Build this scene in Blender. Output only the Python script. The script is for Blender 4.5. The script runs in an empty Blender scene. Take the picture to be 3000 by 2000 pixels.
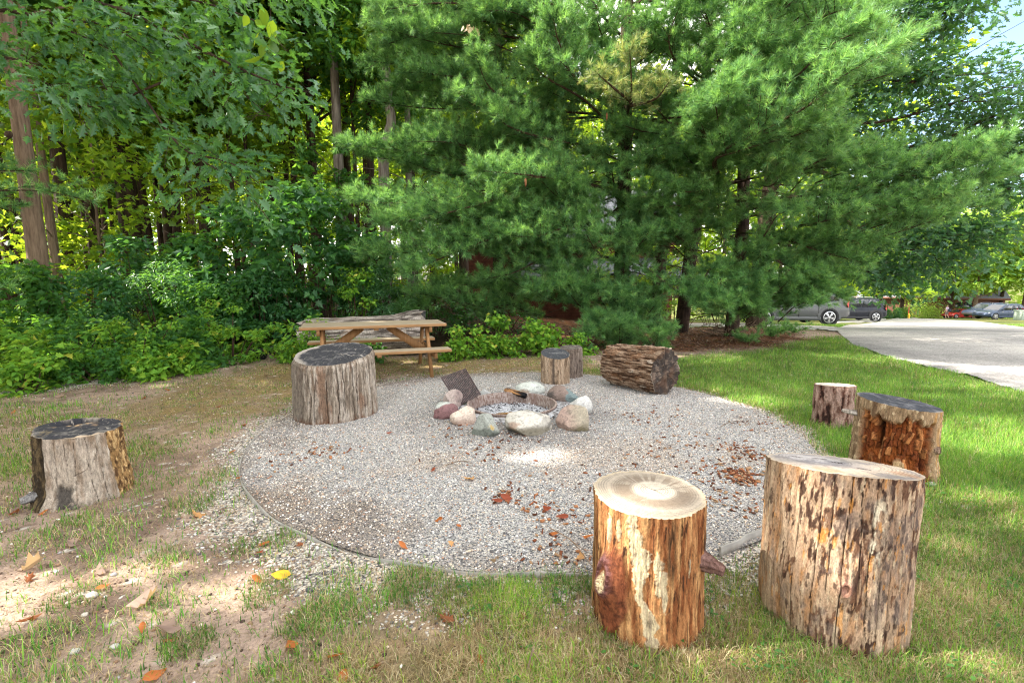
import bpy, bmesh, math, random
import numpy as np
from mathutils import Vector, Matrix
PI = math.pi
random.seed(11)
rng = np.random.default_rng(7)
SC = bpy.context.scene
COL = SC.collection
F, HC, PITCH = 1400.0, 1.4, math.atan(185 / 1400)
cP, sP = math.cos(PITCH), math.sin(PITCH)

# ---------------------------------------------------------------- photo pixel (3000x2000) -> world
def ray(px, py):
    u, v = (px - 1500) / F, (py - 1000) / F
    return np.array([u, cP - v * sP, -sP - v * cP])
def gz(x, y):
    """height of the terrain: flat round the fire pit, falling away down the road"""
    x = np.asarray(x, float); y = np.asarray(y, float)
    t = np.clip((x + 2) / 8, 0, 1); t = t * t * (3 - 2 * t)
    s = np.clip((y - 10.5) / 5, 0, None)
    run = np.where(s < 1, 2.5 * s * s, 5 * s - 2.5)
    run = np.minimum(run, 62)
    return -0.078 * run * t
def gnd(px, py, z=0.0):
    """where the ray of a pixel meets the terrain raised by z"""
    d = ray(px, py); zz = z
    for _ in range(30):
        t = (zz - HC) / d[2]
        zz = float(gz(d[0] * t, d[1] * t)) + z
    return np.array([d[0] * t, d[1] * t, zz])
def at(px, py, Y):
    d = ray(px, py); t = Y / d[1]
    return np.array([d[0] * t, Y, HC + d[2] * t])

# ---------------------------------------------------------------- numpy noise
def _h(ix, iy, iz, s):
    n = (ix.astype(np.int64) * 374761393 + iy.astype(np.int64) * 668265263 + iz.astype(np.int64) * 2147483647 + s * 974634777) & 0xFFFFFFFF
    n = ((n ^ (n >> 13)) * 1274126177) & 0xFFFFFFFF
    n = ((n ^ (n >> 16)) * 2246822519) & 0xFFFFFFFF
    return ((n ^ (n >> 15)) & 0xFFFFFF) / float(0x7FFFFF) - 1.0
def vn(x, y, z=0.0, s=0):
    x, y, z = np.broadcast_arrays(np.asarray(x, float), np.asarray(y, float), np.asarray(z, float))
    ix, iy, iz = np.floor(x), np.floor(y), np.floor(z)
    fx, fy, fz = x - ix, y - iy, z - iz
    fx, fy, fz = [f * f * (3 - 2 * f) for f in (fx, fy, fz)]
    r = 0
    for a in (0, 1):
        for b in (0, 1):
            for c in (0, 1):
                w = (fx if a else 1 - fx) * (fy if b else 1 - fy) * (fz if c else 1 - fz)
                r = r + w * _h(ix + a, iy + b, iz + c, s)
    return r
def fbm(x, y, z=0.0, s=0, o=4):
    r, a, tot = 0, 1.0, 0
    for k in range(o):
        r = r + a * vn(np.asarray(x) * 2 ** k, np.asarray(y) * 2 ** k, np.asarray(z) * 2 ** k, s + k * 17); tot += a; a *= .5
    return r / tot
def sst(a, b, x):
    t = np.clip((x - a) / (b - a), 0, 1); return t * t * (3 - 2 * t)
def mix(a, b, t):
    return a + (b - a) * t[..., None]
def lin(r, g, b):
    c = np.array([r, g, b], float) / 255
    return np.where(c <= .04045, c / 12.92, ((c + .055) / 1.055) ** 2.4)

# ---------------------------------------------------------------- meshes
def mesh(name, V, faces, mat=None, smooth=False, col=None, mats=None, midx=None):
    me = bpy.data.meshes.new(name)
    V = np.asarray(V, np.float32)
    if isinstance(faces, np.ndarray): faces = [faces]
    faces = [np.asarray(f, np.int32) for f in faces if len(f)]
    loops = np.concatenate([f.ravel() for f in faces])
    tot = np.concatenate([np.full(len(f), f.shape[1], np.int32) for f in faces])
    st = np.concatenate([[0], np.cumsum(tot)[:-1]]).astype(np.int32)
    me.vertices.add(len(V)); me.vertices.foreach_set('co', V.ravel())
    me.loops.add(len(loops)); me.loops.foreach_set('vertex_index', loops)
    me.polygons.add(len(tot)); me.polygons.foreach_set('loop_start', st); me.polygons.foreach_set('loop_total', tot)
    if smooth: me.polygons.foreach_set('use_smooth', np.ones(len(tot), bool))
    if midx is not None: me.polygons.foreach_set('material_index', np.asarray(midx, np.int32))
    me.update(calc_edges=True)
    if col is not None:
        a = me.color_attributes.new('Col', 'FLOAT_COLOR', 'POINT')
        c = np.ones((len(V), 4), np.float32); col = np.asarray(col); c[:, :col.shape[1]] = col
        a.data.foreach_set('color', c.ravel())
    if mat: me.materials.append(mat)
    for m in (mats or []): me.materials.append(m)
    return me
def obj(name, me, parent=None, loc=None, rotz=None):
    o = bpy.data.objects.new(name, me); COL.objects.link(o)
    if parent is not None: o.parent = parent
    if loc is not None: o.location = [float(c) for c in loc]
    if rotz is not None: o.rotation_euler = (0, 0, rotz)
    return o
def tag(o, label=None, cat=None, group=None, kind=None):
    if label: o['label'] = label
    if cat: o['category'] = cat
    if group: o['group'] = group
    if kind: o['kind'] = kind
    return o
def thing(name, label, cat, loc=(0, 0, 0), rotz=0.0, group=None):
    o = bpy.data.objects.new(name, None); COL.objects.link(o)
    o.empty_display_size = .1
    o.location = [float(c) for c in loc]; o.rotation_euler = (0, 0, rotz)
    return tag(o, label, cat, group)
def dup(root, loc=None, rotz=None, scale=None, label=None, group=None):
    r = root.copy(); COL.objects.link(r)
    if loc is not None: r.location = [float(c) for c in loc]
    if rotz is not None: r.rotation_euler = (root.rotation_euler[0], root.rotation_euler[1], rotz)
    if scale is not None: r.scale = scale if hasattr(scale, '__len__') else (scale,) * 3
    if label: r['label'] = label
    if group: r['group'] = group
    for ch in list(root.children):
        c = ch.copy(); COL.objects.link(c); c.parent = r
        for g in list(ch.children):
            d = g.copy(); COL.objects.link(d); d.parent = c
    return r
class MB:
    """collects simple solids into one mesh"""
    def __init__(s): s.V = []; s.Q = []; s.T = []; s.N = 0; s.P = []
    def add(s, V, Q=(), T=(), P=()):
        V = np.asarray(V, float).reshape(-1, 3); n = s.N
        s.V.append(V); s.N += len(V)
        if len(Q): s.Q.append(np.asarray(Q) + n)
        if len(T): s.T.append(np.asarray(T) + n)
        for p in P: s.P.append([i + n for i in p])
    def tube(s, path, rad, k=8, caps=True):
        V, Q = tube(path, rad, k); m = len(path)
        s.add(V, Q, P=([list(range(k))[::-1], list(range((m - 1) * k, m * k))] if caps else []))
    def box(s, lo, hi, M=None, bev=0.0):
        bm = bmesh.new(); bmesh.ops.create_cube(bm, size=1)
        lo, hi = np.array(lo, float), np.array(hi, float)
        for v in bm.verts: v.co = Vector((np.array(v.co) + .5) * (hi - lo) + lo)
        if bev: bmesh.ops.bevel(bm, geom=bm.edges[:], offset=bev, segments=2, affect='EDGES', profile=.5)
        s.bm(bm, M)
    def bm(s, bm, M=None):
        bm.verts.index_update(); V = [(M @ v.co) if M is not None else v.co.copy() for v in bm.verts]
        s.add([tuple(v) for v in V], P=[[v.index for v in f.verts] for f in bm.faces]); bm.free()
    def mesh(s, name, mat, smooth=False):
        by = {}
        for p in s.P: by.setdefault(len(p), []).append(p)
        fs = []
        if s.Q: fs.append(np.concatenate(s.Q))
        if s.T: fs.append(np.concatenate(s.T))
        fs += [np.array(v) for v in by.values()]
        me = mesh(name, np.concatenate(s.V), fs, mat, smooth)
        if smooth:
            me.set_sharp_from_angle(angle=math.radians(35))
        return me
    def obj(s, name, mat, parent=None, smooth=False): return obj(name, s.mesh(name, mat, smooth), parent)
def tube(path, rad, k=8):
    path = np.asarray(path, float); m = len(path)
    rad = np.broadcast_to(np.asarray(rad, float), (m,))
    t = np.gradient(path, axis=0); t /= np.linalg.norm(t, axis=1)[:, None] + 1e-9
    up = np.array([0, 0, 1.0]) if abs(t[:, 2]).mean() < .8 else np.array([1.0, 0, 0])
    a = np.cross(t, up); a /= np.linalg.norm(a, axis=1)[:, None] + 1e-9
    b = np.cross(t, a)
    th = np.linspace(0, 2 * PI, k, endpoint=False)
    V = path[:, None] + rad[:, None, None] * (a[:, None] * np.cos(th)[None, :, None] + b[:, None] * np.sin(th)[None, :, None])
    i = np.arange(m - 1)[:, None] * k; j = np.arange(k)[None]
    Q = np.stack([i + j, i + (j + 1) % k, i + k + (j + 1) % k, i + k + j], -1).reshape(-1, 4)
    return V.reshape(-1, 3), Q
def grid_faces(nr, nc, wrap=False):
    i = np.arange(nr - 1)[:, None] * nc; j = np.arange(nc if wrap else nc - 1)[None]
    j2 = (j + 1) % nc
    return np.stack([i + j, i + j2, i + nc + j2, i + nc + j], -1).reshape(-1, 4)
def lathe(prof, k=16):
    prof = np.asarray(prof, float); th = np.linspace(0, 2 * PI, k, endpoint=False)
    V = np.stack([prof[:, :1] * np.cos(th), prof[:, :1] * np.sin(th), np.repeat(prof[:, 1:], k, 1)], -1).reshape(-1, 3)
    return V, grid_faces(len(prof), k, True)
def curve(pts, n):
    """smooth path through points (Catmull-Rom)"""
    P = np.asarray(pts, float); P = np.vstack([2 * P[0] - P[1], P, 2 * P[-1] - P[-2]])
    m = len(P) - 3; out = []
    for u in np.linspace(0, m - 1e-6, n):
        i = int(u); t = u - i; a, b, c, d = P[i:i + 4]
        out.append(.5 * (2 * b + (c - a) * t + (2 * a - 5 * b + 4 * c - d) * t * t + (3 * b - a - 3 * c + d) * t ** 3))
    return np.array(out)
def in_poly(P, X, Y):
    P = np.asarray(P, float); r = np.zeros(np.shape(X), bool); n = len(P)
    for i in range(n):
        x1, y1 = P[i][:2]; x2, y2 = P[(i + 1) % n][:2]
        c = (y1 > Y) != (y2 > Y)
        r ^= c & (X < (x2 - x1) * (Y - y1) / (y2 - y1 + 1e-12) + x1)
    return r
def poly_sdf(P, X, Y):
    """signed distance, positive inside"""
    P = np.asarray(P, float); d = np.full(np.shape(X), 1e9); n = len(P)
    for i in range(n):
        a, b = P[i][:2], P[(i + 1) % n][:2]; e = b - a
        t = np.clip(((X - a[0]) * e[0] + (Y - a[1]) * e[1]) / (e @ e + 1e-12), 0, 1)
        d = np.minimum(d, np.hypot(X - a[0] - t * e[0], Y - a[1] - t * e[1]))
    return np.where(in_poly(P, X, Y), d, -d)
def gpoly(*px): return np.array([gnd(x, y)[:2] for x, y in px])

# ---------------------------------------------------------------- materials
class NT:
    def __init__(s, name):
        s.m = bpy.data.materials.new(name); s.m.use_nodes = True
        s.t = s.m.node_tree; s.t.nodes.clear()
        s.out = s.n('ShaderNodeOutputMaterial')
    def n(s, typ, **kw):
        nd = s.t.nodes.new(typ)
        for k, v in kw.items():
            if k.startswith('_'): setattr(nd, k[1:], v)
            else:
                key = int(k[1:]) if k[0] == 'i' and k[1:].isdigit() else k.replace('__', ' ')
                s.set(nd.inputs[key], v)
        return nd
    def set(s, inp, v):
        if isinstance(v, bpy.types.NodeSocket): s.t.links.new(v, inp)
        elif hasattr(v, '__len__') and len(v) == 3 and inp.type == 'RGBA': inp.default_value = (*[float(c) for c in v], 1)
        else: inp.default_value = v
    def ramp(s, fac, stops, interp='LINEAR'):
        r = s.n('ShaderNodeValToRGB', Fac=fac); e = r.color_ramp; e.interpolation = interp
        while len(e.elements) < len(stops): e.elements.new(.5)
        for el, (p, c) in zip(e.elements, stops):
            el.position = p; c = (c, c, c) if not hasattr(c, '__len__') else c; el.color = (*[float(q) for q in c], 1)
        return r.outputs['Color']
    def mixc(s, fac, a, b, mode='MIX'):
        m = s.n('ShaderNodeMix', _data_type='RGBA', _blend_type=mode)
        s.set(m.inputs['Factor'], fac); s.set(m.inputs[6], a); s.set(m.inputs[7], b); return m.outputs[2]
    def math(s, op, a, b=0.0):
        m = s.n('ShaderNodeMath', _operation=op, i0=a, i1=b); return m.outputs[0]
    def noise(s, vec, scale, detail=4, rough=.55, out='Fac'):
        return s.n('ShaderNodeTexNoise', Vector=vec, Scale=scale, Detail=detail, Roughness=rough).outputs[out]
    def mapping(s, scale, vec=None):
        v = vec if vec is not None else s.n('ShaderNodeTexCoord').outputs['Object']
        return s.n('ShaderNodeMapping', Vector=v, Scale=scale).outputs[0]
    def bump(s, h, strength, dist=.01):
        return s.n('ShaderNodeBump', Height=h, Strength=strength, Distance=dist).outputs[0]
    def pbr(s, color, rough=.8, spec=.3, normal=None, metal=0.0, coat=0.0):
        b = s.n('ShaderNodeBsdfPrincipled', Roughness=rough, Metallic=metal)
        s.set(b.inputs['Base Color'], color); b.inputs['Specular IOR Level'].default_value = spec
        if coat: b.inputs['Coat Weight'].default_value = coat; b.inputs['Coat Roughness'].default_value = .05
        if normal is not None: s.set(b.inputs['Normal'], normal)
        s.t.links.new(b.outputs[0], s.out.inputs[0]); return s.m
def simple(name, c, rough=.6, spec=.4, metal=0.0, coat=0.0, var=.12, scale=20):
    t = NT(name); n = t.noise(t.n('ShaderNodeTexCoord').outputs['Object'], scale, 4)
    a = np.array(c, float)
    colr = t.ramp(n, [(.3, a * (1 - var)), (.7, np.minimum(a * (1 + var), 1))])
    return t.pbr(colr, rough, spec, None, metal, coat)
def leaf_mat(name, stops, trans, tfac=.4, rough=.5, spec=.35, tvar=.35, attr=False):
    """foliage: each leaf takes its own tone; light also passes through"""
    t = NT(name); r = t.n('ShaderNodeNewGeometry').outputs['Random Per Island']
    c = t.ramp(r, stops)
    if attr: ac = t.n('ShaderNodeAttribute', _attribute_name='Col').outputs['Color']; c = t.mixc(1, c, ac, 'MULTIPLY')
    b = t.n('ShaderNodeBsdfPrincipled', Roughness=rough); t.set(b.inputs['Base Color'], c)
    b.inputs['Specular IOR Level'].default_value = spec
    tr = np.array(trans, float)
    r2 = t.math('FRACT', t.math('MULTIPLY', r, 7.31))
    tc = t.ramp(r2, [(0, tr * (1 - tvar)), (1, np.minimum(tr * (1 + tvar), 1))])
    if attr: tc = t.mixc(1, tc, ac, 'MULTIPLY')
    l = t.n('ShaderNodeBsdfTranslucent', Color=tc)
    m = t.n('ShaderNodeMixShader', Fac=tfac); t.t.links.new(b.outputs[0], m.inputs[1]); t.t.links.new(l.outputs[0], m.inputs[2])
    t.t.links.new(m.outputs[0], t.out.inputs[0]); return t.m
def vcol_mat(name, rough=.85, spec=.2, fine=(60, 60, 60), amp=.25, bump=.3, bdist=.004, det=5):
    """colour worked out per vertex (the real pattern of the wood, stone or soil) plus fine grain"""
    t = NT(name); a = t.n('ShaderNodeAttribute', _attribute_name='Col').outputs['Color']
    n = t.noise(t.mapping(fine), 1.0, det, .65)
    n5 = t.noise(t.mapping([f * 3.1 for f in fine[:2]] + [fine[2] * 4.5]), 1.0, 3, .6); n = t.math('ADD', t.math('MULTIPLY', n, .62), t.math('MULTIPLY', n5, .38))
    g = t.ramp(n, [(.30, 1 - amp * 1.4), (.70, 1 + amp)])
    c = t.mixc(1.0, a, g, 'MULTIPLY')
    return t.pbr(c, rough, spec, t.bump(n, bump, bdist) if bump else None)
SUN_EL, SUN_ROT, SUN_E, SKY_S, EXPO, DENOISE = math.radians(43), math.radians(-93), 5.0, .135, 1.76, True
CLOUD = (10.5, 10.1, 9.6)
SHADE_N = 6500
SHADE = [(-8.6, -1.6, 1.1), (-11.5, -2.5, 1.2), (-13.5, 5.0, 1.3), (-9.0, -6.0, .95), (-15.5, .5, 1.4), (-12.5, 9.5, 1.25), (-16, -5, 1.1), (-10.5, 13.5, 1.2)]
GAP_G = [(60, 1775, .18), (200, 1745, .12), (380, 1760, .06), (560, 1700, .10), (690, 1700, .08), (620, 1790, .05), (100, 1580, .12), (1640, 1345, .09), (1560, 1348, .03), (2850, 1260, .42), (2965, 1300, .42), (2740, 1240, .3), (2900, 1480, .2), (2780, 1850, .16), (2320, 1860, .16), (2150, 1150, .15), (2240, 1178, .2), (2310, 1850, .12), (2420, 1925, .10), (250, 1100, .25), (1215, 1062, .13), (1120, 1062, .1), (2000, 1000, .35), (1930, 985, .25), (1050, 1600, .0), (2750, 1600, .12), (400, 960, .6), (250, 1010, .4), (560, 960, .5), (60, 1000, .5), (700, 960, .4), (1400, 980, .3), (880, 930, .45), (130, 960, .4), (1500, 990, .35), (1620, 985, .3), (2250, 1010, .3), (2500, 1040, .3)]
GAP_A = [(1150, 590, 8.6, .5), (1200, 445, 9.4, .5), (1500, 510, 8.3, .6), (1400, 720, 8.8, .5), (1750, 960, 9.1, .4), (2350, 740, 9.3, .5), (2060, 850, 9, .4), (2800, 500, 8.5, .6), (700, 650, 10, .6), (900, 640, 9.7, .6), (450, 760, 9, .5), (2290, 1705, 1.74, -.03), (1905, 1415, 2.02, -.06), (1180, 985, 7.4, .12), (2250, 250, 7.6, .7), (2420, 320, 7.4, .5), (2600, 150, 7, .5), (1850, 250, 8.2, .5), (1650, 120, 8.6, .5), (2300, 420, 7.9, .4)]
# ---------------------------------------------------------------- zones of the ground
PC, PR = np.array([.15, 4.55]), 2.46; FC = gnd(1500, 1198)[:2]; RR = .465          # the round gravel pad
Z_STRAW = gpoly((1180, 1035), (1420, 1020), (1700, 1030), (2000, 1028), (2250, 1015), (2360, 990), (2300, 962), (2150, 948), (1700, 930), (1150, 930))
Z_LAWN = gpoly((1700, 1085), (2000, 1050), (2250, 1025), (2400, 985), (2470, 985), (2600, 1045), (2850, 1103), (3300, 1240), (4200, 1560), (4200, 2600), (2300, 2600), (2200, 1700), (2400, 1420), (2250, 1240), (2010, 1160), (1850, 1110))
Z_OLIVE = gpoly((330, 1190), (560, 1110), (860, 1055), (1250, 1048), (1700, 1050), (1900, 1100), (1750, 1110), (1450, 1098), (1150, 1108), (900, 1140), (780, 1210), (560, 1270), (250, 1230))
Z_OLIVE2 = gpoly((-700, 1180), (330, 1170), (520, 1240), (420, 1420), (-700, 1560))
Z_GRAV2 = gpoly((-400, 1180), (-100, 1130), (170, 1075), (420, 1052), (560, 1068), (430, 1108), (180, 1142), (0, 1160))
Z_FRONT = gpoly((1050, 1720), (1300, 1690), (1700, 1690), (2250, 1560), (2700, 1500), (3400, 1500), (3900, 2700), (200, 2700), (600, 1960), (900, 1830))
def zones(X, Y):
    w = fbm(X * 1.3, Y * 1.3, 0, 5) * .35 + fbm(X * 5, Y * 5, 0, 9) * .12
    d = np.hypot(X - PC[0], Y - PC[1])
    z = {}
    z['straw'] = sst(-.35, .35, poly_sdf(Z_STRAW, X, Y) + w * 1.6)
    z['lawn'] = sst(-.3, .35, poly_sdf(Z_LAWN, X, Y) + w * .8) * sst(PR - .05, PR + .25, d + w * .4)
    z['olive'] = np.maximum(sst(-.3, .4, poly_sdf(Z_OLIVE, X, Y) + w * 1.2), 0.5 * sst(-.3, .6, poly_sdf(Z_OLIVE2, X, Y) + w * 1.6))
    z['grav'] = sst(-.2, .25, poly_sdf(Z_GRAV2, X, Y) + w * .9)
    z['front'] = sst(-.15, .5, poly_sdf(Z_FRONT, X, Y) + w * .9) * sst(PR - .02, PR + .12, d)
    z['spill'] = sst(.42, .0, d - PR + w * .7) * (1 - z['lawn']) * (1 - z['olive'] * .6)
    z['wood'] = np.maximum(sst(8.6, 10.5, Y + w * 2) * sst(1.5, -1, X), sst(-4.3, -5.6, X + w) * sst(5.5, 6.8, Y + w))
    far = sst(13, 16, Y) * sst(3, 6, X) 
    z['lawn'] = np.maximum(z['lawn'], far)
    z['d'] = d
    return z

def axis_pts(a, b, step, lo, hi, grow=1.18):
    c = list(np.arange(a, b + 1e-6, step)); s = step; x = a
    L = []
    while x > lo: s *= grow; x -= s; L.append(x)
    s = step; x = c[-1]; R = []
    while x < hi: s *= grow; x += s; R.append(x)
    return np.array(L[::-1] + c + R)
gx, gy = axis_pts(-6.5, 8.0, .034, -500, 500, 1.15), axis_pts(.7, 10.5, .034, -120, 700, 1.12)
X, Y = np.meshgrid(gx, gy); Z = zones(X, Y)
near = sst(16, 10, np.hypot(X, Y))
rel = (fbm(X * .9, Y * .9, 0, 31) * .03 + fbm(X * 4, Y * 4, 0, 32) * .012 + fbm(X * 14, Y * 14, 0, 33, 3) * .007) * near
rel = rel * sst(PR - .1, PR + .9, Z['d']) - .03 * sst(PR - .04, PR - .2, Z['d'])
H = gz(X, Y) + rel
nearp = [(2455, 972), (2470, 988), (2500, 1010), (2600, 1045), (2700, 1070), (2850, 1103), (3000, 1150), (3400, 1255), (3800, 1370)]
farp = [(2455, 960), (2480, 952), (2560, 946), (2600, 936), (2640, 928), (2870, 941), (2940, 952), (3000, 958), (3400, 985), (3800, 1010)]
ip = lambda T, x: float(np.interp(x, [p[0] for p in T], [p[1] for p in T]))
rd = np.array([gnd(x, ip(nearp, x))[:2] for x in range(2455, 3801, 25)] + [gnd(x, ip(farp, x))[:2] for x in range(3800, 2454, -25)])
dv_ = np.array([gnd(x, y)[:2] for x, y in [(2000, 957), (2170, 958), (2350, 963), (2460, 972), (2460, 960), (2420, 956), (2170, 946), (2000, 947)]])
for pg in (rd, dv_): H = np.where(poly_sdf(pg, X, Y) > -.02, gz(X, Y) - .03, H)
H[np.hypot(X - FC[0], Y - FC[1]) < RR + .03] = -.4
sand = lin(160, 139, 124); sand2 = lin(124, 105, 92); olive = lin(112, 96, 60); olive2 = lin(136, 116, 76)
n1 = fbm(X * 2.2, Y * 2.2, 0, 41); n2 = fbm(X * 9, Y * 9, 0, 42); n3 = vn(X * 31, Y * 31, 0, 43)
c = mix(np.broadcast_to(sand, X.shape + (3,)), sand2, sst(-.25, .45, n1 + n2 * .6))
c = mix(c, mix(np.broadcast_to(olive, c.shape), olive2, sst(-.4, .4, n2)), np.clip(Z['olive'] * (.75 + .5 * n2), 0, 1))
c = mix(c, mix(np.broadcast_to(lin(150, 128, 88), c.shape), lin(108, 100, 58), sst(-.3, .3, n2)), Z['front'] * .7)
c = mix(c, mix(np.broadcast_to(lin(78, 92, 40), c.shape), lin(112, 108, 58), sst(-.1, .5, n1)), Z['lawn'] * .95)
c = mix(c, mix(np.broadcast_to(lin(118, 74, 48), c.shape), lin(70, 45, 32), sst(-.4, .4, n2 + n3 * .5)), Z['straw'] * .95)
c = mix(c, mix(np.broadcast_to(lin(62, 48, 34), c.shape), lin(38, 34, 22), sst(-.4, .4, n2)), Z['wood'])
g = lin(196, 188, 178); peb = mix(np.broadcast_to(g, c.shape), lin(120, 116, 114), sst(-.2, .5, n3))
gm = np.clip(np.maximum(Z['grav'] * 1.25 + n2 * .6 * Z['grav'], Z['spill'] * 1.1 + (n3 * .45 + n2 * .5) * (Z['spill'] > .02)) + .5 * sst(.66, .8, n3 * .6 + n1 * .8) * (Z['wood'] < .3) * (Z['lawn'] < .4), 0, 1)
spk = (vn(X * 47, Y * 47, 0, 44) > .86) & (Z['wood'] < .5) & (Z['straw'] < .5)
c[spk] = c[spk] * .35 + lin(215, 210, 200) * .65
PEA = [(0, (.22, .22, .24)), (.10, (.40, .40, .42)), (.25, (.66, .65, .64)), (.45, (.96, .94, .91)), (.6, (1.12, 1.04, .94)), (.8, (1.32, 1.28, 1.22)), (.95, (1.28, 1.12, .94)), (1, (.6, .5, .44))]
t = NT('soil'); pos = t.n('ShaderNodeTexCoord').outputs['Object']; at_ = t.n('ShaderNodeAttribute', _attribute_name='Col')
n1_ = t.noise(t.mapping((70, 70, 70)), 1, 6, .7); n2_ = t.noise(t.mapping((240, 60, 60)), 1, 3); n3_ = t.noise(t.mapping((14, 14, 14)), 1, 5, .6)
soil = t.mixc(1, at_.outputs['Color'], t.ramp(n1_, [(.25, .45), (.75, 1.42)]), 'MULTIPLY'); soil = t.mixc(1, soil, t.ramp(n3_, [(.3, .72), (.7, 1.22)]), 'MULTIPLY')
soil = t.mixc(t.ramp(n2_, [(.62, 0), (.7, .5)]), soil, lin(196, 168, 128)); soil = t.mixc(t.ramp(n2_, [(.28, .6), (.36, 0)]), soil, lin(66, 50, 40))
v1 = t.n('ShaderNodeTexVoronoi', Vector=pos, Scale=80.0); sc_ = t.n('ShaderNodeSeparateColor', Color=v1.outputs['Color'])
pe = t.mixc(1, t.mixc(1, t.ramp(sc_.outputs[0], PEA, 'CONSTANT'), lin(206, 200, 192), 'MULTIPLY'), t.ramp(v1.outputs['Distance'], [(.25, 1.0), (.75, .5)]), 'MULTIPLY')
keep_ = t.math('LESS_THAN', sc_.outputs[1], at_.outputs['Alpha'])
m_ground = t.pbr(t.mixc(keep_, soil, pe), .95, .1, t.bump(t.math('ADD', n1_, t.math('MULTIPLY', keep_, t.math('SUBTRACT', 1.0, v1.outputs['Distance']))), .9, .012))
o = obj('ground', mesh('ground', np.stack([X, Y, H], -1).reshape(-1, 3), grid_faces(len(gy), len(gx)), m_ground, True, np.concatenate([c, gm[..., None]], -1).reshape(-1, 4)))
tag(o, kind='structure')
def ground_h(x, y):
    x = np.asarray(x, float); y = np.asarray(y, float)
    i = np.clip(np.searchsorted(gy, y) - 1, 0, len(gy) - 2); j = np.clip(np.searchsorted(gx, x) - 1, 0, len(gx) - 2)
    fy = (y - gy[i]) / (gy[i + 1] - gy[i]); fx = (x - gx[j]) / (gx[j + 1] - gx[j])
    return (H[i, j] * (1 - fx) + H[i, j + 1] * fx) * (1 - fy) + (H[i + 1, j] * (1 - fx) + H[i + 1, j + 1] * fx) * fy

# ---------------------------------------------------------------- gravel pad
nr, na = 110, 420
rr = np.linspace(0.001, PR - .006, nr); th = np.linspace(0, 2 * PI, na, endpoint=False)
R_, T_ = np.meshgrid(rr, th, indexing='ij'); X = PC[0] + R_ * np.cos(T_); Y = PC[1] + R_ * np.sin(T_)
Hp = .012 + .02 * (1 - (R_ / PR) ** 2) + fbm(X * 2, Y * 2, 0, 51) * .012
def pad_h(x, y):
    r = np.hypot(x - PC[0], y - PC[1]); return .012 + .02 * (1 - (r / PR) ** 2) + fbm(x * 2, y * 2, 0, 51) * .012
c = mix(c, lin(128, 112, 98), np.clip(sst(PR - .55, PR + .05, R_ + .5 * fbm(X * 2.2, Y * 2.2, 0, 57) + .2 * fbm(X * 9, Y * 9, 0, 58)) * .75, 0, 1)) if False else c
Hp[np.hypot(X - FC[0], Y - FC[1]) < RR + .03] = -.35
c = np.broadcast_to(lin(188, 188, 188), X.shape + (3,)).copy()
c = mix(c, lin(186, 170, 154), sst(.1, .6, fbm(X * 1.7, Y * 1.7, 0, 52)) * .5)
c = mix(c, lin(132, 116, 102), sst(PR - .6, PR + .1, R_ + .55 * fbm(X * 2.2, Y * 2.2, 0, 57) + .25 * fbm(X * 9, Y * 9, 0, 58)) * .7 * (.35 + .65 * sst(.6, -.6, X - PC[0])))
dk = np.hypot(X - FC[0] - .0, Y - FC[1] + .25)
c = mix(c, lin(128, 126, 126), sst(1.3, .45, dk + fbm(X * 3, Y * 3, 0, 53) * .4) * .75)
t = NT('pea_gravel'); pos = t.n('ShaderNodeTexCoord').outputs['Object']
v1 = t.n('ShaderNodeTexVoronoi', Vector=pos, Scale=135.0); v2 = t.n('ShaderNodeTexVoronoi', Vector=pos, Scale=75.0)
cc = t.ramp(t.n('ShaderNodeSeparateColor', Color=v1.outputs['Color']).outputs[0],
            PEA, 'CONSTANT')
edge = t.ramp(v1.outputs['Distance'], [(.25, 1.0), (.8, .62)])
base = t.mixc(1, t.n('ShaderNodeAttribute', _attribute_name='Col').outputs['Color'], cc, 'MULTIPLY')
base = t.mixc(1, base, edge, 'MULTIPLY')
hh = t.math('ADD', t.math('MULTIPLY', v1.outputs['Distance'], -1.0), t.math('MULTIPLY', v2.outputs['Distance'], -.6))
m_pea = t.pbr(base, .85, .25, t.bump(hh, 1.0, .009))
o = tag(obj('gravel_pad', mesh('gravel_pad', np.stack([X, Y, Hp], -1).reshape(-1, 3), grid_faces(nr, na, True), m_pea, True, c.reshape(-1, 3))), kind='structure')

def scatter_pebbles(P, S, name, cols, kind='stuff'):
    """many little rounded stones as one mesh"""
    bm = bmesh.new(); bmesh.ops.create_icosphere(bm, subdivisions=1, radius=1)
    tv = np.array([v.co[:] for v in bm.verts]); tf = np.array([[v.index for v in f.verts] for f in bm.faces]); bm.free()
    n = len(P); k = len(tv)
    sc = rng.uniform(.65, 1.2, (n, 1, 3)) * np.array([1, 1, .65]); jit = rng.uniform(.8, 1.2, (n, k, 1))
    a = rng.uniform(0, 2 * PI, n); V = tv[None] * sc * jit * S[:, None, None]
    ca, sa = np.cos(a)[:, None], np.sin(a)[:, None]
    V = np.stack([V[..., 0] * ca - V[..., 1] * sa, V[..., 0] * sa + V[..., 1] * ca, V[..., 2]], -1) + P[:, None]
    fa = (tf[None] + (np.arange(n) * k)[:, None, None]).reshape(-1, 3)
    ci = np.repeat(cols, k, 0)
    return obj(name, mesh(name, V.reshape(-1, 3), fa, vcol_mat(name + '_stone', .75, .3, (90, 90, 90), .2, 0), True, ci))
pal = np.array([lin(*q) for q in [(222, 216, 206), (205, 196, 184), (190, 170, 148), (160, 156, 156), (140, 136, 132), (96, 92, 90), (226, 206, 184), (176, 140, 116), (236, 232, 226), (208, 204, 200)]])
n = 30000
r = PR * np.sqrt(rng.uniform(0, 1, n * 2)); a = rng.uniform(0, 2 * PI, n * 2)
P = np.stack([PC[0] + r * np.cos(a), PC[1] + r * np.sin(a)], -1)
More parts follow.
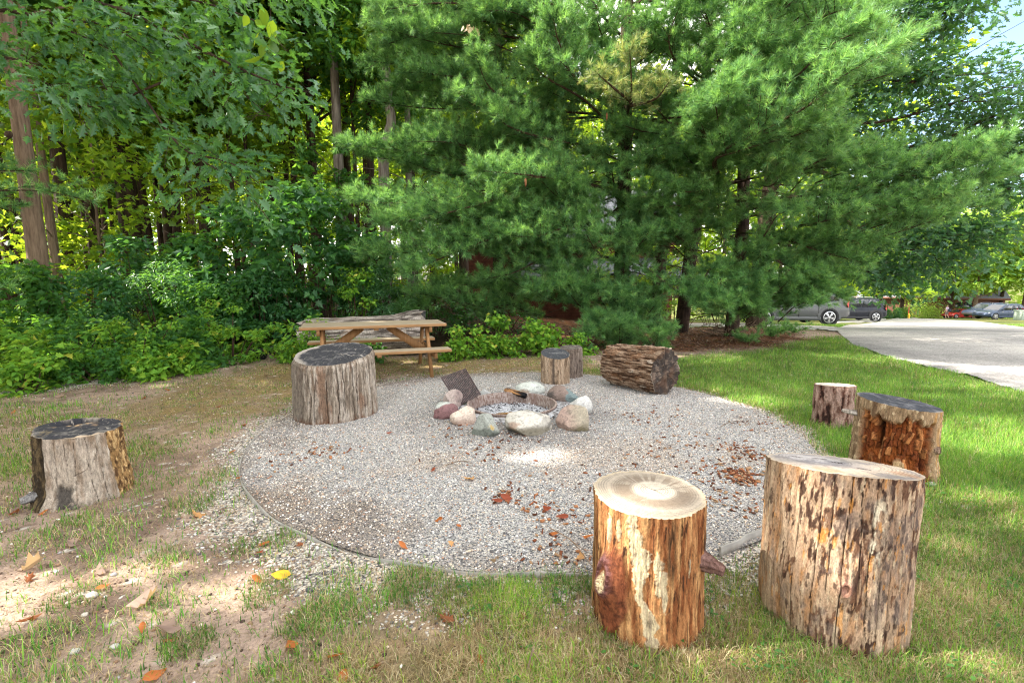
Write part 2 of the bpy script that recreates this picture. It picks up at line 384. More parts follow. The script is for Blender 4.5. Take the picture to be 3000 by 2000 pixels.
keep = (np.hypot(P[:, 0] - FC[0], P[:, 1] - FC[1]) > RR + .03) & (rng.uniform(0, 1, n * 2) < np.clip(5.5 / (P[:, 1] ** 1.35), 0, 1)) & (r < PR - .02); P = P[keep][:n]
S = rng.uniform(.0028, .0062, len(P)) * rng.choice([1, 1, 1.35], len(P))
P3 = np.column_stack([P, pad_h(P[:, 0], P[:, 1]) + S * .3])
ci = pal[rng.integers(0, len(pal), len(P))] * rng.uniform(.85, 1.1, (len(P), 1))
df = np.hypot(P[:, 0] - FC[0], P[:, 1] - FC[1] + .25); ci = ci * np.clip(.45 + .5 * df, .5, 1)[:, None]
tag(scatter_pebbles(P3, S, 'loose_gravel', ci), 'small pale and grey loose pebbles covering the round gravel pad', 'gravel', kind='stuff')
# pebbles spilled over the edge and lying about on the sand
n = 60000; P = np.column_stack([rng.uniform(-6.5, 3.5, n), rng.uniform(1.0, 8.5, n)])
Zs = zones(P[:, 0], P[:, 1]); pr = (Zs['spill'] * .5 + Zs['grav'] * .9 + Zs['front'] * .05 + .035) * (1 - Zs['wood']) * (1 - Zs['lawn']) * (Zs['d'] > PR + .02)
P = P[rng.uniform(0, 1, n) < .8 * pr * np.clip(3 / P[:, 1], .2, 1.4)]
S = rng.uniform(.004, .009, len(P)) * rng.choice([1, 1, 1, 1.6], len(P))
tag(scatter_pebbles(np.column_stack([P, ground_h(P[:, 0], P[:, 1]) + S * .25]), S, 'spilled_pebbles', pal[rng.integers(0, len(pal), len(P))]),
    'pebbles spilled beyond the edging on the sandy soil', 'pebbles', kind='stuff')

n = 40000; P = np.column_stack([rng.uniform(-5.5, 3.5, n), 1.1 * 7 ** rng.uniform(0, 1, n)]); Zs = zones(P[:, 0], P[:, 1])
P = P[(rng.uniform(0, 1, n) < .55 * (1 - Zs['wood']) * (1 - .8 * Zs['lawn']) * (Zs['d'] > PR + .01))]; S = rng.uniform(.002, .006, len(P)) * rng.choice([1, 1, 1, 1.8], len(P))
scol = np.array([lin(*q) for q in [(150, 128, 110), (112, 90, 74), (88, 70, 58), (176, 154, 128), (132, 104, 80), (70, 56, 46)]])
tag(scatter_pebbles(np.column_stack([P, ground_h(P[:, 0], P[:, 1]) + S * .2]), S, 'soil_crumbs', scol[rng.integers(0, 6, len(P))]), 'crumbs of soil and bits of bark on the bare sandy ground', 'soil', kind='stuff')

# ---------------------------------------------------------------- edging strip round the pad
def strip(path, h0, h1, w, name, mat):
    path = np.asarray(path); t = np.gradient(path, axis=0); nrm = np.stack([-t[:, 1], t[:, 0]], -1); nrm /= np.linalg.norm(nrm, axis=1)[:, None]
    V = []
    for sgn, h in ((-.5, h0), (-.5, h1), (.5, h1), (.5, h0)):
        V.append(np.column_stack([path + nrm * w * sgn, h if np.ndim(h) else np.full(len(path), h)]))
    V = np.stack(V, 1).reshape(-1, 3)
    return obj(name, mesh(name, V, [grid_faces(len(path), 4, True), np.array([[0, 1, 2, 3], [len(V) - 1, len(V) - 2, len(V) - 3, len(V) - 4]])], mat))
m_edge = simple('weathered_edging', (.30, .28, .25), .55, .4, var=.3, scale=9)
a = np.linspace(math.radians(-178), math.radians(-62), 120)
top = .016 + .008 * np.sin(a * 7) + .008 * np.sin(a * 23) - .03 * sst(-1.6, -1.25, a)
o = strip(np.stack([PC[0] + PR * np.cos(a), PC[1] + PR * np.sin(a)], -1), -.05, top, .006, 'garden_edging', m_edge)
tag(o, 'thin grey curved edging strip holding the near left rim of the gravel pad', 'edging')
a = np.linspace(math.radians(-66), math.radians(-50), 24)
pth = curve([gnd(2108, 1628)[:2], gnd(2165, 1605)[:2], gnd(2185, 1590)[:2], gnd(2240, 1572)[:2], gnd(2300, 1560)[:2]], 24)
o = strip(pth, -.03, .05 + 0 * a, .01, 'garden_edging', m_edge)
tag(o, 'short loose kinked end of pale edging strip between the two nearest stumps', 'edging')

# ---------------------------------------------------------------- road and drive
def sheet(cols, rows, name, mat, dz):
    V = []
    for px, pn, pf in cols:
        for k in range(rows):
            u = k / (rows - 1); pn_ = pn + (4 * float(vn(px * .05, 3.3)) + 3 * float(vn(px * .19, 7.7))) * (1 - u); p = gnd(px, pn_ + (pf - pn_) * u); V.append((p[0], p[1], float(gz(p[0], p[1])) + dz + .02 * math.sin(p[0] * .9) * 0))
    return tag(obj(name, mesh(name, V, grid_faces(len(cols), rows), mat, True)), kind='structure')
t = NT('packed_gravel'); pos = t.n('ShaderNodeTexCoord').outputs['Object']
f1 = t.noise(pos, .35, 5); f2 = t.noise(pos, 60, 3); v1 = t.n('ShaderNodeTexVoronoi', Vector=pos, Scale=45.0)
base = t.mixc(1, t.ramp(f1, [(.32, lin(132, 128, 126)), (.5, lin(166, 161, 156)), (.68, lin(188, 182, 174))]), t.ramp(f2, [(.3, .7), (.7, 1.18)]), 'MULTIPLY')
f3_ = t.noise(t.mapping((.25, 1.1, 1)), 1.6, 5, .6); base = t.mixc(1, base, t.ramp(f3_, [(.35, .78), (.5, 1.0), (.65, 1.1)]), 'MULTIPLY')
base = t.mixc(1, base, t.ramp(t.n('ShaderNodeSeparateColor', Color=v1.outputs['Color']).outputs[0], [(0, .45), (.12, .85), (1, 1.1)]), 'MULTIPLY')
m_road = t.pbr(base, .9, .2, t.bump(v1.outputs['Distance'], .6, .01))
xs = [2462, 2470, 2485, 2510, 2550, 2600, 2650, 2700, 2775, 2850, 2925, 3000, 3150, 3400, 3800]
nearp = [(2455, 972), (2470, 988), (2500, 1010), (2600, 1045), (2700, 1070), (2850, 1103), (3000, 1150), (3400, 1255), (3800, 1370)]
farp = [(2455, 960), (2480, 952), (2560, 946), (2600, 936), (2640, 928), (2870, 941), (2940, 952), (3000, 958), (3400, 985), (3800, 1010)]
ip = lambda T, x: float(np.interp(x, [p[0] for p in T], [p[1] for p in T]))
cols = [(x, ip(nearp, x), ip(farp, x)) for x in np.arange(2455, 3801, 14)]
sheet(cols, 40, 'gravel_road', m_road, .008)
cols = [(x, ip([(2000, 957), (2170, 958), (2350, 963), (2460, 972)], x), ip([(2000, 947), (2170, 946), (2420, 956), (2460, 960)], x)) for x in np.arange(2000, 2457, 12)]
sheet(cols, 12, 'driveway', m_road, .012)
cols = [(x, ip([(2470, 946), (2560, 945), (2640, 928)], x), ip([(2470, 940), (2640, 924)], x)) for x in np.arange(2440, 2600, 12)]
sheet(cols, 10, 'parking_drive', m_road, .016)
cols = [(x, ip([(2590, 932), (2680, 926.0), (2850, 937)], x), ip([(2590, 927), (2680, 921), (2850, 932)], x)) for x in np.arange(2590, 2860, 12)]
# ---------------------------------------------------------------- stumps used as seats
def depth(P): return P[1] * cP + (HC - P[2]) * sP
def place(pxl, pxr, pyb, pyt):
    """base centre, radius and height of an upright stump from its outline in the photo"""
    pc = (pxl + pxr) / 2; f = gnd(pc, pyb); d = math.hypot(f[0], f[1]); al = math.atan2(f[0], f[1])
    r = .2
    for _ in range(20): r = (pxr - pxl) / 2 * (depth(f) + r * math.cos(al)) / F * math.cos(al)
    k = ray(pc, pyt); h = HC + k[2] / math.hypot(k[0], k[1]) * d
    return f[:2] * (1 + r / d), r, h
m_wood = vcol_mat('stump_wood', .88, .12, (80, 80, 22), .55, .9, .009, 7)
m_cut = vcol_mat('stump_cut_face', .8, .2, (70, 70, 70), .2, .35, .003)
def fib(a, k, kz, s, o=4): return fbm(a['x'] * k * 1.5, a['y'] * k * 1.5, a['z'] * kz * 3.2, s, o + 1) * 1.05
def stump(name, label, fit, side, top, nth=360, nz=120, flare=.04, taper=0.0, tilt=(0, 0), lobes=.03, seed=0, zoff=0.0, topbump=.004, stretch=(1, 1), lean=(0, 0), cutcol=None, ntr=60):
    (cx, cy), r, h = fit
    root = thing(name, label, 'stump', (cx, cy, zoff + (float(ground_h(cx, cy)) if math.hypot(cx - PC[0], cy - PC[1]) > PR else .02) - .03))
    h += .03; face = math.atan2(-cy, -cx)
    th = np.linspace(-PI, PI, nth, endpoint=False); t = np.linspace(0, 1, nz) ** .95
    T, PH = np.meshgrid(t, th, indexing='ij'); TH = PH + face
    lob = 1 + lobes * fbm(np.cos(TH) * 1.3 + 5, np.sin(TH) * 1.3, T * .35, seed, 3) + lobes * .5 * fbm(np.cos(TH) * 4, np.sin(TH) * 4, T * .5, seed + 3, 3)
    R = r * lob * (1 + flare * (1 - T) ** 3 - taper * T)
    ht = lambda x, y: h + tilt[0] * x + tilt[1] * y
    X = R * np.cos(TH) * stretch[0]; Y = R * np.sin(TH) * stretch[1]
    Zz = T * ht(X, Y)
    a = dict(ph=PH, t=T, z=Zz, x=X, y=Y, r=r, h=h)
    col, dsp = side(a)
    e_ = fbm(X * 60, Y * 60, T * 2, seed + 61, 4); dsp = dsp + (.0035 * fbm(X * 26, Y * 26, Zz * 9, seed + 62, 5) - .006 * np.clip(e_ - .1, 0, 1) * sst(.93, 1, T)) ; Zz = Zz + sst(.96, 1, T) * (.004 * e_ - .012 * np.clip(e_ - .25, 0, 1))
    k = (R + dsp) / R; X, Y = X * k + lean[0] * T, Y * k + lean[1] * T
    V = np.stack([X, Y, Zz], -1)
    obj('bark', mesh('bark', V.reshape(-1, 3), grid_faces(nz, nth, True), m_wood, True, np.clip(col, .004, .9).reshape(-1, 3)), root)
    # the sawn top
    s = np.linspace(1, 0, ntr)
    S, PH2 = np.meshgrid(s, th, indexing='ij'); ex, ey = V[-1, :, 0], V[-1, :, 1]
    X2, Y2 = S * (ex - lean[0])[None] + lean[0], S * (ey - lean[1])[None] + lean[1]
    a2 = dict(ph=PH2, s=S, x=X2, y=Y2, r=r, px=(X2 * math.cos(face + PI / 2) + Y2 * math.sin(face + PI / 2)) / r, py=-(X2 * math.cos(face) + Y2 * math.sin(face)) / r)
    c2, d2 = top(a2)
    w = sst(0, .12, 1 - S)
    Z2 = S * V[-1, :, 2][None] + (1 - S) * ht(lean[0], lean[1]) + d2 * w
    obj('cut_top', mesh('cut_top', np.stack([X2, Y2, Z2], -1).reshape(-1, 3), grid_faces(ntr, nth, True), m_cut, True, np.clip(c2, .004, .9).reshape(-1, 3)), root)
    return root, face, r, h
def C3(c, like): return np.broadcast_to(c, like.shape + (3,)).copy()
def cracks(a, phs, w=.012, wig=.05, s=0, dep=.01):
    k = np.zeros_like(a['t'])
    for i, p in enumerate(phs):
        q = p[0] if hasattr(p, '__len__') else p; t0, t1 = (p[1], p[2]) if hasattr(p, '__len__') else (0, 1)
        c = q + wig * vn(a['t'] * 2.2, i * 7.1, 0, s) + wig * .3 * vn(a['t'] * 9, i * 3.3, 0, s + 1)
        ww = w * (.5 + .5 * sst(t0 - .02, t0 + .2, a['t']) * sst(t1 + .02, t1 - .2, a['t']))
        k = np.maximum(k, sst(ww, ww * .3, np.abs(a['ph'] - c)) * sst(t0 - .03, t0 + .03, a['t']) * sst(t1 + .03, t1 - .03, a['t']))
    return k
def rings(a, cx, cy, step, s, amp=.12):
    d = np.hypot(a['px'] - cx, (a['py'] - cy)) * a['r']
    d = d + fbm(a['x'] * 7, a['y'] * 7, 0, s, 3) * .012
    return d, 1 - amp * (.5 + .5 * np.sin(d / step * 2 * PI)) ** 2 * (.6 + .6 * vn(d * 60, 0, 0, s + 2))
def radial(a, s, k=22, thr=.45):
    ang = np.arctan2(a['py'], a['px']); return sst(thr, thr + .25, vn(np.cos(ang) * k, np.sin(ang) * k, a['s'] * 1.5, s))
def charred_top(seed, dark=(50, 50, 54), light=(104, 100, 96), specks=.6):
    def f(a):
        n = fbm(a['x'] * 16, a['y'] * 16, 0, seed); m = fbm(a['x'] * 60, a['y'] * 25, 0, seed + 1, 3)
        c = mix(C3(lin(*dark), n), lin(*light), sst(.0, .75, n + m * .5))
        sp = vn(a['x'] * 95, a['y'] * 95, 0, seed + 2) > specks + .22
        c[sp] = lin(150, 142, 132)
        d, rg = rings(a, .05, .1, .012, seed, .25); c = c * rg[..., None]
        c = mix(c, lin(140, 130, 116), sst(.93, .99, a['s']) * sst(-.1, .35, n) * .8)
        return c, .008 * n + .003 * m
    return f

# nearest stump, orange brown with a red knot
def sideH(a):
    ph, t = a['ph'], a['t']
    f1, f2, f3 = fib(a, 45, 2.2, 1), fib(a, 110, 6, 2, 3), fib(a, 16, 3, 3)
    c = mix(C3(lin(152, 104, 66), t), lin(182, 140, 94), sst(-.1, .45, f1))
    c = mix(c, lin(122, 74, 44), sst(.0, .35, -f1 + f3 * .5)); c = mix(c, lin(62, 42, 30), sst(.2, .42, f2 * .9 + f3 * .5))
    d = .006 * f1 + .0035 * f2
    blk = sst(.5, .1, np.abs(ph - .40 - .04 * f1) / .26) * sst(.55, .66, t + .1 * f1) * sst(1.02, .9, t + .1 * f2) * sst(-.35, .05, f1); c = mix(c, lin(52, 38, 28), blk * .9)
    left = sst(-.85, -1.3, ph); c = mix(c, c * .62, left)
    # pale dried resin and peeled cambium
    path = np.interp(t, [0, .12, .28, .42, .55, .7, .85, 1], [.16, .13, .06, -.1, -.12, -.07, -.18, -.27])
    wid = np.interp(t, [0, .1, .25, .42, .55, .7, .82, 1], [.05, .09, .10, .06, .07, .15, .12, .05])
    cr = sst(1.15, .85, np.abs(ph - path + .10 * fib(a, 20, 9, 8)) / wid + .5 * fib(a, 60, 22, 5, 3))
    for p0, t0, pw, tw in ((-.66, .84, .06, .12), (-.47, .86, .045, .08), (.24, .57, .1, .12), (.17, .68, .06, .08), (.3, .45, .05, .12), (.8, .63, .03, .06)):
        cr = np.maximum(cr, sst(1.1, .8, np.hypot((ph - p0) / pw, (t - t0) / tw) + .55 * fib(a, 50, 18, int(40 + 10 * t0), 3)))
    c = mix(c, mix(C3(lin(190, 176, 144), t), lin(158, 142, 118), sst(.0, .4, f2)), cr * .92); d = d + .003 * cr
    # the red knot: teardrop swelling with a scar
    kt = (t - .40) / .33; kw = np.interp(t, [.1, .2, .34, .5, .62, .78], [.04, .26, .32, .24, .17, .04])
    kn = sst(1.1, .85, np.maximum(np.abs(ph + .56 - .1 * kt) / kw, np.abs(kt) / 1.02) + .18 * fib(a, 22, 12, 6, 3))
    c = mix(c, mix(C3(lin(122, 70, 46), t), lin(86, 48, 34), sst(-.2, .4, fib(a, 30, 20, 9))), kn * .95)
    e = np.hypot((ph + .66) / .17, (t - .53) / .135)
    d = d + .05 * np.exp(-(((ph + .60) / .26) ** 2 + ((t - .47) / .17) ** 2)) + .010 * kn
    rim = np.exp(-((e - .8) / .28) ** 2); d = d + .012 * rim - .022 * np.exp(-(e / .45) ** 2)
    c = mix(c, mix(C3(lin(120, 84, 82), t), lin(78, 46, 42), sst(-.2, .3, fib(a, 60, 50, 12, 3))), np.clip(rim * 1.0, 0, 1))
    c = mix(c, mix(C3(lin(202, 186, 150), t), lin(120, 92, 66), sst(-.1, .4, fib(a, 90, 80, 13, 3))), sst(.75, .45, np.hypot((ph + .65) / .15, (t - .49) / .09) + .2 * f2))
    ck = cracks(a, [-.95, (-.86, 0, .6), (.55, .1, 1), (1.1, .2, 1)], .01, .06, 3); c = mix(c, lin(40, 26, 18), ck * .9); d = d - .008 * ck
    return c, d
def topH(a):
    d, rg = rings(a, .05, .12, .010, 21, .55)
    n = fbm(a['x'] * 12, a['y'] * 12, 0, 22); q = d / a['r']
    c = mix(C3(lin(196, 184, 166), d), lin(160, 148, 132), sst(.3, .5, q)); c = c * rg[..., None]  # paler centre paints in the sun patch lying on the sawn top
    gr = sst(.34, .48, q) * sst(.86, .6, q) * sst(-.25, .4, n + .6 * radial(a, 23, 14, .1) - .2 + .4 * (a['py'] < 0.2))
    c = mix(c, lin(118, 104, 90), gr * .9)
    c = mix(c, lin(190, 172, 142), sst(.9, .98, a['s']) * .5)
    cr = radial(a, 25, 30, .55) * sst(.06, .2, q) * sst(.5, .3, q)
    ang = np.arctan2(a['py'] - .12, a['px'] - .05)
    for an, l in ((-.75, .2), (2.6, .22), (.52, .95)):
        cr = np.maximum(cr, sst(.004, .001, np.abs((ang - an)) * d + .002 * n) * sst(l, l - .08, q))
    c = mix(c, lin(70, 56, 44), cr * .7)
    return c, .0022 * n - .003 * cr + .0008 * np.sin(d / .010 * 2 * PI)
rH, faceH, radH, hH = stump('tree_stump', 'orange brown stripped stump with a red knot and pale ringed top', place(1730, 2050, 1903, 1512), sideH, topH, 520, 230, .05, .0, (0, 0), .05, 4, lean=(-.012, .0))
def nub(parent, face, ph, z, r0, length, rad, tipdz, name, mat, seed, colr, ends=.75, twist=0):
    """a broken branch stub on the side of a stump"""
    a = face + ph; dirv = np.array([math.cos(a), math.sin(a), tipdz]); p0 = np.array([math.cos(a) * r0 * .85, math.sin(a) * r0 * .85, z])
    n = 26; k = 28; u = np.linspace(0, 1, n)
    path = p0 + dirv * (u * (length + r0 * .15))[:, None]
    rd = rad * (1.35 - (1.35 - ends) * u ** .6); rd[-1] *= .6
    V, Q = tube(path, rd, k); V = V.reshape(n, k, 3)
    nz_ = fbm(np.arange(k)[None] * .9, u[:, None] * 2.5, seed, seed, 3)
    V = V + (V - path[:, None]) * (nz_ * .45)[..., None]
    cap = V[-1].mean(0) - dirv * .01
    Vv = np.vstack([V.reshape(-1, 3), cap]); b = (n - 1) * k
    c = mix(C3(np.array(colr[0]), nz_), np.array(colr[1]), sst(-.3, .4, nz_)); c = np.vstack([c.reshape(-1, 3), [colr[1]]])
    T = np.array([[b + i, b + (i + 1) % k, len(Vv) - 1] for i in range(k)])
    return obj(name, mesh(name, Vv, [Q, T], m_wood, True, c), parent)
nub(rH, faceH, 1.30, hH * .60, radH, .07, .034, -.2, 'branch_stub', m_wood, 3, (lin(126, 98, 90), lin(84, 60, 52)), .62)

# big pale stump at the right
def sideI(a):
    ph, t = a['ph'], a['t']
    f1, f2, f3 = fib(a, 26, 1.6, 61), fib(a, 75, 8, 62, 4), fib(a, 11, 4, 63)
    c = mix(C3(lin(158, 132, 108), t), lin(180, 156, 130), sst(-.1, .4, f1))
    c = mix(c, lin(160, 122, 88), sst(.1, .45, -f1))
    dens = .22 * sst(-.9, .1, ph) + .12 * sst(.35, .8, t) - .16 * sst(.2, -.75, ph) * sst(.75, .35, t)
    m1 = sst(.16, .30, f2 * .75 + f3 * .55 + dens - .12); c = mix(c, lin(92, 62, 46), m1 * .85)
    m2 = sst(.34, .46, f2 * .7 + fib(a, 30, 7, 64) * .7 + dens - .05); c = mix(c, lin(56, 40, 34), m2 * .8)
    gy_ = sst(.2, .45, fib(a, 14, 5, 65) + .25 * sst(.1, .5, ph)) ; c = mix(c, lin(120, 108, 100), gy_ * .45)
    wh = sst(.34, .42, fib(a, 55, 5, 66)); c = mix(c, lin(208, 190, 158), wh * .4)
    og = sst(.36, .46, fib(a, 40, 4, 67)); c = mix(c, lin(196, 136, 66), og * .6)
    wt = sst(.12, .03, np.abs(ph - .52)) * sst(.5, .62, t) * sst(.95, .8, t) * sst(.0, .3, fib(a, 60, 9, 69)); c = mix(c, lin(222, 212, 186), wt * .9)
    d = .007 * f1 + .003 * f2 + .012 * np.exp(-(((ph - .16) / .16) ** 2 + ((t - .42) / .1) ** 2)) * 2 + .022 * np.exp(-(((ph + .55) / .4) ** 2 + ((t - .36) / .2) ** 2))
    d = d - .012 * sst(.2, 0, t) * sst(.1, -.7, ph)
    e = np.hypot((ph - .17) / .085, (t - .42) / .05); d = d + .012 * np.exp(-((e - .7) / .3) ** 2) - .012 * np.exp(-(e / .4) ** 2)
    c = mix(c, lin(184, 140, 122), np.exp(-(e / .9) ** 2) * .8); c = mix(c, lin(90, 50, 40), np.exp(-((e - .55) / .16) ** 2) * .6 * (ph > .1))
    ck = cracks(a, [-.78, (-.62, .2, 1), -.42, -.20, (-.05, .35, 1), .13, (.33, .3, 1), .48, (.62, 0, .7), .8, (1.1, .2, 1)], .0065, .05, 7)
    c = mix(c, lin(40, 28, 22), ck * .92); d = d - .007 * ck
    base = sst(.12, 0, t + .05 * f1); c = mix(c, lin(112, 70, 46), base * .55)
    return c, d
def topI(a):
    d, rg = rings(a, -.38, .22, .012, 71, .55); q = d / a['r']
    n = fbm(a['x'] * 9, a['y'] * 9, 0, 72); n2 = fbm(a['x'] * 40, a['y'] * 16, 0, 73, 3)
    c = mix(C3(lin(168, 162, 160), d), lin(146, 138, 132), sst(.25, .6, q + n * .2)); c = mix(c, lin(182, 164, 142), sst(.55, 1.0, q + n * .3) * .7)
    c = c * rg[..., None]; c = mix(c, lin(96, 94, 100), sst(.1, .5, n + n2 * .5 + .25 * sst(.6, .2, q)) * .6)
    c = mix(c, lin(142, 104, 76), sst(.2, .5, fbm(a['x'] * 7, a['y'] * 7, 0, 75)) * sst(.5, .9, q) * .6)
    ho = 0
    for x0, y0 in ((-.30, .42), (-.05, .18), (.30, -.12), (-.62, .30)):
        e = np.hypot((a['px'] - x0) / .11, (a['py'] - y0) / .06) + .3 * n2
        c = mix(c, lin(52, 42, 40), sst(1.1, .7, e) * .9); ho = ho + np.exp(-(e / .6) ** 2)
    ck = sst(.012, .004, np.abs(a['py'] - .24 - .1 * np.sin(a['px'] * 4))) * sst(-.75, -.6, a['px']) * sst(-.1, -.2, a['px']); c = mix(c, lin(60, 54, 52), ck * .7)
    c = mix(c, lin(176, 158, 134), sst(.94, .99, a['s']) * .6)
    return c, .003 * n - .006 * ho + .0008 * np.sin(d / .012 * 2 * PI)
rI, faceI, radI, hI = stump('tree_stump', 'largest pale tan stump with dark mottling and a slanted grey top', place(2192, 2634, 1900, 1416), sideI, topI, 600, 250, .035, .0, (-.06, -.19), .06, 8, stretch=(1.0, 1.0))

# grey stump at far left
def sideA(a):
    ph, t = a['ph'], a['t']
    f1, f2, f3 = fib(a, 22, 1.3, 81), fib(a, 70, 6, 82, 4), fib(a, 9, 3, 83)
    edge = .52 + .10 * (1 - t) + .05 * f3 + .03 * f2; edl = -.80 + .22 * (1 - t) * 0 + .05 * f3
    c = mix(C3(lin(158, 146, 132), t), lin(132, 116, 100), sst(-.15, .4, f1 + f3 * .4)); c = mix(c, lin(182, 172, 158), sst(.15, .5, f2) * .7)
    c = mix(c, lin(112, 94, 76), sst(.7, 1, t) * .5 * sst(-.2, .3, f1))
    rough = np.maximum(sst(edge, edge + .06, ph), sst(edl, edl - .06, ph))
    rc = mix(C3(lin(150, 118, 78), t), lin(84, 62, 42), sst(-.15, .3, fib(a, 40, 9, 84))); rc = mix(rc, lin(196, 164, 116), sst(.1, .4, fib(a, 55, 7, 85)))
    rl = mix(C3(lin(92, 78, 56), t), lin(50, 42, 32), sst(-.2, .3, fib(a, 30, 5, 86)))
    c = mix(c, np.where((ph < 0)[..., None], rl, rc), rough)
    d = .003 * f1 + rough * (.022 * np.abs(fib(a, 26, 5, 87)) - .012 + .006 * f2)
    sc = sst(1.1, .5, np.hypot((ph + .42) / .2, (t - .2) / .2) + .7 * fib(a, 16, 6, 88)); c = mix(c, lin(44, 42, 42), sc * .85); d = d - .012 * sc
    d = d + .05 * sst(.3, 0, t) * sst(.1, -.5, ph) * sst(-1.6, -.9, ph) + .02 * np.exp(-(((ph + .2) / .3) ** 2 + ((t - .16) / .1) ** 2))
    gsh = sst(.014, .006, np.abs(t - .53 - .05 * np.sin(ph * 5))) * sst(-.25, -.2, ph) * sst(.1, .0, ph); c = mix(c, lin(96, 86, 78), gsh * .6); d = d - .004 * gsh
    ck = cracks(a, [(-.08, .0, 1), (.12, .55, 1), (.22, 0, .5), (.27, .6, 1), (-.3, .6, 1), (.42, 0, .55), (-.55, .3, 1)], .008, .09, 9); c = mix(c, lin(58, 48, 42), ck * .85); d = d - .006 * ck
    return c, d
def topA(a):
    c, d = charred_top(91)(a); n = fbm(a['x'] * 14, a['y'] * 14, 0, 92); n2 = fbm(a['x'] * 70, a['y'] * 40, 0, 93, 3)
    crumb = sst(1.0, .6, np.hypot((a['px'] - .0) / .55, (a['py'] - .30) / .34) + .7 * n)
    c = mix(c, mix(C3(lin(104, 84, 64), n), lin(176, 146, 112), sst(.0, .4, n2)), crumb * sst(-.3, .1, n2) * .9)
    cl = sst(.9, .5, np.hypot((a['px'] + .62) / .3, (a['py'] + .05) / .35) + .6 * n); c = mix(c, lin(122, 108, 80), cl * .6 * sst(-.2, .2, n2))
    rim = sst(.90, .95, a['s']) * sst(-.5, -.1, a['ph']) * sst(.6, .3, a['ph']); c = mix(c, lin(176, 156, 132), rim * .9)
    return c, d - .05 * sst(.25, .8, a['py']) * sst(.75, .2, np.abs(a['px'] - .1)) + .012 * n
fit = place(104, 402, 1478, 1272)
rA, faceA, radA, hA = stump('tree_stump', 'squat grey stump with smooth bare front and charred top on the bare soil at left', fit, sideA, topA, 460, 170, .10, .05, (-.05, .02), .13, 15, stretch=(1.02, .95))
nub(rA, faceA, -1.36, .10, radA, .055, .026, -.1, 'broken_branch_stub', m_wood, 5, (lin(150, 148, 146), lin(84, 80, 78)), .85)
# root flap at its foot
nub(rA, faceA, -.22, .04, radA, .05, .045, -.12, 'root_flap', m_wood, 8, (lin(70, 66, 64), lin(130, 118, 106)), .6)

# tall stump in front of the table
def sideB(a):
    ph, t = a['ph'], a['t']
    f1, f2, f3 = fib(a, 30, 1.4, 101), fib(a, 80, 4, 102, 4), fib(a, 8, 1.6, 103)
    c = mix(C3(lin(150, 138, 124), t), lin(168, 158, 146), sst(-.05, .35, f1)); c = mix(c, lin(112, 100, 88), sst(.0, .35, -f1 + .2 * f3))
    c = mix(c, lin(128, 98, 78), .7 * sst(.05, .4, f3 + .35 * np.exp(-((ph + .32) / .16) ** 2) + .3 * np.exp(-((ph - .62) / .14) ** 2) + f2 * .4 - .15) * .8)
    c = mix(c, lin(74, 62, 54), sst(.2, .42, f2 + .3 * f1) * .7)
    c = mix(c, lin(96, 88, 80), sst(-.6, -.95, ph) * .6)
    d = .016 * f1 + .006 * f2 - .018 * np.exp(-((ph + .30) / .14) ** 2) * sst(.75, .3, t) - .015 * np.exp(-((ph - .62) / .10) ** 2)
    ck = cracks(a, [-.9, -.62, (-.46, 0, .8), (-.2, 0, .75), .05, (.2, .2, 1), .42, .55, .74, .98], .014, .07, 11); c = mix(c, lin(46, 36, 30), ck * .8); d = d - .018 * ck
    d = d - .02 * sst(.93, 1, t + .06 * f1)
    c = mix(c, lin(96, 60, 40), sst(.14, 0, t + .1 * f1) * .6)
    return c, d
def topB(a):
    c, d = charred_top(111, (54, 54, 58), (98, 96, 96), .66)(a); n = fbm(a['x'] * 11, a['y'] * 11, 0, 112)
    ck = sst(.02, .006, np.abs(a['py'] + .12 + .62 * (a['px'] - .1) + .05 * n)) * sst(.05, .15, a['px']); c = mix(c, lin(168, 160, 150), ck * .8)
    c = mix(c, lin(160, 152, 142), sst(.8, .92, a['s'] + .1 * n) * sst(.3, .7, -a['px'] + .3 * a['py'] + n * .4) * .8)
    return c, d * 1.5 - .02 * sst(.86, 1, a['s'] + .1 * n) 
stump('tree_stump', 'tall thick grey fibrous stump with charred black top standing before the picnic table', place(869, 1108, 1245, 1058), sideB, topB, 420, 150, .015, .02, (.01, .16), .06, 23)

# small pair behind the fire ring
def side_plain(c0, c1, c2, seed, rough=.006, seam=None):
    def f(a):
        f1, f2, f3 = fib(a, 34, 2, seed), fib(a, 90, 6, seed + 1, 3), fib(a, 10, 3, seed + 2)
        c = mix(C3(lin(*c0), f1), lin(*c1), sst(-.15, .4, f1)); c = mix(c, lin(*c2), sst(.05, .4, -f1 * .6 + f3 + .4 * f2) * .8)
        d = rough * f1 + rough * .5 * f2
        if seam is not None:
            e = np.exp(-((a['ph'] - seam - .06 * f3) / .10) ** 2); c = mix(c, lin(62, 56, 54), e * .8); d = d - .01 * e
        ck = cracks(a, list(rng.uniform(-1.3, 1.3, 6)), .012, .08, seed); c = mix(c, lin(52, 42, 36), ck * .7); d = d - .005 * ck
        return c, d
    return f
stump('tree_stump', 'small grey brown stump with dark slanted top behind the fire ring', place(1584, 1668, 1132, 1046), side_plain((150, 128, 106), (172, 152, 130), (92, 74, 58), 121, .006, -.12), charred_top(125, (62, 64, 68), (112, 112, 112)), 260, 90, .0, .02, (-.05, .25), .04, 29, ntr=40)
fitD = place(1650, 1694, 1108, 1024)
stump('tree_stump', 'narrow dark grey stump half hidden behind the small stump with slanted top', (fitD[0], .165, fitD[2]), side_plain((120, 106, 96), (142, 128, 116), (70, 58, 50), 131, .012), charred_top(135, (90, 84, 78), (140, 130, 120)), 200, 80, .03, .03, (.05, .06), .12, 33, ntr=30)

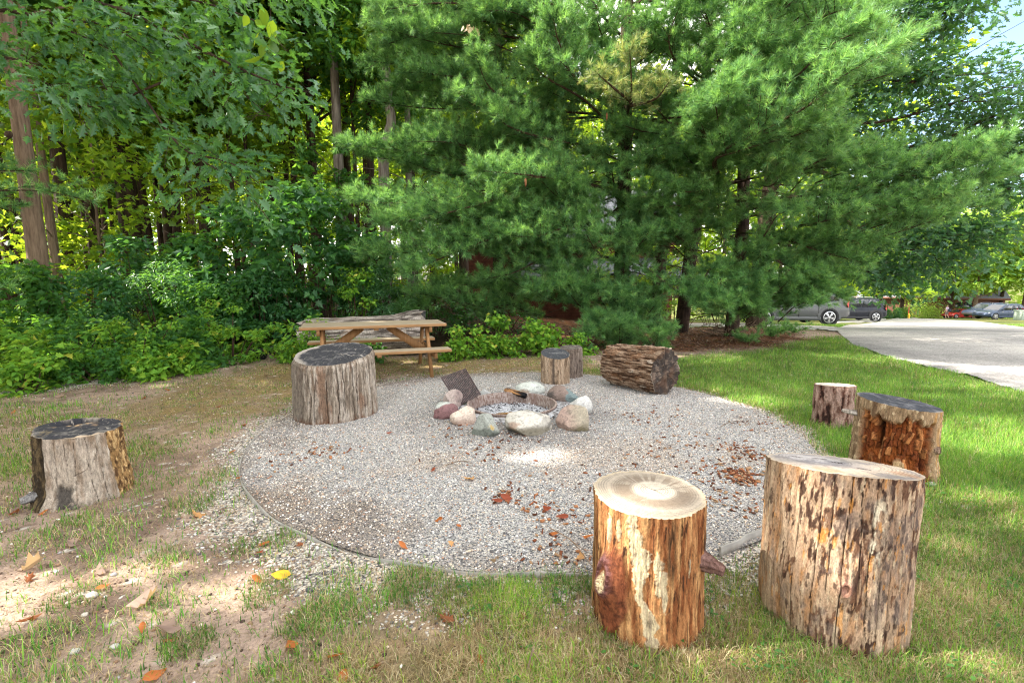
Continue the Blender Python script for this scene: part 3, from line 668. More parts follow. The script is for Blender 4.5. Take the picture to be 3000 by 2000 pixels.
# red barked stump on the lawn
def sideF(a):
    ph, t = a['ph'], a['t']
    wx, wy = a['x'] + .012 * fib(a, 14, 10, 141), a['y'] + .012 * fib(a, 14, 10, 142)
    pl = fbm(wx * 34, wy * 34, a['z'] * 9, 143, 3); f2 = fib(a, 70, 30, 144, 3)
    c = mix(C3(lin(132, 106, 94), t), lin(160, 134, 122), sst(-.1, .4, pl + .3 * f2)); c = mix(c, lin(96, 64, 54), sst(.0, .3, -pl + .2 * f2)); c = mix(c, lin(52, 36, 32), sst(.22, .42, -pl))
    return c, .018 * np.clip(pl, -.5, .25) + .004 * f2 + .02 * sst(.2, 0, t) * sst(.3, -.9, ph)
def topF(a):
    d, rg = rings(a, 0, 0, .012, 151, .2); n = fbm(a['x'] * 10, a['y'] * 10, 0, 152)
    c = mix(C3(lin(206, 198, 186), d), lin(160, 148, 134), sst(-.2, .5, n)) * rg[..., None]; return mix(c, lin(120, 84, 66), sst(.93, .97, a['s'])), .002 * n
stump('tree_stump', 'small stump still wearing rough reddish bark with pale top on the lawn', place(2373, 2496, 1256, 1135), sideF, topF, 300, 120, .05, .0, (.0, -.10), .05, 41, ntr=40)

# rotten stump with blocky red brown decay
def sideG(a):
    ph, t = a['ph'], a['t']; f1, f2, f3 = fib(a, 26, 1.6, 161), fib(a, 70, 9, 162, 3), fib(a, 9, 4, 163)
    arc = (ph + .10 * f3) * a['r'] / .027 + .9 * vn(0, 0, a['z'] * 7, 165) + .5 * vn(ph * 6, 0, a['z'] * 14, 164); ci = np.floor(arc); zo = _h(ci, ci * 0, ci * 0, 5) * .1; hh_ = .085 + .04 * _h(ci, ci * 0, ci * 0, 15)
    zz = (a['z'] + zo + .02 * f1 + .012 * f2) / hh_; cz = np.floor(zz); ce = _h(ci, cz, ci * 0, 6)
    fa = np.abs(arc - ci - .5); fz = np.abs(zz - cz - .5)
    gap = np.maximum(sst(.38, .5, fa + .12 * f2) * (.6 + .5 * ce), sst(.45, .5, fz + .05 * f2) * (.35 + .5 * np.abs(ce)))
    rot = sst(.88, .80, t + .05 * f1 + .06 * vn(ph * 7, 0, 0, 166)) * sst(-1.02, -.9, ph + .03 * f2) * sst(1.12, .95, ph + .04 * f2)
    rc = mix(C3(lin(150, 84, 42), t), lin(112, 58, 30), sst(-.6, .6, ce)); rc = mix(rc, lin(190, 128, 78), sst(.55, .9, ce) * .8); rc = rc * (1 + .25 * f1 + .3 * f2)[..., None]; rc = mix(rc, lin(40, 22, 16), np.clip(gap, 0, 1) * .8); rc = mix(rc, lin(74, 40, 24), sst(.1, .5, f2) * .5)
    hol = np.exp(-(((ph + .36 - .04 * f1) / .09) ** 2)) * sst(.35, .5, t) * sst(.9, .78, t) + .8 * np.exp(-(((ph - .82) / .07) ** 2)) * sst(.1, .3, t) * sst(.7, .5, t); rc = mix(rc, lin(26, 16, 14), np.clip(hol, 0, 1) * .9)
    oc = mix(C3(lin(150, 126, 98), t), lin(104, 82, 62), sst(-.1, .4, f1)); oc = mix(oc, lin(192, 170, 138), sst(.15, .45, f2)); oc = np.where((ph > .9)[..., None], mix(oc, lin(196, 150, 92), sst(-.1, .3, f1) * .6), oc)
    c = mix(oc, rc, rot)
    fl = sst(1.1, .7, np.hypot((ph - .16) / .14, (t - .20) / .2) + .7 * fib(a, 18, 9, 168)); c = mix(c, lin(182, 158, 122), fl * .8)
    d = .008 * f1 + .003 * f2 + rot * (-.03 + .022 * ce - .014 * np.clip(gap, 0, 1) + .008 * f2 - .05 * np.clip(hol, 0, 1)) + .02 * fl
    d = d + (1 - rot) * .008 * np.abs(f2)
    return c, d + .03 * sst(.35, 0, t) * sst(.4, 1.1, ph)
def topG(a):
    c, d = charred_top(171, (54, 56, 62), (96, 96, 100), .7)(a); n = fbm(a['x'] * 10, a['y'] * 22, 0, 172); c = mix(c, lin(120, 104, 84), sst(.3, .5, n) * sst(.2, .6, a['py']) * .6); return c, d
rG, faceG, radG, hG = stump('tree_stump', 'rotten stump of blocky red brown decayed wood with slanted black top', place(2478, 2728, 1415, 1192), sideG, topG, 460, 180, .03, .02, (-.10, .03), .07, 47)
nub(rG, faceG, -1.25, hG * .80, radG, .09, .022, .12, 'splintered_stub', m_wood, 9, (lin(186, 178, 168), lin(120, 108, 96)), .5)
nub(rG, faceG, 1.20, hG * .50, radG, .03, .03, .0, 'knot_stub', m_wood, 10, (lin(150, 128, 110), lin(90, 66, 54)), .7)
nub(rG, faceG, 1.25, hG * .10, radG, .06, .028, -.1, 'root_stub', m_wood, 12, (lin(150, 122, 92), lin(90, 66, 50)), .6)

# ---------------------------------------------------------------- logs lying down
def log(name, label, p0, p1, r, side, end, nth=300, nz=200, seed=0, prof=None, cat='log', jag=0.0):
    """a log lying from p0 to p1 (both on its axis)"""
    p0, p1 = np.array(p0), np.array(p1); L = np.linalg.norm(p1 - p0); ax = (p1 - p0) / L
    root = thing(name, label, cat, (*((p0 + p1) / 2)[:2], min(p0[2], p1[2]) - r))
    up = np.array([0, 0, 1.]); b = np.cross(ax, up); b /= np.linalg.norm(b); u = np.cross(b, ax)
    th = np.linspace(-PI, PI, nth, endpoint=False); t = np.linspace(0, 1, nz); T, PH = np.meshgrid(t, th, indexing='ij')
    lob = 1 + .08 * fbm(np.cos(PH) * 1.2, np.sin(PH) * 1.2, T * .8, seed, 3); R = r * lob * (prof(T) if prof else 1)
    a = dict(ph=PH, t=T, z=T * L, x=R * np.cos(PH), y=R * np.sin(PH), r=r, h=L)
    c, d = side(a); R = R + d
    s = T * L + jag * fbm(np.cos(PH) * 3, np.sin(PH) * 3, 0, seed + 9, 4) * (T - .5) * 2
    P = p0 + s[..., None] * ax + (R * np.cos(PH))[..., None] * u + (R * np.sin(PH))[..., None] * b
    o0 = np.array(root.location)
    obj('bark', mesh('bark', (P - o0).reshape(-1, 3), grid_faces(nz, nth, True)[:, ::-1], m_wood, True, np.clip(c, .004, .9).reshape(-1, 3)), root)
    for e, nm in ((0, 'cut_end'), (-1, 'cut_end')):
        S = np.linspace(1, 0, 30); cen = P[e].mean(0); Q = cen + S[:, None, None] * (P[e] - cen)[None]
        cy, cz_ = R[e] * np.cos(PH[e]), R[e] * np.sin(PH[e])
        aa = dict(s=np.repeat(S[:, None], nth, 1), x=S[:, None] * cy[None], y=S[:, None] * cz_[None], r=r, ph=np.repeat(PH[:1], 30, 0)); aa['px'], aa['py'] = aa['y'] / r, aa['x'] / r
        c2, d2 = end(aa); Q = Q + (ax * (1 if e else -1)) * (d2 * sst(0, .12, 1 - aa['s']))[..., None]
        obj(nm, mesh(nm, (Q - o0).reshape(-1, 3), grid_faces(30, nth, True), m_cut, True, np.clip(c2, .004, .9).reshape(-1, 3)), root)
    return root
def sideE(a):
    f1, f2, f3 = fib(a, 36, 2.4, 181), fib(a, 90, 6, 182, 3), fib(a, 9, 2.5, 183)
    c = mix(C3(lin(112, 88, 70), f1), lin(150, 128, 108), sst(-.05, .35, f1)); c = mix(c, lin(72, 52, 38), sst(-.05, .25, -f1 + .4 * f3)); c = mix(c, lin(44, 32, 26), sst(.2, .42, f2 + .3 * -f1) * .85)
    c = mix(c, lin(186, 172, 156), sst(.2, .4, f3 + .3 * f2 - .1) * .7); c = mix(c, lin(138, 98, 68), sst(.15, .45, fib(a, 7, 3, 185)) * .4)
    return c, .03 * f1 + .010 * f2 + .012 * f3
def endE(a):
    c, d = charred_top(191, (58, 50, 46), (112, 96, 84), .7)(a); n = fbm(a['x'] * 8, a['y'] * 8, 0, 192); return mix(c, lin(86, 62, 46), sst(.0, .5, n) * .6), d * 1.6
qa, qb = gnd(1800, 1140), gnd(1945, 1176)
dv = np.array([.60, -.80]); pe = gnd(1938, 1168)[:2] + np.array([.09, .17]); ps = pe - dv * .80
log('log_section', 'short thick brown log section lying on its side with weathered ridged wood', (ps[0], ps[1], .275), (pe[0], pe[1], .285), .275, sideE, endE, 340, 200, 51, jag=.05)
def sideL(a):
    f1, f2, f3 = fib(a, 22, 1.1, 201), fib(a, 60, 5, 202, 3), fib(a, 6, 1.5, 203)
    c = mix(C3(lin(138, 128, 120), f1), lin(178, 168, 158), sst(-.05, .35, f1)); c = mix(c, lin(84, 76, 70), sst(.0, .35, -f1 + .3 * f3)); c = mix(c, lin(56, 48, 44), sst(.22, .45, f2) * .7)
    c = mix(c, lin(156, 132, 112), sst(.2, .5, f3) * .5)
    return c, .018 * f1 + .006 * f2
pl, pr = at(905, 965, 8.35), at(1225, 952, 8.75)
log('fallen_log', 'long thick weathered grey log lying behind the picnic table', (pl[0] - .12, pl[1], .36), (pr[0] + .1, pr[1], .43), .35, sideL, charred_top(211, (60, 62, 64), (120, 116, 110)), 320, 220, 57, prof=lambda t: .95 + .22 * sst(.72, .97, t) - .25 * sst(.97, 1, t) * 0 - .12 * sst(.08, 0, t), jag=.10)
cl = gnd(760, 1052); m_char = simple('charred_wood', (.018, .017, .017), .9, .2, var=.7, scale=30)
def sideK(a):
    f1, f2 = fib(a, 40, 6, 221), fib(a, 12, 5, 222); c = mix(C3(lin(36, 34, 34), f1), lin(74, 66, 60), sst(-.1, .5, f1)); return c, .012 * f1 + .02 * f2
log('charred_log', 'short charred black log lying in the weeds at left of the stump', (cl[0] - .16, cl[1] + .12, .085), (cl[0] + .08, cl[1] - .05, .095), .10, sideK, charred_top(223, (30, 30, 30), (80, 70, 64)), 120, 50, 58)
cl = gnd(812, 1040)
log('charred_log', 'dark brown log chunk lying in the weeds beside the tall stump', (cl[0] - .14, cl[1] + .1, .07), (cl[0] + .18, cl[1] + .02, .07), .085, lambda a: (sideK(a)[0] * 1.9, sideK(a)[1]), charred_top(224, (60, 52, 46), (100, 86, 74)), 120, 50, 59)
# ---------------------------------------------------------------- fire ring, ash, stones, grate
fx, fy = FC; RH = .035
V, Q = lathe([(RR + .012, -.3), (RR + .012, RH - .004), (RR + .022, RH), (RR + .02, RH + .008), (RR, RH + .008), (RR - .004, RH), (RR - .004, -.3)], 128)
t = NT('rusty_steel'); oc = t.n('ShaderNodeTexCoord').outputs['Object']
n1, n2 = t.noise(t.mapping((9, 9, 5)), 1, 6, .7), t.noise(t.mapping((60, 60, 26)), 1, 4)
bc = t.mixc(t.ramp(n2, [(.42, 0), (.6, 1)]), t.ramp(n1, [(.3, lin(126, 104, 98)), (.5, lin(156, 142, 134)), (.7, lin(178, 168, 160))]), lin(118, 96, 86))
m_rust = t.pbr(bc, .75, .3, t.bump(n2, .4, .004), .15)
ring = thing('fire_ring', 'low round rusty steel fire ring set in the middle of the gravel pad', 'fire ring', (fx, fy, .03))
obj('ring_wall', mesh('ring_wall', V, Q, m_rust, True), ring).data.set_sharp_from_angle(angle=.6)
# ash bed
rr, th = np.linspace(.001, RR - .01, 40), np.linspace(0, 2 * PI, 120, endpoint=False); R_, T_ = np.meshgrid(rr, th, indexing='ij')
X, Y = R_ * np.cos(T_), R_ * np.sin(T_); n = fbm(X * 7, Y * 7, 0, 231); n2 = fbm(X * 40, Y * 40, 0, 232, 3)
c = mix(C3(lin(172, 173, 177), n), lin(122, 121, 124), sst(.0, .5, n2 + n * .5)); c = mix(c, lin(52, 52, 56), sst(.3, .42, n2 - n * .3)); c = mix(c, lin(100, 92, 88), sst(RR * .8, RR, R_) * .5)
tag(obj('ash', mesh('ash', np.stack([X + fx, Y + fy, -.055 + .02 * n + .008 * n2 + .02 * (1 - R_ / RR)], -1).reshape(-1, 3), grid_faces(40, 120, True), vcol_mat('ash_powder', .95, .1, (120, 120, 120), .3, .8, .006), True, c.reshape(-1, 3))), 'pale grey wood ash with black crumbs in the fire ring', 'ash', kind='stuff')
rr, th = np.linspace(RR + .02, RR + .30, 24), np.linspace(0, 2 * PI, 200, endpoint=False); R_, T_ = np.meshgrid(rr, th, indexing='ij'); R_ = R_ - (R_ - RR - .02) * .35 * (1 + vn(np.cos(T_) * 3, np.sin(T_) * 3, 0, 237)) * (1 - .5 * np.sin(T_))
X, Y = R_ * np.cos(T_), R_ * np.sin(T_); n = fbm(X * 9, Y * 9, 0, 235); n2 = fbm(X * 45, Y * 45, 0, 236, 3)
c = mix(C3(lin(168, 167, 168), n), lin(118, 115, 114), sst(-.1, .4, n2 + n * .5)); c = mix(c, lin(60, 58, 60), sst(.25, .4, n2 - n * .3)); u_ = (R_ - R_.min()) / (R_.max() - R_.min())
tag(obj('spilled_ash', mesh('spilled_ash', np.stack([X + fx, Y + fy, pad_h(X + fx, Y + fy) + .016 * sst(1, .2, (rr[:, None] - rr[0]) / .28) + .004 * n2 - .012 * sst(.6, 1, (rr[:, None] - rr[0]) / .28)], -1).reshape(-1, 3), grid_faces(24, 200, True), vcol_mat('spilled_ash_powder', .95, .1, (120, 120, 120), .3, .8, .006), True, c.reshape(-1, 3))), 'pale ash and crumbs spilled round the outside of the fire ring', 'ash', kind='stuff')
nb = 900; a_, r_ = rng.uniform(0, 2 * PI, nb), np.where(rng.uniform(size=nb) < .5, RR * np.sqrt(rng.uniform(0, .9, nb)), rng.uniform(RR + .03, RR + .22, nb))
k_ = rng.integers(0, 3, nb); P = np.column_stack([fx + r_ * np.cos(a_), fy + r_ * np.sin(a_), np.where(r_ < RR, -.035, pad_h(fx + r_ * np.cos(a_), fy + r_ * np.sin(a_)) + .006)])
tag(scatter_pebbles(P, rng.uniform(.004, .012, nb), 'ash_crumbs', np.array([lin(214, 216, 220), lin(40, 40, 44), lin(188, 190, 194)])[k_]), 'ash flakes and charcoal crumbs in and around the fire ring', 'charcoal', kind='stuff')

def rock(label, box, colf, seed, Y=None, cuts=9, flat=.75, deep=1.0, yaw=None):
    x0, x1, y0, y1 = box; pb = gnd((x0 + x1) / 2, y1 - (y1 - y0) * .06, .03); al = math.atan2(pb[0], pb[1]); Zc = depth(pb)
    sx = (x1 - x0) / 2 * (Zc + .1) / F * math.cos(al); k = ray((x0 + x1) / 2, y0); d0 = math.hypot(pb[0], pb[1])
    sy = sx * .8 * deep; d = d0 + sy
    ztop = HC + k[2] / math.hypot(k[0], k[1]) * (d + sy * .2); hz = max(ztop - .01, .06)
    cen = pb[:2] * (d / d0)
    bm = bmesh.new(); bmesh.ops.create_icosphere(bm, subdivisions=5, radius=1); V = np.array([v.co[:] for v in bm.verts]); Fc = np.array([[v.index for v in f.verts] for f in bm.faces]); bm.free()
    r2 = np.random.default_rng(seed)
    for _ in range(cuts):
        nrm = r2.normal(size=3); nrm[2] = abs(nrm[2]) * .6 if r2.uniform() < .6 else nrm[2]; nrm /= np.linalg.norm(nrm); dd = r2.uniform(.48, .82)
        ex = V @ nrm - dd; V = V - np.where(ex > 0, ex * .96, 0)[:, None] * nrm
    V = V * (1 + .07 * fbm(V[:, 0] * 1.4, V[:, 1] * 1.4, V[:, 2] * 1.4, seed, 3) + .035 * fbm(V[:, 0] * 5, V[:, 1] * 5, V[:, 2] * 5, seed + 1, 4) + .02 * np.abs(fbm(V[:, 0] * 12, V[:, 1] * 12, V[:, 2] * 12, seed + 2, 3)))[:, None]
    mn, mx = V.min(0), V.max(0); V = (V - (mn + mx) / 2) / ((mx - mn) / 2)
    U = V.copy(); V[:, 2] = np.where(V[:, 2] < -flat, -flat + (V[:, 2] + flat) * .2, V[:, 2])
    c = colf(U, seed)
    crk = np.abs(fbm(U[:, 0] * 2.2, U[:, 1] * 2.2, U[:, 2] * 2.2, seed + 5, 3)); c = c * (1 - .4 * sst(.05, .0, crk))[:, None]
    V = V * np.array([sx, sy, hz / (1 + flat)]) ; V[:, 2] += hz * flat / (1 + flat)
    cs, sn = math.cos(-al), math.sin(-al); V = np.stack([V[:, 0] * cs - V[:, 1] * sn, V[:, 0] * sn + V[:, 1] * cs, V[:, 2]], -1)
    o = obj('stone', mesh('stone', V, Fc, m_rock, True, np.clip(c, .01, .85)), None, (cen[0], cen[1], -.004))
    return tag(o, label, 'stone', 'stones round the fire ring')
m_rock = vcol_mat('field_stone', .8, .3, (70, 70, 70), .25, .5, .004)
def two(ca, cb, ax, off, sharp=.12, spot=None):
    def f(U, s):
        n = fbm(U[:, 0] * 2, U[:, 1] * 2, U[:, 2] * 2, s + 3); m = fbm(U[:, 0] * 11, U[:, 1] * 11, U[:, 2] * 11, s + 4, 3)
        c = mix(C3(lin(*ca), n), lin(*cb), sst(off - sharp, off + sharp, U @ np.array(ax) + n * .25)); c = c * (1 + .35 * m)[:, None]; c = mix(c, np.broadcast_to(lin(60, 56, 54), c.shape), .55 * sst(.15, .5, n + .5 * U[:, 1] * .6)); c = mix(c, np.broadcast_to(c.mean(1, keepdims=True), c.shape), np.full(len(c), .25))
        if spot is not None:
            c = mix(c, lin(*spot[0]), sst(spot[2], spot[2] * .5, np.linalg.norm(U - np.array(spot[1]), axis=1) + m * .2) * .8)
        return c
    return f
rock('pale stone shaded pink behind the leaning grate', (1298, 1358, 1136, 1200), two((176, 156, 146), (150, 128, 120), (1, 0, 0), .2), 305, cuts=6)
rock('purple red stone with a grey green end at the left of the fire ring', (1270, 1346, 1172, 1232), two((126, 84, 84), (170, 174, 164), (-.45, .5, .7), .42, .06), 301, cuts=4)
rock('rounded pale pink stone between the purple and the green stone', (1318, 1396, 1186, 1250), two((198, 176, 156), (170, 140, 120), (0, -.3, -1), .3, .3), 302, cuts=5)
rock('grey green angular stone with a rust spot in front of the fire ring', (1382, 1464, 1206, 1284), two((142, 146, 136), (98, 104, 94), (-.2, -.4, -.8), .2, .1, ((168, 140, 66), (.45, -.7, .15), .3)), 313, cuts=14)
rock('largest stone, cream white and angular, in front of the fire ring', (1478, 1620, 1196, 1282), two((186, 180, 166), (128, 120, 100), (.0, -.35, -1), .22, .16, ((150, 124, 106), (-.6, -.6, .1), .4)), 304, cuts=14, deep=.8)
rock('pinkish brown stone with olive underside at the right front', (1626, 1724, 1180, 1270), two((164, 134, 118), (158, 146, 122), (1, 0, .2), .1, .5, ((112, 104, 76), (.45, -.6, -.6), .75)), 306, cuts=8)
rock('white veined stone at the right of the fire ring', (1660, 1736, 1152, 1224), two((184, 182, 176), (154, 152, 146), (.3, 0, -1), .3, .3), 307, cuts=4)
rock('two toned stone, brown on one half and slate teal on the other', (1602, 1698, 1122, 1184), two((128, 106, 94), (104, 124, 124), (1, 0, 0), .22, .03, ((66, 62, 60), (-.7, -.5, .1), .5)), 308, cuts=3)
rock('pale greenish white stone with a scorched front behind the fire ring', (1508, 1598, 1112, 1158), two((178, 182, 172), (158, 160, 150), (0, 0, -1), .2, .3, ((132, 104, 82), (-.35, -.8, -.1), .45)), 309, cuts=5)
rock('small grey stone beside the charred firewood behind the ring', (1404, 1440, 1136, 1160), two((168, 168, 164), (120, 120, 118), (0, 0, -1), .2, .3), 310, cuts=6)

# grate leaning on the ring
Yb = fy - .02
def onY(px, py, Y): return at(px, py, Y)
g0, g1, g2, g3 = at(1293, 1106, fy + .10), at(1363, 1080, fy + .24), at(1408, 1154, fy + .16), at(1346, 1189, fy + .0)
gr = thing('grill_grate', 'soot black ribbed cooking grate tilted up on the left rim of the fire ring', 'grill grate', (g0 + g1 + g2 + g3) / 4)
o0 = (g0 + g1 + g2 + g3) / 4; nrm = np.cross(g1 - g0, g3 - g0); nrm /= np.linalg.norm(nrm)
mb = MB(); NB = 16
for i in range(NB):
    u = (i + .5) / NB; p, q = g0 + (g1 - g0) * u, g3 + (g2 - g3) * u
    mb.tube(np.array([p + (q - p) * s + nrm * .004 * math.sin(PI * s) for s in np.linspace(0, 1, 6)]) - o0, .0078, 8)
t = NT('soot_iron'); nn = t.noise(t.mapping((40, 40, 40)), 1, 5); m_iron = t.pbr(t.ramp(nn, [(.3, lin(38, 32, 34)), (.55, lin(74, 60, 58)), (.75, lin(128, 108, 104))]), .5, .5, t.bump(nn, .3, .002), .35)
mb.obj('ribs', m_iron, gr, True)
mb = MB(); mb.tube(np.array([g0, g1, g2, g3, g0]) - o0, .0075, 8, False)
for u in (.33, .66): mb.tube(np.array([g0 + (g3 - g0) * u, g1 + (g2 - g1) * u]) - nrm * .008 - o0, .005, 6)
mb.obj('frame', m_iron, gr, True)
for s in (.35, .8): mb = MB(); p = g3 + (g2 - g3) * s; mb.tube(np.array([p - nrm * .004, p - nrm * .02 + np.array([.004, 0, -.035])]) - o0, .006, 6); mb.obj('hooked_foot', m_iron, gr, True)

def billet(name, label, p, q, w, h, cols, seed, cat):
    p, q = np.array(p, float), np.array(q, float); L = np.linalg.norm(q - p); n, k = 30, 24; u = np.linspace(0, 1, n)
    path = p + (q - p) * u[:, None]; V, Q = tube(path, 1.0, k); V = V.reshape(n, k, 3); off = V - path[:, None]
    a = np.linspace(0, 2 * PI, k, endpoint=False)
    sh = .75 + .25 * np.cos(3 * a + seed) + .35 * fbm(np.cos(a)[None] * 2, np.sin(a)[None] * 2, u[:, None] * 3, seed, 4)
    sh = sh * (1 - .35 * sst(.9, 1, np.abs(u * 2 - 1)))[:, None]
    off = off * np.array([w, w, h]) * sh[..., None]; P = path[:, None] + off
    g = fbm(np.cos(a)[None] * 3, np.sin(a)[None] * 3, u[:, None] * 2, seed + 1, 4)
    c = mix(C3(lin(*cols[0]), g), lin(*cols[1]), sst(-.1, .3, g)); c = mix(c, lin(*cols[2]), sst(.35, .75, u[:, None] + g * .4))
    Vv = np.vstack([P.reshape(-1, 3), P[0].mean(0), P[-1].mean(0)]); N = n * k
    T = [[(i + 1) % k, i, N] for i in range(k)] + [[N - k + i, N - k + (i + 1) % k, N + 1] for i in range(k)]
    o0 = (p + q) / 2; c = np.vstack([c.reshape(-1, 3), [lin(*cols[1])], [lin(*cols[2])]])
    return tag(obj(name, mesh(name, Vv - o0, [Q, np.array(T)], m_wood, True, c), None, o0), label, cat)
billet('charred_firewood', 'half burnt split firewood with tan end lying across the back rim of the ring', at(1479, 1142, fy + RR + .10), at(1541, 1160, fy + RR - .06), .045, .036, [(168, 124, 82), (70, 54, 46), (26, 25, 28)], 7, 'firewood')
pq = at(1452, 1215, fy - .33), at(1503, 1209, fy - .30)
billet('burnt_stick', 'small tan piece of burnt wood behind the cream stone', pq[0], pq[1], .022, .018, [(176, 142, 100), (128, 96, 62), (150, 116, 76)], 9, 'firewood')

# ---------------------------------------------------------------- picnic table
def wood_mat(name, base, dark, grey, axis=0):
    t = NT(name); sc = [3, 40, 40] if axis == 0 else [40, 40, 3]
    n1, n2 = t.noise(t.mapping(sc), 1, 5, .6), t.noise(t.mapping([s * 3 for s in sc]), 1, 3)
    c = t.mixc(t.ramp(n1, [(.35, 0), (.7, 1)]), base, dark); c = t.mixc(t.ramp(n2, [(.45, 0), (.62, .45)]), c, dark)
    if grey is not None:
        up = t.n('ShaderNodeSeparateXYZ', Vector=t.n('ShaderNodeNewGeometry').outputs['Normal']).outputs[2]
        c = t.mixc(t.math('MULTIPLY', t.ramp(up, [(.6, 0), (.9, 1)]), t.ramp(n1, [(.2, 1.0), (.8, .85)])), c, grey)
    return t.pbr(c, .65, .3, t.bump(n2, .25, .003))
m_plank = wood_mat('cedar_plank', lin(160, 124, 84), lin(128, 94, 60), lin(150, 138, 118), 0)
m_leg = wood_mat('cedar_leg', lin(154, 116, 76), lin(122, 88, 54), None, 2)
TA = math.radians(19); tc = at(1098, 936, 6.98); TL, TH_, BH = 1.98, .745, .43
tb = thing('picnic_table', 'brown wooden picnic table with attached benches in front of the grey log', 'picnic table', (tc[0], tc[1], float(ground_h(tc[0], tc[1]))), TA)
def planks(name, y0, y1, n, z, th, L, par, chamf=.0):
    mb = MB(); w = (y1 - y0) / n
    for i in range(n): mb.box((-L / 2 + .003 * (i % 2), y0 + i * w + .003, z - th), (L / 2 - .002 * (i % 3), y0 + (i + 1) * w - .003, z), None, .004)
    return mb.obj(name, m_plank, par)
planks('tabletop', -.36, .36, 5, TH_, .04, TL, tb)
planks('bench_seat', -.80, -.54, 2, BH, .04, TL - .04, tb)
planks('bench_seat', .54, .80, 2, BH, .04, TL - .04, tb)
for sx in (-1, 1):
    x = sx * (TL / 2 - .27)
    for sy in (-1, 1):
        mb = MB(); a0, a1 = np.array([x, sy * .61, -.03]), np.array([x, sy * .20, TH_ - .042]); d = a1 - a0
        wv = np.array([0, .075, 0])
        P = [a0 - wv * .62, a0 + wv * .62, a1 + wv * .62, a1 - wv * .62]; tx = np.array([.022, 0, 0])
        mb.add([p - tx for p in P] + [p + tx for p in P], P=[[0, 1, 2, 3], [7, 6, 5, 4], [0, 4, 5, 1], [1, 5, 6, 2], [2, 6, 7, 3], [3, 7, 4, 0]])
        mb.obj('leg', m_leg, tb)
    mb = MB(); mb.box((x + sx * .024, -.74, BH - .135), (x + sx * .062, .74, BH - .042)); mb.obj('seat_beam', m_leg, tb)
    mb = MB(); mb.box((x + sx * .024, -.34, TH_ - .125), (x + sx * .062, .34, TH_ - .042)); mb.obj('top_beam', m_leg, tb)
    mb = MB(); a0, a1 = np.array([x - sx * .03, 0, BH - .10]), np.array([x - sx * .52, 0, TH_ - .05]); wv = np.array([.03, 0, .04]); wv = np.array([.045 * sx, 0, .045]); tx = np.array([0, .019, 0])
    P = [a0 - wv, a0 + wv, a1 + wv * .6, a1 - wv]; mb.add([p - tx for p in P] + [p + tx for p in P], P=[[0, 1, 2, 3], [7, 6, 5, 4], [0, 4, 5, 1], [1, 5, 6, 2], [2, 6, 7, 3], [3, 7, 4, 0]]); mb.obj('brace', m_leg, tb)
mb = MB(); mb.box((-.03, -.34, TH_ - .075), (.03, .34, TH_ - .042)); mb.obj('cleat', m_leg, tb)
for sy in (-1, 1):
    mb = MB(); mb.box((-.03, sy * .67 - .12, BH - .075), (.03, sy * .67 + .12, BH - .042)); mb.obj('cleat', m_leg, tb)
# ---------------------------------------------------------------- leaves
def tmpl(half):
    """a leaf of two halves folded along the midrib"""
    h = np.array(half, float); L = np.vstack([h, h[1:-1] * [1, -1]]); n, k = len(h), len(h) - 2
    V = np.column_stack([L, .22 * np.abs(L[:, 1]) - .18 * L[:, 0] ** 2])
    up = list(range(n)); lo = [0] + list(range(n, n + k)) + [n - 1]
    return V, np.array([up[::-1], lo])
T_OAK = tmpl([(0, 0), (.16, .07), (.24, .22), (.34, .08), (.46, .30), (.56, .10), (.70, .26), (.80, .08), (1, 0)])
T_MAPLE = tmpl([(0, 0), (-.06, .26), (.14, .22), (.20, .50), (.42, .26), (.56, .30), (.64, .13), (1, 0)])
T_OVAL = tmpl([(0, 0), (.18, .20), (.45, .27), (.75, .17), (1, 0)])
T_NARROW = tmpl([(0, 0), (.25, .13), (.6, .12), (1, 0)])
T_FAR = (np.array([(0, 0, 0), (.45, .36, .05), (1, 0, -.1), (.45, -.36, .05)]), np.array([[0, 3, 2, 1]]))
T_FARM = (np.array([(0, 0, 0), (.1, .42, .06), (.5, .22, 0), (1, 0, -.12), (.5, -.22, 0), (.1, -.42, .06)]), np.array([[0, 5, 4, 3, 2, 1]]))
def unit(v): return v / (np.linalg.norm(v, axis=-1, keepdims=True) + 1e-9)
def leaves(P, S, T, droop=.35, up=1.0, D=None, rg=None):
    """leaf blades at P, sized S; D optional pointing direction"""
    rg = rg or rng; n = len(P); a = rg.uniform(0, 2 * PI, n)
    d = np.stack([np.cos(a), np.sin(a), rg.normal(-droop, .35, n)], -1)
    if D is not None: d = d * .8 + D
    d = unit(d); nn = unit(rg.normal(0, .55, (n, 3)) + np.array([0, 0, up])); b = unit(np.cross(nn, d)); nn = np.cross(d, b)
    tv, tf = T; s = S[:, None, None]
    V = P[:, None] + s * (tv[None, :, :1] * d[:, None] + tv[None, :, 1:2] * b[:, None] + tv[None, :, 2:] * nn[:, None])
    k = len(tv); Fc = (tf[None] + (np.arange(n) * k)[:, None, None]).reshape(-1, tf.shape[1])
    return V.reshape(-1, 3), Fc
def cloud(C_, R_, n, rg=None):
    rg = rg or rng; i = rg.integers(0, len(C_), n); o = rg.normal(0, 1, (n, 3)); o = o / np.linalg.norm(o, axis=1)[:, None] * (rg.uniform(0, 1, (n, 1)) ** .45)
    return C_[i] + o * R_[i], o
G = lambda *c: tuple(c)
M_MAPLE = leaf_mat('maple_leaf', [(0, (.030, .095, .030)), (.5, (.046, .14, .036)), (1, (.075, .20, .042))], (.24, .50, .04), .40, .6, .25)
M_DARK = leaf_mat('dark_leaf', [(0, (.026, .095, .038)), (.6, (.044, .14, .048)), (1, (.075, .20, .055))], (.16, .40, .04), .34, .42, .45)
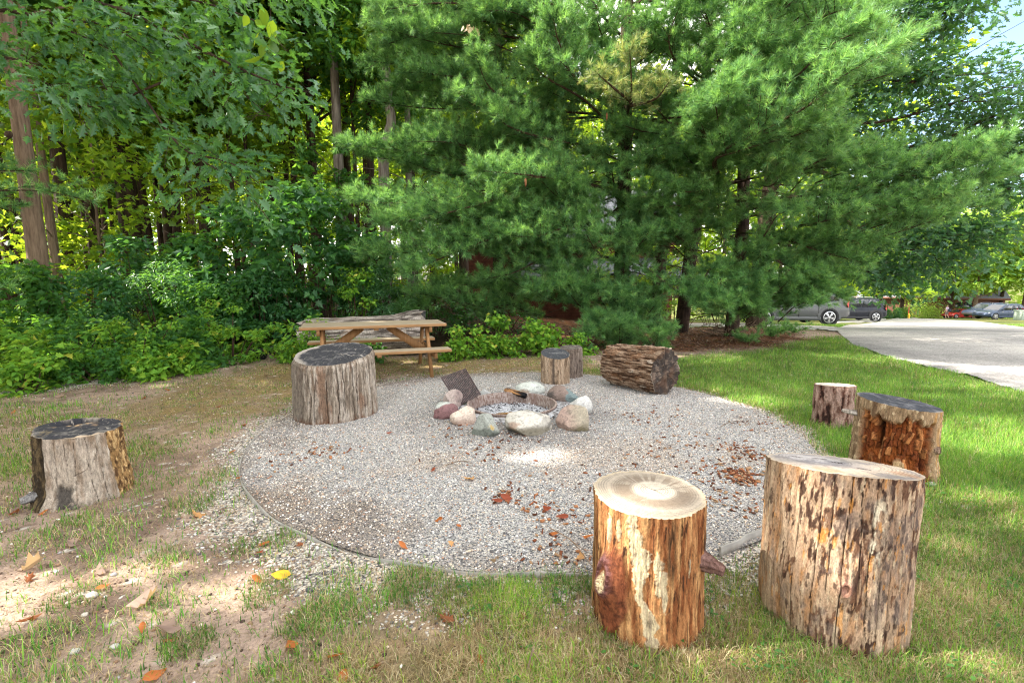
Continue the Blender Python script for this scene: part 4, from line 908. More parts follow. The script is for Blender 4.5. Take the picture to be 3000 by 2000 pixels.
M_OAK = leaf_mat('oak_leaf', [(0, (.036, .11, .058)), (.6, (.062, .165, .080)), (1, (.11, .23, .09))], (.26, .56, .06), .38, .38, .5)
M_BACK = leaf_mat('backlit_leaf', [(0, (.03, .10, .018)), (.5, (.06, .17, .022)), (1, (.13, .25, .03))], (.50, .72, .035), .53, .45, .35, .55)
M_LIME = leaf_mat('lime_leaf', [(0, (.035, .12, .022)), (.35, (.08, .22, .024)), (.7, (.15, .33, .03)), (.95, (.24, .42, .045)), (1, (.45, .42, .06))], (.42, .62, .05), .34, .55, .25)
M_SUN = leaf_mat('sunny_leaf', [(0, (.08, .19, .028)), (.5, (.17, .32, .045)), (1, (.32, .42, .08))], (.45, .60, .06), .4, .5, .3)
M_OAKD = leaf_mat('dark_oak_leaf', [(0, (.022, .075, .044)), (.6, (.040, .112, .060)), (1, (.075, .165, .075))], (.18, .42, .06), .34, .38, .5)
def bark_mat(name, a, b, sc=(14, 14, 2.2), st=.9):
    t = NT(name); n = t.noise(t.mapping(sc), 1, 6, .65); m = t.noise(t.mapping((1.5, 1.5, .5)), 1, 3)
    c = t.mixc(t.ramp(n, [(.35, 0), (.65, 1)]), b, a); c = t.mixc(1, c, t.ramp(m, [(.3, .7), (.7, 1.2)]), 'MULTIPLY')
    return t.pbr(c, .9, .15, t.bump(n, st, .03))
M_BARK = bark_mat('dark_bark', lin(86, 70, 58), lin(44, 36, 30)); M_BARKL = bark_mat('brown_bark', lin(138, 118, 100), lin(98, 82, 68), (26, 26, 3.5), .5)
M_BARKG = bark_mat('grey_bark', lin(150, 140, 130), lin(92, 82, 74), (16, 16, 2)); M_TWIG = bark_mat('twig_bark', lin(84, 66, 52), lin(50, 40, 32))
M_PBARK = bark_mat('pine_bark', lin(80, 64, 54), lin(40, 32, 28), (12, 12, 4))
def trunk_path(h, bend, seed, n=14):
    r = np.random.default_rng(seed); z = np.linspace(-.1, h, n); o = r.normal(0, 1, 2) * bend
    x = o[0] * np.sin(z / h * 2.2 + r.uniform(0, 3)); y = o[1] * np.sin(z / h * 1.7 + r.uniform(0, 3)); return np.column_stack([x - x[0], y - y[0], z])
def taper(r, n, flare=.35): u = np.linspace(0, 1, n); return r * (1 - .72 * u) * (1 + flare * np.exp(-u * 16))
SDIR = np.array([math.sin(SUN_ROT) * math.cos(SUN_EL), math.cos(SUN_ROT) * math.cos(SUN_EL), math.sin(SUN_EL)])
GAPS = [(np.array(p, float), r) for p, r in [(gnd(x, y), r) for x, y, r in GAP_G] + [(at(x, y, Y), r) for x, y, Y, r in GAP_A]]
def open_to_sun(P, w, s=1.0):
    """leaves kept: the canopy has openings where the sun reaches the ground in patches"""
    k = np.ones(len(P), bool); W = P * s + np.asarray(w, float)
    for T0, r in GAPS:
        d = W - T0; t = d @ SDIR; q = np.linalg.norm(d - t[:, None] * SDIR, axis=1); k &= ~((t > .7) & (q < r + .14))
    return k
def crown_mesh(seed, cen, rad, ncl, nl, size, T, mat, clr=(.8, .8, .5), hollow=.5, name='crown', world=None):
    rg = np.random.default_rng(seed); o = rg.normal(0, 1, (ncl, 3)); o /= np.linalg.norm(o, axis=1)[:, None]
    C_ = np.array(cen) + o * (rg.uniform(hollow ** 3, 1, (ncl, 1)) ** (1 / 3)) * np.array(rad)
    P, of = cloud(C_, np.array(clr) * rg.uniform(.6, 1.25, (ncl, 1)), nl, rg)
    if world is not None: k = open_to_sun(P, world[:3], world[3] if len(world) > 3 else 1.0); P, of = P[k], of[k]
    V, Fc = leaves(P, size * rg.uniform(.6, 1.2, len(P)), T, .3, 1.0, of * .5, rg)
    return mesh(name, V, Fc, mat), C_
def limbs_mesh(mb, path, C_, n, r0, seed, lo=.3):
    rg = np.random.default_rng(seed)
    for i in rg.choice(len(C_), min(n, len(C_)), replace=False):
        c = C_[i]; zt = max(lo * path[-1, 2], min(c[2] - .25 * np.hypot(c[0], c[1]) - .3, path[-1, 2] * .95)); k = np.interp(zt, path[:, 2], np.arange(len(path))); k0 = int(k); p = path[min(k0, len(path) - 1)]
        m = p * .5 + c * .5 + np.array([0, 0, .12 * np.linalg.norm(c - p)]) * rg.uniform(-.3, 1); mb.tube(curve([p, m, c], 7), np.linspace(r0, r0 * .18, 7), 6, False)
def make_tree(name, label, base, h, r, cen, rad, ncl, nl, size, T, mat, bark, seed, group=None, nlimb=14, clr=(.9, .9, .55), bend=.15, hollow=.4, rotz=0.0, cat='tree'):
    root = thing(name, label, cat, (base[0], base[1], float(gz(base[0], base[1])) - .05), rotz, group)
    path = trunk_path(h, bend, seed); mb = MB(); mb.tube(path, taper(r, len(path)), 12); me, C_ = crown_mesh(seed, cen, rad, ncl, nl, size, T, mat, clr, hollow, world=(*base, 0) if rotz == 0 else None)
    limbs_mesh(mb, path, C_, nlimb, r * .32, seed); mb.obj('trunk', bark, root, True); obj('crown', me, root); return root

# ---------------------------------------------------------------- the wood at the left: trunks one can tell apart
def px_tree(px, wpx, Y, top_lean=0.0):
    X = at(px, 815, Y)[0]; return (X, Y), wpx / F * Y * .5
big = make_tree('maple_tree', 'thick pale brown trunk standing nearest at the left edge of the woods', px_tree(118, 84, 8.3)[0], 13, .155, (0, 0, 11), (3.0, 3.0, 3.2), 60, 9000, .13, T_MAPLE, M_MAPLE, M_BARKL, 301, bend=.05)
big.rotation_euler = (0, math.radians(-.6), 0)
for z, s in ((3.75, .05), (2.7, .045)):
    V, Q = lathe([(0.001, .03), (.03, .028), (.05, .012), (.062, -.02)], 14); kn = MB(); M = Matrix.Translation((.03, -.22, z)) @ Matrix.Rotation(PI / 2, 4, 'X') @ Matrix.Scale(s / .05, 4)
    kn.add([tuple(M @ Vector(v)) for v in V], Q); kn.obj('branch_scar', M_BARK, big, True)
SPEC = [  # px, width px, distance, height, bark, label
    (172, 26, 10.5, 11, M_BARKL, 'slim pale trunk just right of the thickest trunk at the left'),
    (212, 46, 12.5, 13, M_BARK, 'dark straight trunk second behind the thick pale trunk at left'),
    (288, 40, 14.0, 13, M_BARK, 'dark forked trunk right of the slim pale ones in the left woods'),
    (302, 11, 11.5, 7, M_BARKL, 'thin pale sapling stem before the dark forked trunk'),
    (402, 34, 15.0, 14, M_BARK, 'dark trunk in the middle of the left woods behind the oak leaves'),
    (522, 28, 16.0, 14, M_BARK, 'dark trunk with a leaning neighbour in the left woods'),
    (482, 18, 17.0, 12, M_BARK, 'leaning thin dark trunk in the left woods'),
    (575, 22, 16.5, 13, M_BARKL, 'brown thin trunk right of centre in the left woods'),
    (642, 20, 18.0, 13, M_BARK, 'dark slender trunk behind the hanging oak spray'),
    (880, 24, 16.0, 14, M_BARK, 'dark trunk with vines left of the pines'),
    (1004, 36, 13.5, 13, M_BARKG, 'furrowed grey brown trunk rising behind the picnic table'),
    (1098, 26, 15.0, 14, M_BARK, 'dark ivy covered trunk just left of the crooked grey trunk'),
    (1204, 24, 13.6, 13, M_BARKG, 'straight brownish trunk right of the crooked grey trunk'),
    (345, 13, 14.5, 10, M_BARK, 'very thin dark stem right of the dark forked trunk'), (440, 15, 13.5, 11, M_BARK, 'thin dark stem right of the middle dark trunk'), (250, 12, 13.5, 10, M_BARK, 'thin stem between the two dark trunks at left'), (605, 12, 14.0, 11, M_BARK, 'thin dark stem right of the brown thin trunk'), (700, 18, 15.0, 12, M_BARK, 'dark thin trunk above the maple thicket'), (745, 12, 14.0, 11, M_BARK, 'very thin stem above the maple thicket'), (812, 20, 17.0, 13, M_BARK, 'dark trunk left of the vine covered one'), (935, 15, 15.0, 12, M_BARK, 'thin dark trunk left of the furrowed grey brown one'), (1055, 14, 14.5, 12, M_BARK, 'thin dark trunk between furrowed trunk and ivy covered trunk'), (5, 16, 11.5, 11, M_BARK, 'thin dark trunk cut by the left border'),
    (30, 30, 13.0, 13, M_BARK, 'dark trunk at the far left edge behind the pale one')]
var = [(crown_mesh(400 + k, (0, 0, 0), (2.6, 2.6, 3.4), 46, 5200, .17, T_MAPLE, [M_BACK, M_MAPLE, M_BACK, M_BACK][k], (.85, .85, .5), .3)) for k in range(4)]
for i, (px, w, Y, h, bk, lab) in enumerate(SPEC):
    (x, y), r = px_tree(px, w, Y); root = thing('woodland_tree', lab, 'tree', (x, y, -.05), 0.0, 'trees of the left woods')
    path = trunk_path(h, .12, 500 + i); mb = MB(); mb.tube(path, taper(r, len(path), .25), 10)
    zc = h - 3.0; me, C_ = crown_mesh(430 + i, (0, 0, 0), (2.6, 2.6, 3.4), 46, 5200, .17, T_MAPLE, [M_BACK, M_MAPLE, M_BACK, M_BACK][i % 4], (.85, .85, .5), .3, world=(x + path[-3][0], y + path[-3][1], zc)); limbs_mesh(mb, path, C_ * .9 + np.array([0, 0, zc]), 9, r * .35, 600 + i)
    for q in range(4):      # bare low twigs
        z = random.uniform(2, 5); a = random.uniform(0, 6.3); p = np.array([0, 0, z]); e = p + np.array([math.cos(a), math.sin(a), random.uniform(-.1, .5)]) * random.uniform(.5, 1.4); mb.tube(curve([p, (p + e) / 2 + [0, 0, .1], e], 5), np.linspace(.018, .005, 5), 5, False)
    mb.obj('trunk', bk, root, True); c = obj('crown', me, root); c.location = (path[-3][0], path[-3][1], zc)
# the crooked grey trunk
cp = [at(1132, 820, 13.2) * [1, 1, 0] + [0, 0, -.1], at(1128, 600, 13.2), at(1124, 440, 13.2), at(1146, 360, 13.2), at(1136, 290, 13.2), at(1138, 240, 13.2), at(1120, 100, 13.3), at(1150, -200, 13.6)]
b0 = np.array([cp[0][0], cp[0][1], 0]); root = thing('crooked_tree', 'crooked light grey trunk with peeling bark left of the pines', 'tree', b0)
mb = MB(); mb.tube(curve(cp, 40) - b0, np.linspace(.15, .09, 40), 14); mb.obj('trunk', bark_mat('peeling_bark', lin(168, 158, 150), lin(104, 88, 80), (18, 18, 1.6)), root, True)
c = obj('crown', var[1][0], root); c.location = (.1, .4, 9.2)
# deeper trees: same kinds again and again
rt = np.random.default_rng(77); protos = []
for k in range(3):
    protos.append(make_tree('distant_woodland_tree', 'slim dark tree standing deeper in the sunlit woods', (-20 - 5 * k, 24 + 3 * k), 14, .15, (0, 0, 9.6), (3.0, 3.0, 4.9), 60, 5600, .20, T_FARM, M_BACK, M_BARK, 700 + k, 'slim trees deeper in the woods', 10, (1.0, 1.0, .55), .25, .2))
spots = []
for _ in range(400):
    y = rt.uniform(15, 40); x = rt.uniform(-1.12 * y, -.12 * y + 1)
    if all((x - a) ** 2 + (y - b) ** 2 > 4.2 for a, b in spots): spots.append((x, y))
    if len(spots) >= 46: break
spots += [(-2, 27), (1.5, 29), (4.5, 30), (8, 31), (11, 29), (14, 32), (17, 30), (6, 36), (13, 38), (0, 36), (20, 36)]
for i, (x, y) in enumerate(spots): dup(protos[i % 3], (x, y, -.05), rt.uniform(0, 6.28), rt.uniform(.8, 1.25))
# the wood goes on behind, one mass
rb = np.random.default_rng(88); n = 76000
P = np.column_stack([rb.uniform(-75, 36, n), rb.uniform(38, 56, n), rb.uniform(0, 1, n) ** 1.15 * 20]); P = P[fbm(P[:, 0] * .18, P[:, 1] * .1, P[:, 2] * .22, 801, 3) > -.36]
V, Fc = leaves(P, rb.uniform(.35, .75, len(P)), T_FARM, .3, 1.0, None, rb)
tag(obj('far_woods', mesh('far_woods', V, Fc, M_BACK)), 'continuous far mass of sunlit leaves deep in the woods', 'woods', kind='stuff')

# ---------------------------------------------------------------- oak reaching in from the left
oak_b = (-8.6, 5.6); ob = np.array([oak_b[0], oak_b[1], 0.])
OAKS = [  # px paths with distance
    [(-420, 60, 6.2), (0, 30, 6.5), (200, 90, 6.5), (330, 150, 6.4)], [(-420, 120, 6.2), (-40, 160, 6.3), (120, 190, 6.2)],
    [(0, -60, 6.6), (350, 30, 6.6), (560, 130, 6.5), (700, 200, 6.3), (820, 250, 6.2), (930, 275, 6.1)],
    [(350, -40, 6.6), (600, 10, 6.4), (760, 70, 6.2), (840, 150, 6.1)], [(540, 100, 6.5), (600, 190, 6.4), (680, 250, 6.3), (790, 340, 6.2)],
    [(320, 140, 6.5), (420, 280, 6.4), (520, 420, 6.4), (640, 500, 6.3), (720, 560, 6.2), (800, 660, 6.1)], [(280, 200, 6.5), (330, 300, 6.4)],
    [(560, 450, 6.4), (680, 480, 6.3), (760, 540, 6.2)], [(200, 60, 6.7), (330, 80, 6.6), (450, 160, 6.4)], [(-300, -150, 6.4), (300, -130, 6.5), (700, -90, 6.4), (900, -20, 6.3)], [(480, 240, 6.5), (300, 310, 6.3), (220, 300, 6.2)]]
root = thing('oak_tree', 'oak whose lobed dark leafy boughs hang in from the upper left', 'tree', (oak_b[0], oak_b[1], 0))
mb = MB(); tp = trunk_path(11, .1, 901); mb.tube(tp, taper(.27, len(tp)), 14); LP, LD = [], []
for b in OAKS:
    pts = curve([at(*q) for q in b], 26); s0 = np.array([oak_b[0], oak_b[1], 4.2 + .5 * random.random()])
    full = np.vstack([curve([s0, (s0 + pts[0]) / 2 + [0, 0, .5], pts[0]], 8)[:-1], pts]) if b[0][0] <= 0 else pts
    mb.tube(full - ob, np.linspace(.045 if b[0][0] <= 0 else .016, .004, len(full)), 6, False)
    for k in range(int(len(pts) * (2.1 if pts[:, 2].mean() > 3.9 else 1.35))):
        p = pts[rng.integers(3, len(pts))]; tw = rng.normal(0, 1, 3) * [.26, .34, .20]; e = p + tw
        if k % 3 == 0: mb.tube(np.array([p, (p + e) / 2 + [0, 0, .03], e]) - ob, [.004, .003, .002], 4, False)
        m = rng.integers(5, 10); LP.append(e + rng.normal(0, 1, (m, 3)) * [.10, .10, .06]); LD.append(np.tile(unit(tw + np.array([.25, 0, -.1])) * 1.0, (m, 1)))
LP, LD = np.vstack(LP), np.vstack(LD)
V, Fc = leaves(LP - ob, rng.uniform(.10, .19, len(LP)), T_OAK, .25, .8, LD)
mb.obj('trunk', M_BARK, root, True); obj('hanging_foliage', mesh('hanging_foliage', V, Fc, M_OAK), root)
me, C_ = crown_mesh(902, (0, 0, 8.4), (3.4, 3.4, 2.6), 60, 7000, .2, T_FARM, M_OAK, (.9, .9, .55), .4, world=(*oak_b, 0)); obj('crown', me, root)
# a few bright leaves of a vine near the top
P = np.array([at(px, py, 5.6) for px, py in ((770, 20), (800, 60), (818, 90), (790, 75), (760, 95), (745, 60), (775, 130), (725, 45), (810, 130), (765, 165), (830, 180))]); vb = P.mean(0)
V, Fc = leaves(P - vb, rng.uniform(.14, .22, len(P)), T_OVAL, 1.0, .3); o = obj('vine_leaves', mesh('vine_leaves', V, Fc, M_BACK), None, vb); tag(o, 'bright yellow green drooping vine leaves among the oak boughs at the top', 'vine')

# ---------------------------------------------------------------- shrubs and saplings at the wood's edge
def shrub(name, label, px, ptop, Y, wpx, nl, size, T, mat, seed, cat='shrub', depth_=None, zlow=.05, group=None, dens_top=1.0):
    rg = np.random.default_rng(seed); top = at(px, ptop, Y); X = top[0]; hgt = max(top[2], .2); rx = wpx / F * Y / 2; ry = depth_ or min(rx * .7, 1.0)
    g = float(ground_h(X, Y)); root = thing(name, label, cat, (X, Y, g - .02), 0.0, group)
    ncl = max(10, int(nl / 45)); zc = rg.uniform(zlow, 1, ncl) ** .85; w = np.sqrt(np.clip(1.05 - (zc * .95) ** 3, .06, 1)) * (rg.uniform(.45, 1.15, ncl) if cat == 'weeds' else 1); zc = zc * (rg.uniform(.35, 1.15, ncl) if cat == 'weeds' else 1); a = rg.uniform(0, 2 * PI, ncl); q = np.sqrt(rg.uniform(.1, 1, ncl))
    C_ = np.column_stack([rx * w * q * np.cos(a), ry * w * q * np.sin(a), zc * hgt])
    cr = size * 2.2; P, of = cloud(C_, np.tile([cr, cr, cr * .6], (ncl, 1)), nl, rg); P[:, 2] = np.maximum(P[:, 2], .04)
    V, Fc = leaves(P, size * rg.uniform(.6, 1.2, nl), T, .35, 1.0, of * .4 + np.array([0, -.45, 0]), rg)
    mb = MB()
    for i in range(min(14, ncl)):
        c = C_[i]; b = np.array([c[0] * .35, c[1] * .35, -.05]); mb.tube(curve([b, (b + c) / 2 + [0, 0, .1 * hgt], c], 6), np.linspace(.012, .004, 6), 5, False)
    mb.obj('stems', M_TWIG, root, True); obj('foliage', mesh('foliage', V, Fc, mat), root); return root
SH = [
    ('maple_sapling', 'broad leaved dark green maple sapling behind the picnic table, the tallest of the thicket', 900, 560, 9.9, 420, 2600, .17, T_MAPLE, M_DARK),
    ('maple_sapling', 'leafy maple sapling in the thicket left of the tallest one', 690, 600, 10.2, 360, 2200, .16, T_MAPLE, M_DARK),
    ('maple_sapling', 'maple sapling with light leaves over the middle of the thicket', 560, 690, 10.0, 320, 1900, .15, T_MAPLE, M_MAPLE),
    ('shrub', 'dark rounded shrub left of the maple saplings in the thicket', 400, 700, 9.9, 330, 2400, .12, T_OVAL, M_DARK),
    ('shrub', 'feathery blue green shrub before the dark thicket', 470, 770, 9.0, 230, 2600, .085, T_NARROW, M_OAK),
    ('shrub', 'dark green shrub at the foot of the thick pale trunk', 235, 800, 8.6, 280, 2400, .11, T_OVAL, M_DARK),
    ('shrub', 'leafy green shrub left of the thick pale trunk', 40, 770, 7.8, 260, 2600, .11, T_MAPLE, M_MAPLE),
    ('shrub', 'shrub with bluish leaves behind the log at left of the pines', 1090, 770, 9.9, 260, 2400, .10, T_NARROW, M_OAK),
    ('shrub', 'low dark shrub right under the maple saplings', 760, 800, 9.4, 300, 2600, .11, T_OVAL, M_DARK),
    ('shrub', 'mid green shrub between feathery shrub and the low dark one', 610, 830, 9.1, 260, 2400, .10, T_OVAL, M_MAPLE),
    ('shrub', 'pale flowering shrub with lime tips right behind the log', 1040, 790, 9.4, 110, 900, .09, T_OVAL, M_LIME),
    ('sapling', 'sunlit sapling deep between the dark trunks at left', 330, 650, 15.5, 420, 1100, .15, T_FARM, M_BACK),
    ('sapling', 'sunlit sapling behind the maple thicket', 620, 620, 15.0, 460, 1200, .15, T_FARM, M_BACK),
    ('sapling', 'leafy sapling left of the crooked grey trunk', 960, 420, 12.5, 300, 1700, .15, T_MAPLE, M_MAPLE),
    ('sapling', 'sunlit sapling at the left edge behind the pale trunk', 60, 640, 13.0, 330, 1000, .15, T_FARM, M_BACK),
    ('sapling', 'leafy sapling in the gap right of the crooked trunk', 1200, 480, 15.5, 300, 1500, .15, T_FARM, M_BACK),
    ('maple_sapling', 'young maple with wide leaves under the pine boughs behind the log', 1050, 680, 11.2, 260, 1300, .15, T_MAPLE, M_DARK),
    ('shrub', 'shadowed shrub under the lowest boughs of the leftmost pine', 1260, 850, 11.8, 260, 1600, .09, T_OVAL, M_DARK),
    ('shrub', 'shadowed shrub in the dark gap between the pine boughs', 1460, 860, 12.6, 240, 1600, .08, T_OVAL, M_DARK),
    ('shrub', 'sunlit shrub seen through the gap beside the pine trunks', 1990, 690, 17.5, 300, 2200, .13, T_FARM, M_BACK),
    ('shrub', 'sunlit bush between the pine trunks and the grey car', 2110, 700, 19.5, 260, 1900, .13, T_FARM, M_BACK),
    ('shrub', 'bright bush behind the trunks in front of the house', 1850, 660, 18.0, 260, 1900, .13, T_FARM, M_BACK)]
for i, (nm, lab, px, pt, Y, w, nl, sz, T, m) in enumerate(SH): shrub(nm, lab, px, pt, Y, w, nl, sz, T, m, 1000 + i)
# lime green weeds: taller clumps one can tell apart
WD = [('lime green weed clump tallest beside the left end of the picnic table', 880, 880, 8.2, 240), ('lime green weed clump left of the two charred logs', 660, 910, 8.0, 240), ('lime green weeds before the feathery shrub', 520, 930, 7.6, 230),
      ('lime green weed clump with yellow leaves in the middle of the left bank', 380, 920, 7.0, 260), ('lime green weed clump under the thick pale trunk', 200, 940, 6.8, 240), ('leafy weed clump at the left edge of the picture', 40, 920, 6.3, 220),
      ('lowest weed clump hanging over the gravel at the left edge', 70, 1085, 5.9, 130), ('weed clump creeping over the gravel strip', 300, 1000, 6.6, 220), ('weed clump at the right end of the gravel strip', 480, 1000, 7.0, 200),
      ('bright weed clump right of the picnic table', 1370, 940, 8.3, 110), ('bright low weeds in front of the dark gap under the pines', 1470, 965, 8.4, 130), ('bright weeds right of the table bench under the pine', 1590, 945, 8.6, 130), ('bright small weed behind the small stump', 1690, 965, 8.7, 110), ('lone weed beside the bench end', 1330, 965, 8.0, 80),
      ('tall thin weed stem clump under the pine', 1455, 920, 8.9, 60), ('weed growing under the picnic table by the log', 1075, 1000, 7.9, 70), ('leafy sprig in front of the left end of the grey log', 910, 962, 7.75, 60)]
for i, (lab, px, pt, Y, w) in enumerate(WD): shrub('weed_clump', lab, px, pt - [0, 34, 12, -10, 22][i % 5] * (i < 9), Y, w * (1.5 if i < 9 else 1.15), int(5.2 * w) + 140, [.085, .07, .10][i % 3], T_MAPLE if i % 3 else T_OVAL, M_MAPLE if i in (2, 4, 7, 15) else M_LIME, 1100 + i, 'weeds', zlow=.0, group='lime green weeds at the edge of the woods')
# low cover of the same leaves between them
ZC = gpoly((-900, 1160), (-300, 1150), (60, 1135), (220, 1085), (420, 1055), (560, 1062), (700, 1048), (860, 1030), (1000, 1010), (1130, 1000), (1130, 935), (-900, 935))
n = 150000; P = np.column_stack([rng.uniform(-12, -1, n), rng.uniform(4.6, 10.5, n)]); sd = poly_sdf(ZC, P[:, 0], P[:, 1]) + .55 * fbm(P[:, 0] * 1.6, P[:, 1] * 1.6, 0, 1201); hm = np.clip(sd * .55, .05, .75) * np.clip(.6 + 1.1 * fbm(P[:, 0] * 2.2, P[:, 1] * 2.2, 0, 1202), .15, 1.6)
ok = (sd > 0) & (rng.uniform(size=n) < .25 * np.clip(.9 + 1.2 * fbm(P[:, 0] * 1.1, P[:, 1] * 1.1, 0, 1207), .15, 1.6)); P, hm = P[ok], hm[ok]; zz = ground_h(P[:, 0], P[:, 1]) + np.maximum(hm * (rng.uniform(.25, 1, len(P)) ** .6), .03)
V, Fc = leaves(np.column_stack([P, zz]), rng.uniform(.06, .13, len(P)), T_MAPLE, .35, 1.0, np.tile([.1, -.5, 0], (len(P), 1)))
tag(obj('ground_cover', mesh('ground_cover', V, Fc, M_LIME)), 'low lime green leafy ground cover along the edge of the woods', 'ground cover', kind='stuff')
# ---------------------------------------------------------------- pines: boughs of long soft needles
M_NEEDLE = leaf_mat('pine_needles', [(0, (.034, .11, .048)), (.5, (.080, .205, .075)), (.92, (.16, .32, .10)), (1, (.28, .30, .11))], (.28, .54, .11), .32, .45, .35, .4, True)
M_PALE = leaf_mat('pale_needles', [(0, (.09, .17, .06)), (.5, (.18, .25, .08)), (1, (.40, .35, .14))], (.32, .42, .10), .30, .45, .4, .4, True)
class Pine:
    def __init__(s): s.p = []; s.a = []; s.sz = []; s.tn = []; s.mb = MB()
    def shoot(s, p, a, sz, tone=1.0): s.p.append(p); s.a.append(a); s.sz.append(sz); s.tn.append(tone)
    def bough(s, path, w, r0=.03, dens=1.0, up=.35, start=.25, size=1.0, rg=None):
        rg = rg or rng; L = np.linalg.norm(np.diff(path, axis=0), axis=1).sum(); n = max(8, int(L / .05)); pts = curve(path, n); tan = unit(np.gradient(pts, axis=0))
        s.mb.tube(pts, np.linspace(r0, .006, n), 6, False)
        lat = unit(np.cross(tan, np.array([0, 0, 1.]))); step = max(1, int(.10 / dens / (L / n)))
        i0 = int(start * n)
        for i in range(i0, n, step):
            u = (i - i0) / max(1, n - i0); side = 1 if (i // step) % 2 else -1
            bl = w * (1 - .75 * u ** 1.6) * (.35 + .65 * min(1, u * 5)) * rg.uniform(.55, 1.15)
            d = unit(tan[i] * rg.uniform(.5, .9) + lat[i] * side * rg.uniform(.5, 1.0) + np.array([0, 0, rg.uniform(-.25, .6) * up * 2]))
            q = pts[i]; m = max(2, int(bl / .135)); bp = [q]
            for k in range(1, m + 1):
                d = unit(d + rg.normal(0, .10, 3) + np.array([0, 0, .10])); q = q + d * bl / m; bp.append(q)
                if k > m * .25:
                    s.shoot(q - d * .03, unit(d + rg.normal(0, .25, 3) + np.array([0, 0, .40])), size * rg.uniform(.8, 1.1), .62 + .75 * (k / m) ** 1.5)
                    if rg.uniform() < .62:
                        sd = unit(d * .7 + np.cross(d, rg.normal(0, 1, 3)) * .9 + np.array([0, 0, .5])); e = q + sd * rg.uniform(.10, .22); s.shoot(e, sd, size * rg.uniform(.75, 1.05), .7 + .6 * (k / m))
            if m > 2: s.mb.tube(np.array(bp), np.linspace(.008, .003, len(bp)), 4, False)
        s.shoot(pts[-1], tan[-1], size * 1.1)
    def whorls(s, base, z0, z1, nper, L0, L1, seed, dz=.55, dens=.55, w=.55, droop=.1, azi=None):
        rg = np.random.default_rng(seed); z = z0
        while z < z1:
            t = (z - z0) / (z1 - z0)
            for k in range(nper):
                a = rg.uniform(0, 2 * PI) if azi is None else rg.uniform(*azi); L = (L0 + (L1 - L0) * t) * rg.uniform(.75, 1.15); d = np.array([math.cos(a), math.sin(a), 0])
                p0 = base + [0, 0, z + rg.uniform(-.2, .2)]; s.bough([p0, p0 + d * L * .5 + [0, 0, -droop * L * .3 + .05], p0 + d * L + [0, 0, .12 * L - droop * L]], w * (1 - .5 * t), .028, dens, .35, .3, 1.0, rg)
            z += dz * rg.uniform(.8, 1.2)
    def dead(s, base, z0, z1, n, seed, L=1.8):
        rg = np.random.default_rng(seed)
        for _ in range(n):
            a = rg.uniform(0, 2 * PI); z = rg.uniform(z0, z1); d = np.array([math.cos(a), math.sin(a), rg.uniform(-.35, .05)]); p = base + [0, 0, z]; l = L * rg.uniform(.4, 1.1)
            pts = curve([p, p + d * l * .5 + [0, 0, .06], p + d * l], 8); s.mb.tube(pts, np.linspace(.02, .005, 8), 5, False)
            for j in range(3): q = pts[rg.integers(3, 7)]; e = q + unit(d + rg.normal(0, .7, 3)) * l * .3; s.mb.tube(np.array([q, (q + e) / 2, e]), [.007, .005, .003], 4, False)
    def needles(s, b, nn=52, ln=.130, wd=.0072, rg=None):
        rg = rg or rng; p, a, z = np.array(s.p), unit(np.array(s.a)), np.array(s.sz); n = len(p)
        P = np.repeat(p, nn, 0); A = np.repeat(a, nn, 0); Z = np.repeat(z, nn); t = np.tile(np.linspace(0, 1, nn), n) ** .7
        r = rg.normal(0, 1, (n * nn, 3)); r = unit(r - (r * A).sum(1)[:, None] * A)
        ph = np.radians(80 - 62 * t + rg.normal(0, 7, n * nn))[:, None]; D = unit(A * np.cos(ph) + r * np.sin(ph)); ll = (ln * Z * rg.uniform(.75, 1.15, n * nn))[:, None]
        B = P + A * (t * .075 * Z)[:, None] - A * .03; tip = B + D * ll - np.array([0, 0, .10]) * (ll ** 1.0) * .5
        wv = unit(np.cross(D, rg.normal(0, 1, (n * nn, 3)))) * wd * .5
        V = np.stack([B - wv, B + wv, tip], 1).reshape(-1, 3) - b
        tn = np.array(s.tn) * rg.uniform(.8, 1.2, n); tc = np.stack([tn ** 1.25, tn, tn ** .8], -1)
        return V, np.arange(len(V)).reshape(-1, 3), np.repeat(tc, nn * 3, 0)
    def finish(s, name, label, base, trunk, rad, mat=M_NEEDLE, nn=52, wd=.0072):
        b = np.array([base[0], base[1], float(gz(*base[:2]))]); root = thing(name, label, 'pine tree', b)
        mb = MB(); tp = np.asarray(trunk) - b; mb.tube(tp, rad, 14); mb.obj('trunk', M_PBARK, root, True)
        for i in range(len(s.mb.V)): s.mb.V[i] = s.mb.V[i] - b
        s.mb.obj('boughs', M_TWIG, root, True)
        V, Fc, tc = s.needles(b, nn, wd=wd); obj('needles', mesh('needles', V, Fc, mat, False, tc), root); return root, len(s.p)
def fill(P, seed, boxes, trunk_px):
    rg = np.random.default_rng(seed)
    for x0, x1, y0, y1, n, Ya, Yb in boxes:
        for _ in range(n):
            x, y, Y = rg.uniform(x0, x1), rg.uniform(y0, y1), rg.uniform(Ya, Yb); tx = x + np.clip((trunk_px - x) * .45, -330, 330); sg = rg.uniform(-60, 20)
            B(P, [(tx, y + rg.uniform(20, 90), Y + 1.0), ((x + tx) / 2, y + rg.uniform(0, 50), Y + .4), (x, y, Y)], rg.uniform(.42, .62), 1.1, .35, .15, .014)
def B(P, pts, w, dens=1.0, up=.35, start=.2, r0=.03, size=1.0): P.bough(np.array([at(*q) for q in pts]), w, r0, dens, up, start, size)
tot = 0
